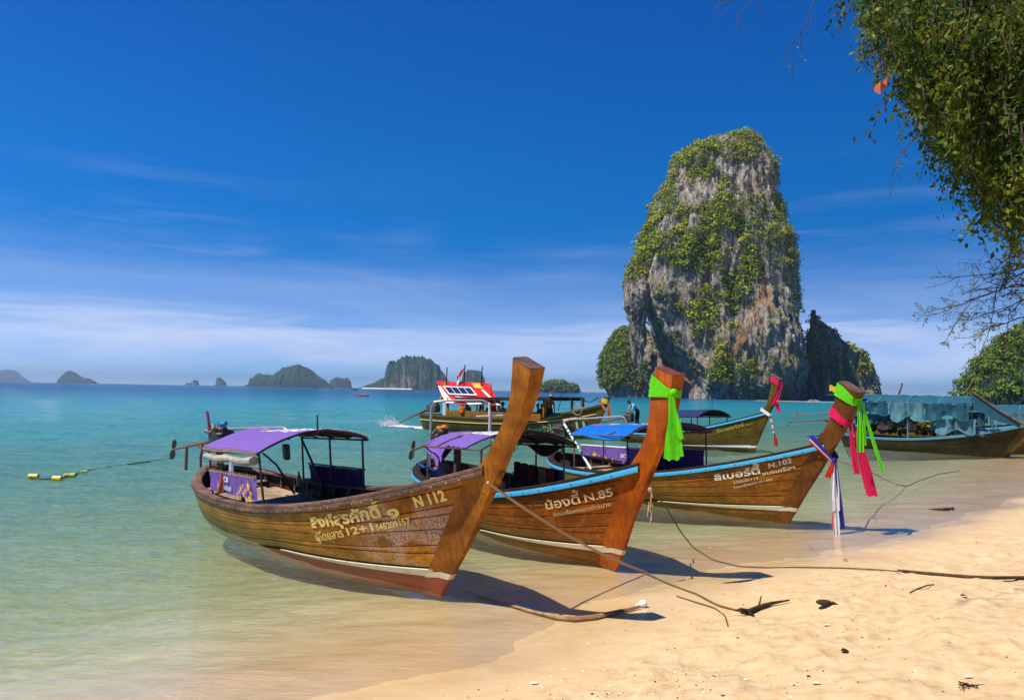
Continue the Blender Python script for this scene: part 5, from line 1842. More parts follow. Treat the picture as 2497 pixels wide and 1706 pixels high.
on_awning([(0, .22), (.02, 1), (.17, 1), (.05, .22)], m_print_white, 'white_print')
on_awning([(.25, .66), (.52, .66), (.68, 1), (.44, 1)], m_print_white, 'white_print')
on_awning([(.56, .8), (.66, .8), (.74, .98), (.64, .98)], m_print_black, 'black_print')
on_awning([(.68, .04), (.83, .04), (.84, .24), (.70, .24)], m_gold, 'gold_emblem')
on_awning([(.80, .30), (.84, .30), (.99, .98), (.93, .98)], m_print_white, 'white_print')
on_awning([(.5, .9), (.55, .9), (.56, .99), (.51, .99)], m_gold, 'gold_emblem', .035)
sp = MB()
n = (aw(.6, .5) - aw(.5, .5)).cross(aw(.5, .6) - aw(.5, .5)).normalized()
n = n if n.z > 0 else -n
ca = [aw(f, g) + n * .10 for f, g in ((.10, .25), (.63, .25), (.68, .62), (.16, .62))]
sp.add([p - n * .05 for p in ca] + ca, [(3, 2, 1, 0), (4, 5, 6, 7)] + [(i, (i + 1) % 4, 4 + (i + 1) % 4, 4 + i) for i in range(4)])
so = sp.build('solar_panel', m_plas_white)
for k in range(4):
    a, b = (k + .04) / 4 * .94 + .03, (k + .96) / 4 * .94 + .03
    q = [ca[0].lerp(ca[1], a).lerp(ca[3].lerp(ca[2], a), .10), ca[0].lerp(ca[1], b).lerp(ca[3].lerp(ca[2], b), .10), ca[0].lerp(ca[1], b).lerp(ca[3].lerp(ca[2], b), .88), ca[0].lerp(ca[1], a).lerp(ca[3].lerp(ca[2], a), .88)]
    MB().add([p + n * .006 for p in q], [(0, 1, 2, 3)]).build('solar_cell', m_solar, so, smooth=False)
in_boat(tag(so, 'white framed solar panel of four dark cells lying on the red awning', 'solar panel'), HE)
mast = []
for x, h in ((-11.0, 4.0), (-9.4, 4.15), (-7.9, 4.05)):
    MB().tube([(x, -.45, 1.2), (x + .02, -.45, 2.6), (x + .10, -.45, h)], .035, 6).build('mast', m_dark, E_)
MB().tube([(-6.6, -.9, 1.4), (-6.6, -.9, 3.0)], .025, 6).build('mast', m_dark, E_)
G = [[(-9.38 - .62 * f * (1 - .25 * g) - .2 * g, -.45 + .05 * math.sin(f * 9), 3.95 - .75 * g - .55 * f + .05 * math.sin(f * 7)) for g in np.linspace(0, 1, 8)] for f in np.linspace(0, 1, 12)]
fl = MB().sheet(G, .015).build('flag', m_c_white)
G2 = [[tuple(Vector(G[i][j]) + Vector((0, dy, 0))) for j in range(0, 4)] for i in range(12) for dy in (0,)]
MB().sheet([[tuple(Vector(p) + Vector((0, -.012, 0))) for p in r[:3]] for r in G], .03).build('red_band', m_c_red, fl)
in_boat(tag(fl, 'small red and white flag on the middle mast of the cook boat', 'flag'), HE)
G = [[(-11.1 - .35 * g + .35 * f - .1 * f * g, -.55 + .06 * math.sin(f * 8), 2.95 - 1.05 * g + .06 * math.sin(f * 6)) for g in np.linspace(0, 1, 8)] for f in np.linspace(0, 1, 10)]
in_boat(tag(MB().sheet(G, .02).build('yellow_flag', m_c_yellow), 'yellow cloth hanging from the corner of the red awning', 'flag'), HE)
G = [[(-10.4 + .4 * f, -1.25 + .08 * math.sin(f * 8), 1.85 - .95 * g + .04 * math.sin(f * 9)) for g in np.linspace(0, 1, 8)] for f in np.linspace(0, 1, 10)]
in_boat(tag(MB().sheet(G, .02).build('white_sheet', m_c_white), 'white plastic sheet bunched at the stern of the cook boat', 'sheet'), HE)
MB().tube([(-13.2, 0, 1.25), (-14.4, 0, .85), (-15.9, 0, .28)], [.09, .07, .05], 7).build('tail_shaft', m_rust, E_)
MB().box((-12.6, 0, 1.35), (.9, .5, .5), bev=.06).box((-12.5, 0, 1.65), (.6, .3, .2), bev=.04).build('engine', m_engine, E_)
MB().tube([(-.5, 0, 1.75), (-.48, 0, 2.28)], .10, 8).build('bow_bitt', m_rail_a, E_)
MB().tube([(-3.1, -.7, 1.4), (-3.0, -.7, 2.35), (-2.5, -.3, 1.9)], .022, 6).tube([(-2.2, 0, 1.5), (-1.9, 0, 2.6), (-1.0, 0, 1.9)], .022, 6).tube([(-.9, .3, 2.2), (-.1, .1, 2.02), (.6, 0, 2.3)], .03, 6).build('bow_rail', m_iron, E_)
MB().tube([(-.3 + .32 * math.cos(a), -.75 - .05 * math.sin(a), 1.62 + .28 * math.sin(a)) for a in np.linspace(0, 6.28, 20)], .022, 5).build('coiled_rope', m_rope, E_)
vo = MB().box((0, 0, 0), (.34, .10, .55), bev=.05).box((0, -.06, .02), (.30, .03, .05)).box((0, -.06, -.14), (.30, .03, .05)).build('life_vest', m_c_orange)
in_boat(tag(vo, 'orange life vest hung on the side wall of the cook boat below the awning', 'life vest'), HE, (-8.55, -1.40, 1.42))
mb = MB()
for k in range(900):
    a = RNG.uniform(0, 1)
    mb.ball((-.5 + RNG.normal() * (.25 + .35 * a) - .5 * a, RNG.normal() * .3, 1.05 * a * RNG.uniform(.2, 1) * math.exp(-RNG.uniform(0, 1.2))), RNG.uniform(.012, .05) * (1.5 - a), 4)
for k in range(320):
    mb.ball((RNG.uniform(-.8, 3.8), RNG.normal() * .3, RNG.uniform(.0, .05)), (RNG.uniform(.05, .28), RNG.uniform(.03, .10), .03), 6)
sp = mb.build('splash', m_c_white)
in_boat(sp, HE, (-16.3, 0, .02))
tag(sp, kind='stuff')

# ---- moored boats at the end of the beach
_fr = [(.03, -.1), (.4, .35), (.83, .85), (1.2, 1.35), (1.38, 1.78), (1.6, 2.2), (1.8, 2.7)]
_re = [(.9, 1.68), (1.15, 1.95), (1.35, 2.3), (1.5, 2.75)]
HF = Hull((22.3, 36.0), -.80, 0, 7.6, 1.1, 1.2, .42, 3.8, 2.3, (.75, .42, .62, 1.55), (.30, .10), front=_fr, rear=_re)
F = build_boat('longtail_boat', 'low dark moored boat under teal tarpaulins, stern towards the bow of N.102', HF, m_wood_dark, m_wood_far, m_tarp_pale, m_tarp_pale, None, m_wood_dark, m_cap, detail=False)
HG = Hull((29.5, 43.0), -.52, 0, 10.5, 1.1, 1.2, .42, 3.8, 2.3, (.95, .6, .85, 1.8), (.30, .10), front=_fr, rear=_re)
Gb = build_boat('longtail_boat', 'brown moored boat with raised engine, behind the teal tarpaulin boat', HG, m_wood_c, m_wood_far, m_dark, m_blue, None, m_wood_far, m_cap, detail=False)
HK = Hull((30.0, 35.5), -.62, 0, 9.0, 1.1, 1.15, .42, 3.8, 2.3, (.95, .6, .85, 1.75), (.30, .10), front=_fr, rear=_re)
Kb = build_boat('longtail_boat', 'moored boat with pale blue rail cut off by the frame edge', HK, m_wood_dark, m_wood_far, m_blue, m_tarp_pale, None, m_wood_dark, m_cap, detail=False)
cF = Canopy(-6.6, -1.0, 1.25, 2.35, 2.72, -.05, .07)
for H, R, c, mt in ((HF, F, cF, m_tarp_teal), (HG, Gb, Canopy(-8.2, -3.0, 1.2, 1.9, 2.3, .1, .03), m_navy), (HK, Kb, Canopy(-7.4, -2.6, 1.2, 1.95, 2.35, .1, .05), m_tarp_teal)):
    canopy(R, c, mt, m_mesh_black)
    canopy_frame(R, c, H, [(c.x0 + .1, -1.1), ((c.x0 + c.x1) / 2, -1.1), (c.x1 - .1, -1.1), (c.x0 + .1, 1.1), ((c.x0 + c.x1) / 2, 1.1), (c.x1 - .1, 1.1)], m_tarp_pale, .03)
for (x0, x1, zt, h, mt, yy) in ((-6.5, -4.6, 2.36, .62, m_tarp_teal, -1.27), (-4.5, -2.9, 2.32, .78, m_tarp_pale, -1.29), (-3.0, -1.1, 2.34, .70, m_tarp_teal, -1.28), (-6.3, -3.7, 1.75, .45, m_tarp_teal, -1.0), (-5.2, -3.4, 1.42, .35, m_mesh_black, -1.1),
                                (-2.6, -.9, 1.62, .62, m_tarp_pale, -1.05), (-1.9, -.6, 1.95, .55, m_tarp_teal, -.9)):
    curtain(F, 'hanging_tarp', (x0, yy, zt), (x1, yy, zt + .06), h, mt, 4, .07, hem=.2)
for (x0, x1, zt, h) in ((-7.2, -5.2, 1.95, .5), (-4.9, -3.0, 2.0, .6)):
    curtain(Kb, 'hanging_tarp', (x0, -1.2, zt), (x1, -1.2, zt + .05), h, m_tarp_pale, 4, .06, hem=.2)
engine(F, -7.0, 1.55, (-10.8, .9, 1.12), 11, m_iron)
engine(Gb, -9.3, 1.85, (-13.6, .6, 1.35), 12, m_iron)
engine(Kb, -8.0, 1.55, (-10.6, .2, 1.2), 13, m_iron)
MB().tube([(-7.5, -.5, .95), (-7.3, -.5, 1.6), (-6.8, -.4, 1.65), (-6.4, -.3, 1.3)], .04, 7).build('pipe_rail', m_steel, F)
MB().tube([(-7.7 + .33 * math.cos(a), -.75, .70 + .33 * math.sin(a)) for a in np.linspace(0, 6.28, 24)], .035, 6).build('hose_ring', m_iron, F)
MB().tube([(-6.75, -1.15, .8), (-6.75, -1.2, 2.5)], .05, 7).build('white_pole', m_plas_white, F)
G = [[(-7.7 + 2.0 * f, -1.25 + .5 * g, 2.66 - .10 * f + .06 * math.sin(f * 5) - .05 * g) for g in np.linspace(0, 1, 6)] for f in np.linspace(0, 1, 16)]
MB().sheet(G, .02).build('blue_awning', m_tarp_blue, F)
MB().box((-2.4, -.3, 1.28), (1.2, .9, .55), bev=.06).build('cool_box', m_tarp_pale, F)
MB().box((-1.3, -.35, 1.05), (1.3, .9, .35), bev=.06).build('covered_load', m_tarp_pale, F)
heap = MB()
for k in range(40):
    heap.box((RNG.uniform(-4.4, -2.8), RNG.uniform(-.9, -.2), RNG.uniform(1.0, 1.5)), RNG.uniform(.06, .24, 3), RNG.uniform(0, 3, 3), bev=.02)
tag(heap.build('gear_heap', m_c_yellow, F), kind='stuff')
mb = MB()
for k in range(70):
    mb.box((RNG.uniform(-6.4, -1.4), RNG.uniform(-.9, .6), RNG.uniform(.85, 1.3)), RNG.uniform(.08, .32, 3), RNG.uniform(0, 3, 3), bev=.02)
tag(mb.build('stowed_gear', m_mesh_black, F), kind='stuff')
G = [[(-7.55 + .35 * f, -1.2, 3.12 - .3 * g + .05 * math.sin(f * 6)) for g in np.linspace(0, 1, 5)] for f in np.linspace(0, 1, 8)]
fo = MB().sheet(G, .02).build('flag', m_c_yellow)
MB().tube([(-7.55, -1.2, 2.6), (-7.55, -1.2, 4.0)], .02, 5).build('pole', m_iron, fo)
in_boat(tag(fo, 'small yellow flag above the blue awning of the tarpaulin covered boat', 'flag'), HF)
for (a, b) in (((-1.0, -1.2, 2.9), (1.1, -1.5, 1.5)), ((-2.0, 1.1, 2.8), (-1.6, 1.2, 3.5)), ((-4.8, .4, 2.6), (-4.6, .5, 3.3))):
    MB().tube([a, Vector(a).lerp(Vector(b), .5) + Vector((0, 0, -.06)), b], .045, 7).build('spar', m_rail_a, F)
G = [[Vector((-1.05, -1.15, 2.85)).lerp(Vector((.9, -1.4, 1.6)), f) + Vector((0, .05 * g, -.75 * g * (1 - .6 * f) + .05 * math.sin(f * 9))) for g in np.linspace(0, 1, 7)] for f in np.linspace(0, 1, 18)]
MB().sheet(G, .02).build('hanging_tarp', m_tarp_teal, F)

# ------------------------------------------------------------------ ribbons on the bow posts
def ribbon_wrap(H, wr, wf, hr, hf, mts, bands=1):
    """cloth bound round the post: height fractions wr at the rear, wf at the front; widths hr, hf (fractions)"""
    mb = MB()
    hw = H.post_w((wr + wf) / 2) + .014
    ring = [(-.05, -hw * .6), (-.03, -hw * .95), (.03, -hw - .004), (.3, -hw - .006), (.6, -hw - .006), (.80, -hw - .002), (1.02, -hw * .72), (1.05, 0), (1.02, hw * .72), (.8, hw), (.3, hw + .004), (.03, hw), (-.05, hw * .6), (-.06, 0), (-.05, -hw * .6)]
    rows = 9
    G = []
    for k in range(rows):
        g = k / (rows - 1) - .5
        row = []
        for (f, y) in ring:
            w = wr + (wf - wr) * max(0, min(1, f)) + g * (hr + (hf - hr) * max(0, min(1, f)))
            p = H.post(max(0, min(.985, w)), f, y)
            s = (1 if y >= 0 else -1)
            p.y += s * .005 * math.cos(g * 26 + f * 5)
            row.append(p)
        G.append(row)
    G = np.array([[tuple(p) for p in r] for r in G])
    for b in range(bands):
        a, c = b * (rows - 1) // bands, (b + 1) * (rows - 1) // bands + 1
        mb.sheet(G[a:c], .006, b)
    return mb


def tail(mb, p0, p1, w0, w1, m=0, folds=3, sway=.03, wdir=(0.6, .8, 0), depth=.025, n=22, seed=0, curl=0.0):
    """a hanging end of cloth from p0 to p1, pleated across its width"""
    p0, p1 = Vector(p0), Vector(p1)
    wd = Vector(wdir).normalized()
    nd = wd.cross(Vector((0, 0, 1))).normalized()
    G = []
    for i in range(n + 1):
        f = i / n
        c = p0.lerp(p1, f) + wd * sway * math.sin(f * 3.1 + seed) + nd * sway * .6 * math.sin(f * 4 + seed * 2) - Vector((0, 0, curl * math.sin(f * math.pi)))
        w = w0 + (w1 - w0) * min(1, f * 1.6)
        row = []
        for j in range(folds * 5 + 1):
            g = j / (folds * 5) - .5
            row.append(c + wd * g * w + nd * depth * .62 * (.4 + .6 * f) * math.sin(g * folds * 2 * math.pi + seed + f * 1.2) + Vector((0, 0, .015 * math.sin(g * 11 + seed) * f)))
        G.append([tuple(p) for p in row])
    return mb.sheet(G, .004, m)


CAMX = {id(H): (math.cos(H.yaw), -math.sin(H.yaw), 0) for H in (HA, HB, HC, HD, HE)}


def wx(H, d):
    """world X offset in a boat's own axes"""
    return Vector((math.cos(H.yaw) * d, -math.sin(H.yaw) * d, 0))


# N.85 lime green
mb = ribbon_wrap(HB, .86, .86, .17, .06, [m_c_green])
k = HB.post(.87, 1.06, -.06)
mb.ball(k, (.05, .06, .06), 10)
for i, (dx, w, dz) in enumerate(((-.07, .15, -.86), (.00, .17, -.87), (.06, .16, -.83), (.10, .10, -.60))):
    q = k + wx(HB, .02 + dx)
    tail(mb, k + Vector((.01, -.02 - .012 * i, -.02)), q + Vector((.02, -.03 - .015 * i, dz)), .06, w, 0, 1, .012, wx(HB, 1), .016, seed=i * 1.7)
in_boat(tag(mb.build('ribbon', m_c_green), 'lime green cloth knotted round the orange bow post of boat N.85', 'ribbon', 'ribbons on the bow posts'), HB)
# N.102 green
mb = ribbon_wrap(HC, .93, .88, .17, .10, [m_c_green])
k = HC.post(.885, 1.07, .02)
mb.ball(k, (.035, .035, .04), 8)
tail(mb, k + wx(HC, -.02), k + wx(HC, -.01) + Vector((0, 0, -.92)), .04, .13, 0, 2, .01, wx(HC, 1), .02)
tail(mb, k + wx(HC, .03), k + wx(HC, .42) + Vector((0, 0, -1.30)), .04, .07, 0, 1, .02, wx(HC, 1), .012, seed=2)
tail(mb, k + wx(HC, .06), k + wx(HC, .10) + Vector((0, 0, -.80)), .03, .05, 0, 1, .01, wx(HC, 1), .012, seed=1)
in_boat(tag(mb.build('ribbon', m_c_green), 'lime green cloth with trailing ends topping the bow post of N.102', 'ribbon', 'ribbons on the bow posts'), HC)
# N.102 pink
mb = ribbon_wrap(HC, .66, .58, .12, .08, [m_c_pink])
k = HC.post(.585, 1.07, .0)
mb.ball(k, (.035, .035, .04), 8)
tail(mb, k + wx(HC, 0), k + wx(HC, .12) + Vector((0, 0, -.95)), .04, .11, 0, 2, .015, wx(HC, 1), .02, seed=3)
tail(mb, k + wx(HC, .03), k + wx(HC, .42) + Vector((0, 0, -1.37)), .05, .21, 0, 1, .03, wx(HC, 1), .012, seed=1)
in_boat(tag(mb.build('ribbon', m_c_pink), 'hot pink cloth tied round the middle of the bow post of N.102', 'ribbon', 'ribbons on the bow posts'), HC)
# N.102 tricolour, bound round the gunwale ends
mb = MB()
for b_, (m_, o0) in enumerate(((0, 0), (1, .5), (2, .8))):
    G = []
    for i in range(15):
        f = i / 14
        c = Vector((.80 + .42 * f, -.165 + .09 * f * f - .01 * math.sin(f * 3), 1.77 - .40 * f ** 1.2))
        wv = [.10, .02, .05][b_]
        up = Vector((.42, 0, .6))
        a0 = [(-.02, .13), (-.045, -.02), (-.11, -.045)][b_]
        G.append([tuple(c + up * (a0[0] + (a0[1] - a0[0]) * g) * (1 - .5 * f) + Vector((0, -.006 * math.sin(g * 9), 0))) for g in np.linspace(0, 1, 6)])
    mb.sheet(G, .006, [2, 1, 0][b_])
G = [[tuple(Vector((.74 + .47 * f, .16 - .09 * f * f, 1.80 - .43 * f)) + Vector((.55, 0, .8)) * .18 * (g - .5)) for g in np.linspace(0, 1, 5)] for f in np.linspace(0, 1, 10)]
mb.sheet(G, .006, 2)
G = [[tuple(Vector((.70 + .12 * g, -.16 + .32 * f, 1.79 + .03 * math.sin(f * 3.1)))) for g in np.linspace(0, 1, 5)] for f in np.linspace(0, 1, 10)]
mb.sheet(G, .006, 2)
k = Vector((1.24, -.05, 1.37))
mb.ball(k, (.05, .05, .06), 8, 2)
tail(mb, k + wx(HC, -.02), k + wx(HC, -.13) + Vector((0, 0, -.32)), .05, .12, 0, 1, .01, wx(HC, 1), .01)
tail(mb, k + wx(HC, .0), k + wx(HC, .015) + Vector((0, 0, -.95)), .07, .17, 1, 2, .008, wx(HC, 1), .025, seed=2)
tail(mb, k + wx(HC, -.02) + Vector((-.02, .03, -.78)), k + wx(HC, -.04) + Vector((-.02, .03, -1.28)), .06, .07, 0, 1, .006, wx(HC, 1), .012, seed=1)
tail(mb, k + wx(HC, .03), k + wx(HC, .09) + Vector((.02, .05, -1.30)), .05, .085, 2, 1, .006, wx(HC, 1), .012, seed=3)
tail(mb, k + wx(HC, .01) + Vector((-.01, -.02, -.75)), k + wx(HC, .025) + Vector((0, 0, -1.42)), .10, .12, 1, 2, .006, wx(HC, 1), .02, seed=1)
in_boat(tag(mb.build('ribbon', [m_c_red, m_c_white, m_c_blue]), 'tricolour red white blue cloth knotted at the rail of N.102', 'ribbon', 'ribbons on the bow posts'), HC)
# the boat behind
mb = ribbon_wrap(HD, .93, .91, .14, .12, [m_c_pink])
k = HD.post(.90, 1.06, 0)
tail(mb, k, k + wx(HD, -.25) + Vector((0, 0, -.85)), .08, .24, 0, 2, .05, wx(HD, 1), .03, seed=1)
tail(mb, k + wx(HD, -.25) + Vector((0, 0, -.8)), k + wx(HD, -.02) + Vector((0, 0, -1.2)), .22, .16, 0, 2, .04, wx(HD, 1), .03, seed=1)
in_boat(tag(mb.build('ribbon', m_c_pink), 'pink cloth tied at the top of the olive boat post before the tower', 'ribbon', 'ribbons on the bow posts'), HD)
mb = MB()
k = Vector((1.02, -.1, 1.72))
for i in range(9):
    mb.ball(k + wx(HD, .03 + .016 * i) + Vector((0, 0, -.09 * i)), (.05, .05, .06), 6, 1 if i % 3 == 1 else 0)
tail(mb, k + wx(HD, .2) + Vector((0, 0, -.78)), k + wx(HD, .28) + Vector((0, 0, -1.32)), .05, .17, 1, 2, .01, wx(HD, 1), .02)
G = [[tuple(Vector((.55 + .5 * f, -.16, 1.98 - .25 * f)) + Vector((.4, 0, .9)) * .15 * (g - .5)) for g in np.linspace(0, 1, 4)] for f in np.linspace(0, 1, 8)]
mb.sheet(G, .01, 0)
in_boat(tag(mb.build('ribbon', [m_c_white, m_c_red]), 'white and red braided cloth at the rail of the olive boat', 'ribbon', 'ribbons on the bow posts'), HD)
mb = ribbon_wrap(HE, .70, .62, .5, .4, [m_c_yellow])
k = HE.post(.6, 1.06, -.05)
tail(mb, k, k + wx(HE, .08) + Vector((0, 0, -.9)), .08, .16, 1, 2, .04, wx(HE, 1), .02)
tail(mb, k + wx(HE, -.5) + Vector((0, 0, .1)), k + wx(HE, .0) + Vector((0, 0, -.55)), .12, .16, 2, 2, .04, wx(HE, 1), .02, seed=2)
in_boat(tag(mb.build('ribbon', [m_c_yellow, m_c_orange, m_c_salmon]), 'yellow and orange cloths tied to the low bow of the cook boat', 'ribbon', 'ribbons on the bow posts'), HE)


# ------------------------------------------------------------------ ropes, floats, flotsam
def on_ground(px, py, lift=0.0):
    z = 0.0
    for _ in range(6):
        p = on_z(px, py, z + lift)
        z = float(ground_z(np.array([p.x]), np.array([p.y]))[0])
    return on_z(px, py, z + lift)


def rope(name, pts, r, mt, label, cat='rope', sag=0.0, parent=None, n=40):
    P = [Vector(p) for p in pts]
    out = []
    for a, b in zip(P[:-1], P[1:]):
        k = max(3, n // (len(P) - 1))
        for i in range(k):
            f = i / k
            q = a.lerp(b, f)
            out.append(q)
    out.append(P[-1])
    # smooth the corners a little
    for _ in range(2):
        out = [out[0]] + [(out[i - 1] + out[i] * 2 + out[i + 1]) / 4 for i in range(1, len(out) - 1)] + [out[-1]]
    if sag:
        m = len(out) - 1
        out = [p - Vector((0, 0, sag * 4 * (i / m) * (1 - i / m))) for i, p in enumerate(out)]
    o = MB().tube(out, r, 7).build(name, mt, parent)
    return tag(o, label, cat)


bowA = HA.world((1.50, -.16, 1.60))
land = on_ground(1572, 1394, .03)
rope('mooring_rope', [bowA, bowA.lerp(land, .33), bowA.lerp(land, .66), land], .017, m_rope, 'pale mooring rope running from the bow of N 112 down to the sand', sag=.09)
rope('mooring_rope', [on_ground(1572, 1394, .03)] + [on_ground(x, y, .012) for x, y in ((1610, 1413), (1650, 1430), (1700, 1448), (1750, 1475), (1815, 1492))], .013, m_rope_dark, 'dark frayed rope end half buried in the sand leading to the driftwood')
rope('loose_strand', [on_ground(x, y, .012) for x, y in ((1650, 1452), (1690, 1465), (1740, 1480), (1768, 1500), (1775, 1525))], .008, m_rope_dark, 'thin dark strand curling on the sand beside the driftwood', 'rope')
bowB = HB.world((1.06, -.05, 1.28))
rope('mooring_rope', [bowB] + [on_z(x, y, z) for x, y, z in ((1609, 1215, 1.0), (1633, 1250, .78), (1657, 1292, .45), (1690, 1334, .18))] + [on_ground(x, y, .012) for x, y in ((1738, 1364), (1803, 1380), (1870, 1383), (1958, 1382), (2060, 1384), (2140, 1388), (2200, 1393))], .010, m_rope_dark,
     'thin slack rope from the bow of N.85 across the wet sand', n=90)
mb = MB()
for i in range(9):
    q = bowB + Vector((.02 * math.sin(i), -.02, -.04 * i))
    mb.tube([q, q + Vector((.03 * math.cos(i * 2), -.02, -.10 - .03 * (i % 3)))], .007, 4)
mb.ball(bowB, .035, 6)
tag(mb.build('frayed_knot', m_rope), 'frayed tan rope knot on the stem of N.85 above the slack rope', 'knot')
rope('long_branch', [on_ground(x, y, .02) for x, y in ((2190, 1391), (2260, 1397), (2340, 1404), (2420, 1408), (2520, 1407))], .022, m_drift, 'long dark branch lying along the sand near the frame edge', 'branch')
bowC = HC.world((1.2, -.03, 1.40))
rope('mooring_rope', [bowC, on_z(2120, 1146, .75), on_z(2170, 1172, .3), on_ground(2207, 1186, .01)], .014, m_rope, 'pale rope from the bow of N.102 to the shallows', sag=.03)
rope('weed_line', [on_ground(x, y, .01) if ground_z(np.array([on_z(x, y).x]), np.array([on_z(x, y).y]))[0] > 0 else on_z(x, y, .015) for x, y in ((2195, 1182), (2212, 1185), (2245, 1170), (2290, 1155), (2340, 1148))], .011, m_drift, 'line of dark weed drifted along the shallows beyond N.102', 'weed')
stick = [on_z(1160, 1452, .005), on_z(1230, 1470, .01), on_z(1300, 1490, .015)] + [on_ground(x, y, .03) for x, y in ((1365, 1506), (1400, 1509), (1450, 1504), (1510, 1490), (1560, 1478))]
so = tag(MB().tube(stick, [.012, .014, .018, .03, .034, .032, .026, .016], 8).build('bamboo_pole', m_drift_pale), 'curved tan pole lying at the edge of the water', 'pole')
fp = on_ground(1568, 1471, .045)
fo = MB().ball(fp, (.055, .05, .045), 12).tube([fp + Vector((-.05, 0, -.01)), fp + Vector((-.085, .01, -.02))], .014, 6).build('net_float', m_plas_white)
tag(fo, 'small white float at the end of the curved tan pole', 'float')
# driftwood and other flotsam
mb = MB()
P = [on_ground(x, y, .03) for x, y in ((1808, 1488), (1825, 1492), (1850, 1480), (1880, 1470), (1925, 1462))]
mb.tube(P, [.032, .04, .03, .02, .009], 7)
mb.tube([P[2], P[2] + Vector((.05, .06, .12))], [.014, .006], 5).tube([P[1], P[1] + Vector((-.1, -.05, .05)), P[1] + Vector((-.16, -.02, .02))], [.02, .016, .008], 5).tube([P[1], P[1] + Vector((.03, -.13, .0))], [.018, .008], 5)
tag(mb.build('driftwood', m_drift), 'black forked driftwood on the sand at the end of the mooring rope', 'driftwood')
P = on_ground(2010, 1468, .03)
mb = MB().ball(P, (.11, .045, .035), 10, rot=(0, .1, .15)).tube([P + Vector((.09, 0, .0)), P + Vector((.15, -.02, -.02))], [.02, .01], 6)
tag(mb.build('coconut_husk', m_drift), 'dark brown husk lying alone on the sand near the driftwood', 'husk')
P = on_ground(2305, 1241, .03)
mb = MB().ball(P, (.16, .06, .04), 10, rot=(0, -.1, .05)).tube([P + Vector((-.12, 0, 0)), P + Vector((-.36, .03, -.01))], [.03, .01], 6).ball(P + Vector((.17, 0, .02)), .04, 8)
tag(mb.build('drift_log', m_drift), 'short dark drift log on the wet sand below the moored boats', 'driftwood')
for i, (x, y, lab) in enumerate(((1991, 1665, 'bleached white shell on the lower dry sand, by itself'), (2363, 1650, 'white shell beside a clump of dark weed on the sand'), (2018, 1523, 'pale broken shell in the line of flotsam below the husk'), (1303, 1665, 'small white shell beside the wet sand ridge near the frame edge'))):
    P = on_ground(x, y, .012)
    mb = MB()
    for k in range(7):
        a = -1.1 + 2.2 * k / 6
        mb.ball(P + Vector((.022 * math.sin(a), .022 * math.cos(a) - .01, .003)), (.008, .02, .008), 6, rot=(0, 0, -a))
    tag(mb.build('shell', m_shell), lab, 'shell', 'shells on the sand')
for i, (x, y, lab, mt) in enumerate(((2060, 1587, 'curled brown leaf on the dry sand below the husk', m_drift), (2350, 1453, 'small dark leaf on the sand under the long branch', m_drift), (1977, 1336, 'tan leaf on the wet sand beside the shallows', m_deadleaf),
                                     (1733, 1343, 'orange leaf floating in the shallows between the two bows', m_plas_orange), (2135, 1270, 'reddish leaf in the shallows beyond the tricolour cloth', m_c_maroon), (2062, 1366, 'dark sliver of leaf where dry sand begins', m_drift))):
    P = on_ground(x, y, .012)
    P.z = max(P.z, .012)
    G = [[(P.x + .075 * (f - .5), P.y + .035 * math.sin(f * math.pi) * (g - .5) * 2, P.z + .012 * math.sin(f * 3) + .012 * abs(g - .5)) for g in np.linspace(0, 1, 5)] for f in np.linspace(.02, .98, 9)]
    tag(MB().sheet(G, .003).build('fallen_leaf', mt), lab, 'leaf', 'fallen leaves')
mb = MB()
P = on_ground(2352, 1672, .0)
for k in range(11):
    q = P + Vector((RNG.normal() * .04, RNG.normal() * .035, .006))
    mb.tube([q, q + Vector((RNG.normal() * .03, RNG.normal() * .03, .012)), q + Vector((RNG.normal() * .06, RNG.normal() * .05, 0))], .004, 4)
tag(mb.build('seaweed', m_drift), 'small clump of dark seaweed beside the white shell', 'seaweed')
P = [on_ground(x, y, .012) for x, y in ((2218, 1444), (2240, 1434), (2262, 1426), (2278, 1424))]
tag(MB().tube(P, [.006, .011, .010, .005], 6).build('twig', m_drift), 'thin dark twig on the sand beneath the long branch', 'twig')
# specks of shell, coral and husk that nobody would count
V, F = [], []
cnt = 0
mbl = MB()
mbd = MB()
while cnt < 420:
    x, y = RNG.uniform(700, 2560), RNG.uniform(1250, 1720)
    p = on_z(x, y, .25)
    dsh = float(shore_dist(np.array([p.x]), np.array([p.y]))[0])
    if dsh < .5 or RNG.random() > .25 + .75 * math.exp(-((dsh - 2.0) / .8) ** 2):
        continue
    z = float(ground_z(np.array([p.x]), np.array([p.y]))[0])
    s = RNG.uniform(.004, .010) * (1.8 if RNG.random() < .06 else 1)
    (mbl if RNG.random() < .45 else mbd).ball((p.x, p.y, z + s * .2), (s, s * RNG.uniform(.5, 1.6), s * .5), 5, rot=(0, 0, RNG.uniform(0, 3)))
    cnt += 1
tag(mbl.build('shell_fragments', m_shell), kind='stuff')
tag(mbd.build('husk_fragments', m_drift), kind='stuff')

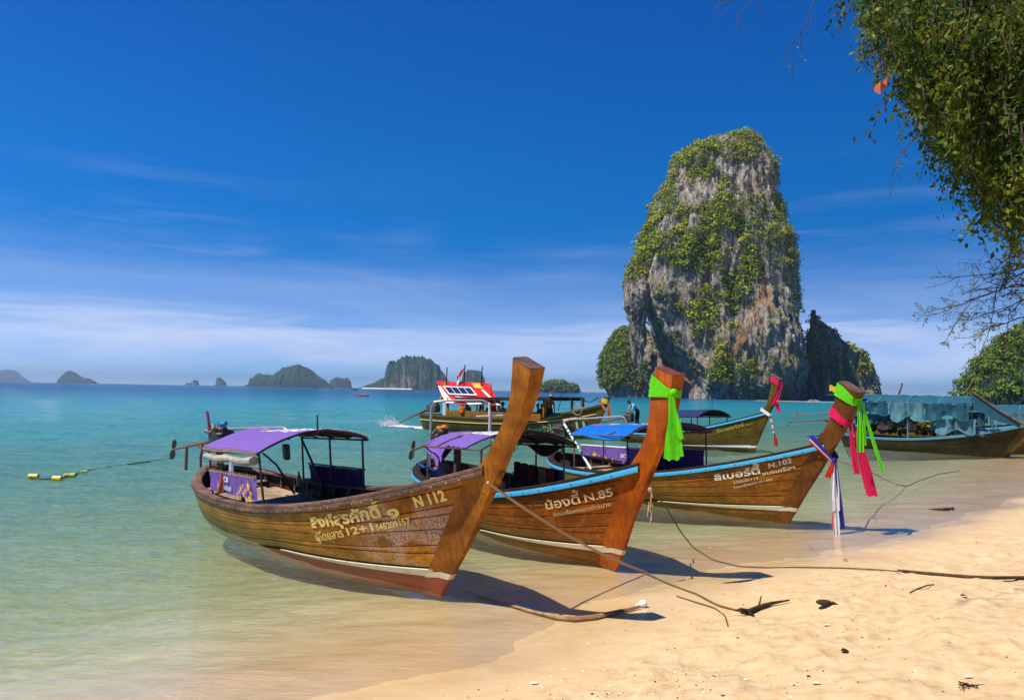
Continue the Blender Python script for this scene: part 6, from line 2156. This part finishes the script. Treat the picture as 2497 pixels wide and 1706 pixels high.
# float line off the beach on the seaward side
fl = empty('float_line', on_z(100, 1165, 0))
base = fl.location
tag(fl, 'line of yellow floats drifting in the turquoise water beside boat N 112', 'float line')
for (x, y, rz, m_, L) in ((82, 1161, .05, m_plas_yellow, .30), (140, 1166, -.1, m_plas_yellow, .30), (170, 1159, .35, m_olive_float, .32), (205, 1150, .45, m_olive_float, .2)):
    p = on_z(x, y, .03) - base
    d = Vector((math.cos(rz), math.sin(rz), 0))
    r_ = .075 if L > .25 else .045
    MB().tube([p - d * L / 2, p - d * L * .4, p - d * L * .1, p, p + d * L * .1, p + d * L * .4, p + d * L / 2], [r_ * .4, r_, r_, r_ * .85, r_, r_, r_ * .4], 10).build('float', m_, fl)
MB().tube([on_z(x, y, .01) - base for x, y in ((70, 1163), (110, 1168), (150, 1165), (190, 1154), (215, 1146), (260, 1140), (330, 1129), (420, 1117))], .02, 5).build('rope', m_rope_line, fl)
# swimming limit before the tower
fl = empty('swim_line', on_z(2000, 979, 0))
base = fl.location
tag(fl, 'long line of pale swimming floats across the water in front of the limestone tower', 'float line')
pts = [on_z(x, 976.3 + (x - 1845) * .0245, .05) - base for x in np.linspace(1845, 2300, 66)]
MB().tube(pts, .08, 4).build('rope', m_rope, fl)
fm = MB()
for p in pts[::1]:
    fm.ball(p, (.38, .30, .26), 6)
tag(fm.build('float', m_cream, fl), kind='stuff')
for (x, y, lab) in ((1698, 971.5, 'orange ball float on the water behind the dark blue canopy'),):
    p = on_z(x, y, .2)
    mo = MB().ball(p, (.55, .55, .5), 10).tube([p + Vector((-1.6, 0, -.1)), p + Vector((1.4, 0, -.1))], .10, 6)
    tag(mo.build('ball_float', m_plas_orange), lab, 'float')


# ------------------------------------------------------------------ people
def skinned(name, J, R, E, zone, mats, sub=1):
    """one continuous body grown round a jointed skeleton; zone maps edge index -> material slot"""
    me = bpy.data.meshes.new(name)
    keys = list(J)
    ix = {k: i for i, k in enumerate(keys)}
    me.from_pydata([tuple(J[k]) for k in keys], [(ix[a], ix[b]) for a, b in E], [])
    o = bpy.data.objects.new(name, me)
    COL.objects.link(o)
    sk = o.modifiers.new('skin', 'SKIN')
    sk.use_smooth_shade = True
    for k in keys:
        v = me.skin_vertices[0].data[ix[k]]
        r = R[k]
        v.radius = (r, r) if not hasattr(r, '__len__') else r
        v.use_root = (k == 'pelvis')
    s = o.modifiers.new('sub', 'SUBSURF')
    s.levels = sub
    dg = bpy.context.evaluated_depsgraph_get()
    dg.update()
    out = bpy.data.meshes.new_from_object(o.evaluated_get(dg))
    bpy.data.objects.remove(o)
    out.materials.clear()
    for m in mats:
        out.materials.append(m)
    segs = [(Vector(J[a]), Vector(J[b])) for a, b in E]
    for p in out.polygons:
        c = p.center
        best, bi = 1e9, 0
        for i, (a, b) in enumerate(segs):
            ab = b - a
            t = max(0, min(1, (c - a).dot(ab) / max(ab.length_squared, 1e-9)))
            d = (c - a - ab * t).length
            if d < best:
                best, bi = d, i
        p.material_index = zone[bi]
        p.use_smooth = True
    return out


BODY_E = [('pelvis', 'waist'), ('waist', 'chest'), ('chest', 'neck'), ('neck', 'chin'), ('chin', 'skull'), ('chest', 'sl'), ('sl', 'el'), ('el', 'wl'), ('wl', 'hl'), ('chest', 'sr'), ('sr', 'er'), ('er', 'wr'), ('wr', 'hr'),
          ('pelvis', 'pl'), ('pl', 'kl'), ('kl', 'al'), ('al', 'tl'), ('pelvis', 'pr'), ('pr', 'kr'), ('kr', 'ar'), ('ar', 'tr')]
BODY_Z = [2, 1, 1, 0, 0, 1, 1, 0, 0, 1, 1, 0, 0, 2, 2, 2, 0, 2, 2, 2, 0]
BODY_R = dict(pelvis=(.13, .11), waist=(.125, .10), chest=(.145, .11), neck=.055, chin=.075, skull=.085, sl=.06, el=.042, wl=.03, hl=.035, sr=.06, er=.042, wr=.03, hr=.035,
              pl=.09, kl=.06, al=.042, tl=.04, pr=.09, kr=.06, ar=.042, tr=.04)


def person(J, shirt, trousers, label, group=None, hat=None, hair=True):
    """J: joints with x forward, y left, z up from the feet"""
    me = skinned('person', J, BODY_R, BODY_E, BODY_Z, [m_skin, shirt, trousers])
    o = tag(link('person', me), label, 'person', group)
    up = (Vector(J['skull']) - Vector(J['neck'])).normalized()
    h = Vector(J['skull'])
    fw = Vector((1, 0, 0)) - up * up.x
    fw = fw.normalized() if fw.length > .1 else Vector((0, 0, -1))
    lf = up.cross(fw)
    f = MB().ball(h + fw * .095 - up * .02, (.018, .014, .022), 6)
    for s in (-1, 1):
        f.ball(h + lf * s * .088 - up * .01, (.02, .012, .03), 6)
        f.ball(h + fw * .083 + lf * s * .032 + up * .012, (.010, .012, .009), 6, 1)
    f.box(h + fw * .082 - up * .062, (.012, .04, .008), m=1)
    f.build('face', [m_skin, m_hair], o)
    hb = MB()
    for s, e in (('wl', 'hl'), ('wr', 'hr')):
        d = (Vector(J[e]) - Vector(J[s])).normalized()
        sd = d.orthogonal().normalized()
        for q in range(4):
            b0 = Vector(J[e]) + sd * (-.024 + .016 * q) + d * .015
            hb.tube([b0, b0 + d * .04, b0 + d * (.062 + .008 * (q in (1, 2))) + d.cross(sd) * .02], [.009, .008, .006], 5)
        b0 = Vector(J[e]) + sd * .03 - d * .01
        hb.tube([b0, b0 + sd * .025 + d * .025, b0 + sd * .028 + d * .05], [.010, .009, .007], 5)
    hb.build('finger', m_skin, o)
    if hair:
        hb = MB().ball(h + up * .028 - fw * .018, (.098, .096, .092), 10)
        hb.build('hair', m_hair, o)
    if hat:
        hb = MB().tube([h + up * .03, h + up * .035], .19, 14).tube([h + up * .03, h + up * .10, h + up * .15], [.105, .10, .075], 12)
        hb.build('hat', hat, o)
    return o


def stand(lean=0.0, arms='down'):
    c, s = math.cos(lean), math.sin(lean)
    T = lambda x, y, z: (x * c + z * s, y, .92 + z * c - x * s)
    J = dict(pelvis=(0, 0, .92), waist=T(.0, 0, .16), chest=T(.01, 0, .38), neck=T(.02, 0, .55), chin=T(.05, 0, .63), skull=T(.05, 0, .72), sl=T(.0, .19, .46), sr=T(.0, -.19, .46),
             pl=(0, .10, .86), kl=(.04, .11, .48), al=(-.02, .12, .07), tl=(.14, .13, .04), pr=(0, -.10, .86), kr=(.06, -.11, .48), ar=(.02, -.12, .07), tr=(.18, -.13, .04))
    if arms == 'down':
        J.update(el=T(-.03, .25, .18), wl=T(.03, .26, -.06), hl=T(.05, .26, -.13), er=T(-.03, -.25, .18), wr=T(.03, -.26, -.06), hr=T(.05, -.26, -.13))
    elif arms == 'fwd':
        x, z = J['sl'][0], J['sl'][2]
        J.update(el=(x + .10, .22, z - .26), wl=(x + .28, .10, z - .40), hl=(x + .35, .06, z - .43), er=(x + .12, -.22, z - .25), wr=(x + .30, -.08, z - .36), hr=(x + .37, -.05, z - .39))
    return J


def seated():
    J = dict(pelvis=(0, 0, .42), waist=(.0, 0, .58), chest=(.02, 0, .80), neck=(.03, 0, .97), chin=(.06, 0, 1.05), skull=(.06, 0, 1.14), sl=(.0, .19, .88), sr=(.0, -.19, .88), el=(.04, .25, .62), wl=(.24, .20, .52), hl=(.31, .18, .51),
             er=(.04, -.25, .62), wr=(.24, -.20, .52), hr=(.31, -.18, .51), pl=(.05, .10, .42), kl=(.44, .12, .46), al=(.46, .12, .07), tl=(.60, .13, .04), pr=(.05, -.10, .42), kr=(.44, -.12, .46), ar=(.46, -.12, .07), tr=(.60, -.13, .04))
    return J


def put(o, H, p, facing):
    """stand a figure at local p in boat H facing a world direction (radians)"""
    q = H.world(p)
    o.matrix_world = Matrix.Translation(q) @ Matrix.Rotation(facing, 4, 'Z')
    return o


man = person(stand(.75, 'fwd'), m_c_sky, m_c_navy, 'person in a light blue shirt and dark trousers bending over at the stern')
put(man, HD, (-8.05, -.15, .70), math.radians(195))
MB().tube([HD.world((-8.6, -.5, .5)), HD.world((-8.8, -.55, 1.3))], .03, 6)
man = person(stand(.05, 'down'), m_c_orange, m_c_navy, 'person in orange shirt and khaki sun hat standing on the cook boat', hat=m_c_khaki)
put(man, HE, (-2.35, -.55, .62), math.radians(70))
shirts = [(m_c_orange, 'in an orange vest under the flat roof, next to the first cabin post'), (m_c_white, 'in a white shirt under the flat roof'), (m_c_navy, 'in dark clothes under the flat roof'), (m_c_orange, 'in an orange vest at the middle of the cabin'),
          (m_c_sky, 'in a pale blue shirt behind the low cabin wall'), (m_c_navy, 'in dark clothes at the forward end of the cabin'), (m_c_maroon, 'in a dark red shirt forward of the cabin wall')]
for i, (sm, lab) in enumerate(shirts):
    x = (-8.9, -8.0, -7.5, -6.75, -6.2, -3.6, -3.0)[i]
    p = person(seated(), sm, m_c_navy, 'passenger ' + lab, 'passengers on the cook boat', hat=m_c_khaki if i in (1, 4) else None)
    put(p, HE, (x, -.55 + .25 * (i % 3), .62), math.radians((60, 200, 120, 240, 90, 170, 40)[i]))
MB().tube([HD.world((-9.2, -.6, .4)), HD.world((-8.9, -.5, 1.45))], .03, 6)

# ------------------------------------------------------------------ small craft far out
def kayak(px, py, mt, label, crew, L=4.2):
    q = on_z(px, py, 0)
    k = empty('kayak', q)
    tag(k, label, 'kayak', 'kayaks far out')
    G = []
    for f in np.linspace(0, 1, 15):
        w = .42 * math.sin(math.pi * min(max(f, .03), .97)) ** .6
        x = (f - .5) * L
        z = .28 + .22 * abs(2 * f - 1) ** 3
        G.append([(x, -w, z), (x, -w * .8, .02), (x, 0, -.08), (x, w * .8, .02), (x, w, z), (x, 0, z + .06), (x, -w, z)])
    MB().grid(np.array(G)).build('kayak_hull', mt, k)
    for i, (dx, sm) in enumerate(crew):
        p = person(seated(), sm, m_c_navy, 'paddler in the ' + label.split(' with')[0] + (' front seat' if i else ' rear seat'), 'paddlers far out')
        p.location = q + Vector((dx, 0, -.12))
        pd = MB().tube([q + Vector((dx + .35, -.9, .35)), q + Vector((dx + .35, .9, 1.0))], .03, 5).ball(q + Vector((dx + .35, -1.0, .30)), (.05, .2, .1), 6).ball(q + Vector((dx + .35, 1.0, 1.06)), (.05, .2, .1), 6)
        tag(pd.build('paddle', m_plas_yellow), 'paddle held by the ' + ('front' if i else 'rear') + ' paddler of the ' + label.split(' with')[0], 'paddle', 'paddles')


kayak(883, 965.5, m_plas_red, 'red kayak with two paddlers on the open water', [(-.7, m_c_red), (.6, m_c_white)], 4.4)
kayak(1025, 957, m_plas_orange, 'orange kayak with one paddler near the large island', [(0, m_c_orange)], 6.0)


def far_boat(px, py, L, hull_m, top_m, label):
    q = on_z(px, py, 0)
    b = empty('far_boat', q)
    tag(b, label, 'boat', 'boats far out')
    G = []
    for f in np.linspace(0, 1, 13):
        w = L * .13 * (1 - max(0, (f - .55) / .45) ** 2) * (1 if f > .02 else .9)
        x = (f - .5) * L
        z = L * (.09 + .07 * max(0, f - .4))
        G.append([(x, -w, z), (x, -w * .8, 0), (x, 0, -L * .02), (x, w * .8, 0), (x, w, z), (x, 0, z), (x, -w, z)])
    MB().grid(np.array(G)).build('boat_hull', hull_m, b)
    MB().box((-L * .1, 0, L * .22), (L * .45, L * .2, L * .02)).box((-L * .28, -L * .08, L * .15), (L * .02, L * .02, L * .14)).box((.08 * L, -L * .08, L * .15), (L * .02, L * .02, L * .14)).box((-L * .28, L * .08, L * .15), (L * .02, L * .02, L * .14)).box((.08 * L, L * .08, L * .15), (L * .02, L * .02, L * .14)).build('roof', top_m, b)
    MB().box((-L * .05, 0, L * .11), (L * .3, L * .16, L * .06), bev=L * .01).build('cabin', top_m, b)


far_boat(770, 946.5, 10, m_dark, m_navy, 'tiny dark boat in front of the broad wooded island')
far_boat(866, 950.0, 9, m_wood_far, m_dark, 'tiny dark boat off the white beach of the large island')
far_boat(2268, 978, 13, m_print_white, m_purple, 'white speedboat with purple top between the tower and the moored boats')

# ------------------------------------------------------------------ the tree that overhangs the beach
def in_poly(x, y, poly):
    ins = False
    n = len(poly)
    for i in range(n):
        (x0, y0), (x1, y1) = poly[i], poly[(i + 1) % n]
        if (y0 > y) != (y1 > y) and x < (x1 - x0) * (y - y0) / (y1 - y0) + x0:
            ins = not ins
    return ins


tr = empty('beach_tree', (8.9, 9.6, .5))
T0 = tr.location
tag(tr, 'leafy tree overhanging the beach, its drooping branches filling the top corner', 'tree')
trunk = MB()
trunk.tube([(0, 0, -.4), (-.05, .05, 1.2), (.1, .1, 2.8), (-.1, 0, 4.4), (-.4, -.2, 6.2)], [.34, .26, .22, .18, .13], 10)
limbs = [((.0, .05, 3.2), (5.7, 8.2, 4.7)), ((-.1, 0, 4.3), (5.0, 7.6, 6.2)), ((-.1, 0, 4.6), (6.0, 8.8, 7.2)), ((-.3, -.1, 5.6), (4.0, 7.0, 6.7)), ((.05, .05, 2.6), (6.6, 8.4, 4.1))]
for a, b in limbs:
    a, b = Vector(a), Vector(b) - T0
    m = a.lerp(b, .5) + Vector((0, .1, .45))
    trunk.tube([a, a.lerp(m, .6) + Vector((0, 0, .1)), m, m.lerp(b, .6), b], [.12, .10, .075, .05, .02], 7)
trunk.build('trunk', m_bark, tr)
crown_poly = [(2085, -40), (2085, 30), (2110, 70), (2150, 110), (2185, 150), (2205, 200), (2250, 260), (2272, 330), (2310, 380), (2350, 420), (2392, 470), (2420, 520), (2455, 560), (2500, 590), (2700, 620), (3100, 560), (3300, 200), (3200, -500), (2700, -900), (2300, -700), (2130, -300)]
V = []
twigs = MB()
count = 0
nt = 0
while nt < 3000:
    px, py = (RNG.uniform(2060, 2560), RNG.uniform(-60, 640)) if RNG.random() < .72 else (RNG.uniform(2050, 3300), RNG.uniform(-900, 640))
    if not in_poly(px, py, crown_poly):
        continue
    if px > 2560 and RNG.random() > .42 or py < -60 and RNG.random() > .5:
        continue
    Y = RNG.uniform(6.4, 9.2)
    p = at(px + 18, py - RNG.uniform(10, 110), Y) - T0
    nt += 1
    if fbm(p.x * 1.5, p.y * .8, p.z * 1.5, 5, 3) < -.12 + .0 * nt:
        continue
    L = RNG.uniform(.28, .85)
    dr = Vector((RNG.normal() * .22, RNG.normal() * .22, -1)).normalized()
    n = int(L * 42)
    pts = []
    for k in range(n):
        f = k / n
        q = p + dr * L * f + Vector((RNG.normal(), RNG.normal(), RNG.normal())) * .035
        d = Vector((RNG.normal() * .8, RNG.normal() * .8, -.9 + RNG.normal() * .5)).normalized()
        s = d.cross(Vector((RNG.normal(), RNG.normal(), RNG.normal()))).normalized()
        u = s.cross(d)
        ln = RNG.uniform(.035, .085)
        w = ln * RNG.uniform(.20, .30)
        a, b = q, q + d * ln
        c1, c2 = q + d * ln * .45 + s * w + u * w * .35, q + d * ln * .45 - s * w + u * w * .35
        V += [a, c1, b, c2]
    if RNG.random() < .5:
        twigs.tube([p, p + dr * L * .5, p + dr * L], [.006, .005, .003], 4, cap=False)
fo = link('foliage', fast_mesh('foliage', np.array([tuple(v) for v in V]), np.arange(len(V)).reshape(-1, 4), [m_leaf], smooth=False), tr)
fo['kind'] = 'stuff'
# bare twigs with a few leaves below the crown, and stray sprays at the top
V = []


def spray(a, b, depth, r):
    a, b = Vector(a), Vector(b)
    m = a.lerp(b, .5) + Vector((RNG.normal(), RNG.normal(), RNG.normal())) * (b - a).length * .10
    twigs.tube([a, m, b], [r, r * .8, r * .55], 4, cap=False)
    if depth == 0:
        return
    for k in range(4 if depth > 1 else 3):
        f = RNG.uniform(.25, 1.0)
        o = a.lerp(m, f * 2) if f < .5 else m.lerp(b, f * 2 - 1)
        d = (b - a).normalized() * .75 + Vector((RNG.normal() * .42, RNG.normal() * .42, RNG.normal() * .42 - .12))
        e = o + d.normalized() * (b - a).length * RNG.uniform(.28, .55)
        spray(o, e, depth - 1, r * .6)
        if depth == 1:
            for q in range(2):
                if RNG.random() < .75:
                    dd = Vector((RNG.normal(), RNG.normal(), RNG.normal() - .7)).normalized()
                    ss = dd.orthogonal().normalized()
                    ln = RNG.uniform(.022, .045)
                    c = o.lerp(e, RNG.uniform(.3, 1))
                    V.extend([c, c + dd * ln * .5 + ss * ln * .25, c + dd * ln, c + dd * ln * .5 - ss * ln * .25])


for (x0, y0, x1, y1, Y, dep) in ((2690, 660, 2385, 705, 8.2, 4), (2690, 700, 2350, 735, 8.0, 4), (2650, 720, 2430, 765, 8.4, 4), (2620, 690, 2440, 700, 8.0, 3), (2560, 640, 2420, 670, 8.1, 3), (2660, 710, 2400, 680, 8.3, 4), (2580, 760, 2450, 790, 8.2, 3)):
    spray(at(x0, y0, Y + .2) - T0, at(x1, y1, Y) - T0, dep, .008)
for (x0, y0, x1, y1, Y) in ((1900, -60, 1790, 55, 7.4), (1815, -40, 1745, 20, 7.4), (2000, -50, 1930, 110, 7.8), (2240, 330, 2190, 420, 7.6)):
    spray(at(x0, y0, Y + .1) - T0, at(x1, y1, Y) - T0, 2, .005)
twigs.build('branches', m_bark, tr)
so = link('stray_leaves', fast_mesh('stray_leaves', np.array([tuple(v) for v in V]), np.arange(len(V)).reshape(-1, 4), [m_leaf], smooth=False), tr)
so['kind'] = 'stuff'
for (x, y, s) in ((2147, 212, .095), (2163, 196, .058)):
    p = at(x, y, 5.9) - T0
    G = []
    for f in np.linspace(.03, 1, 8):
        w = .40 * s * math.sin(f * math.pi) ** .7
        G.append([(p.x + w * g, p.y + abs(g) * w * .7, p.z + s * (.5 - f) + .01 * g) for g in (-1, -.5, 0, .5, 1)])
    MB().sheet(G, .002).build('leaf', m_leaf_orange, tr)
MB().tube([at(2215, 200, 6.6) - T0, at(2175, 208, 6.1) - T0, at(2150, 213, 5.9) - T0], .004, 4).build('leaf_stalk', m_bark, tr)
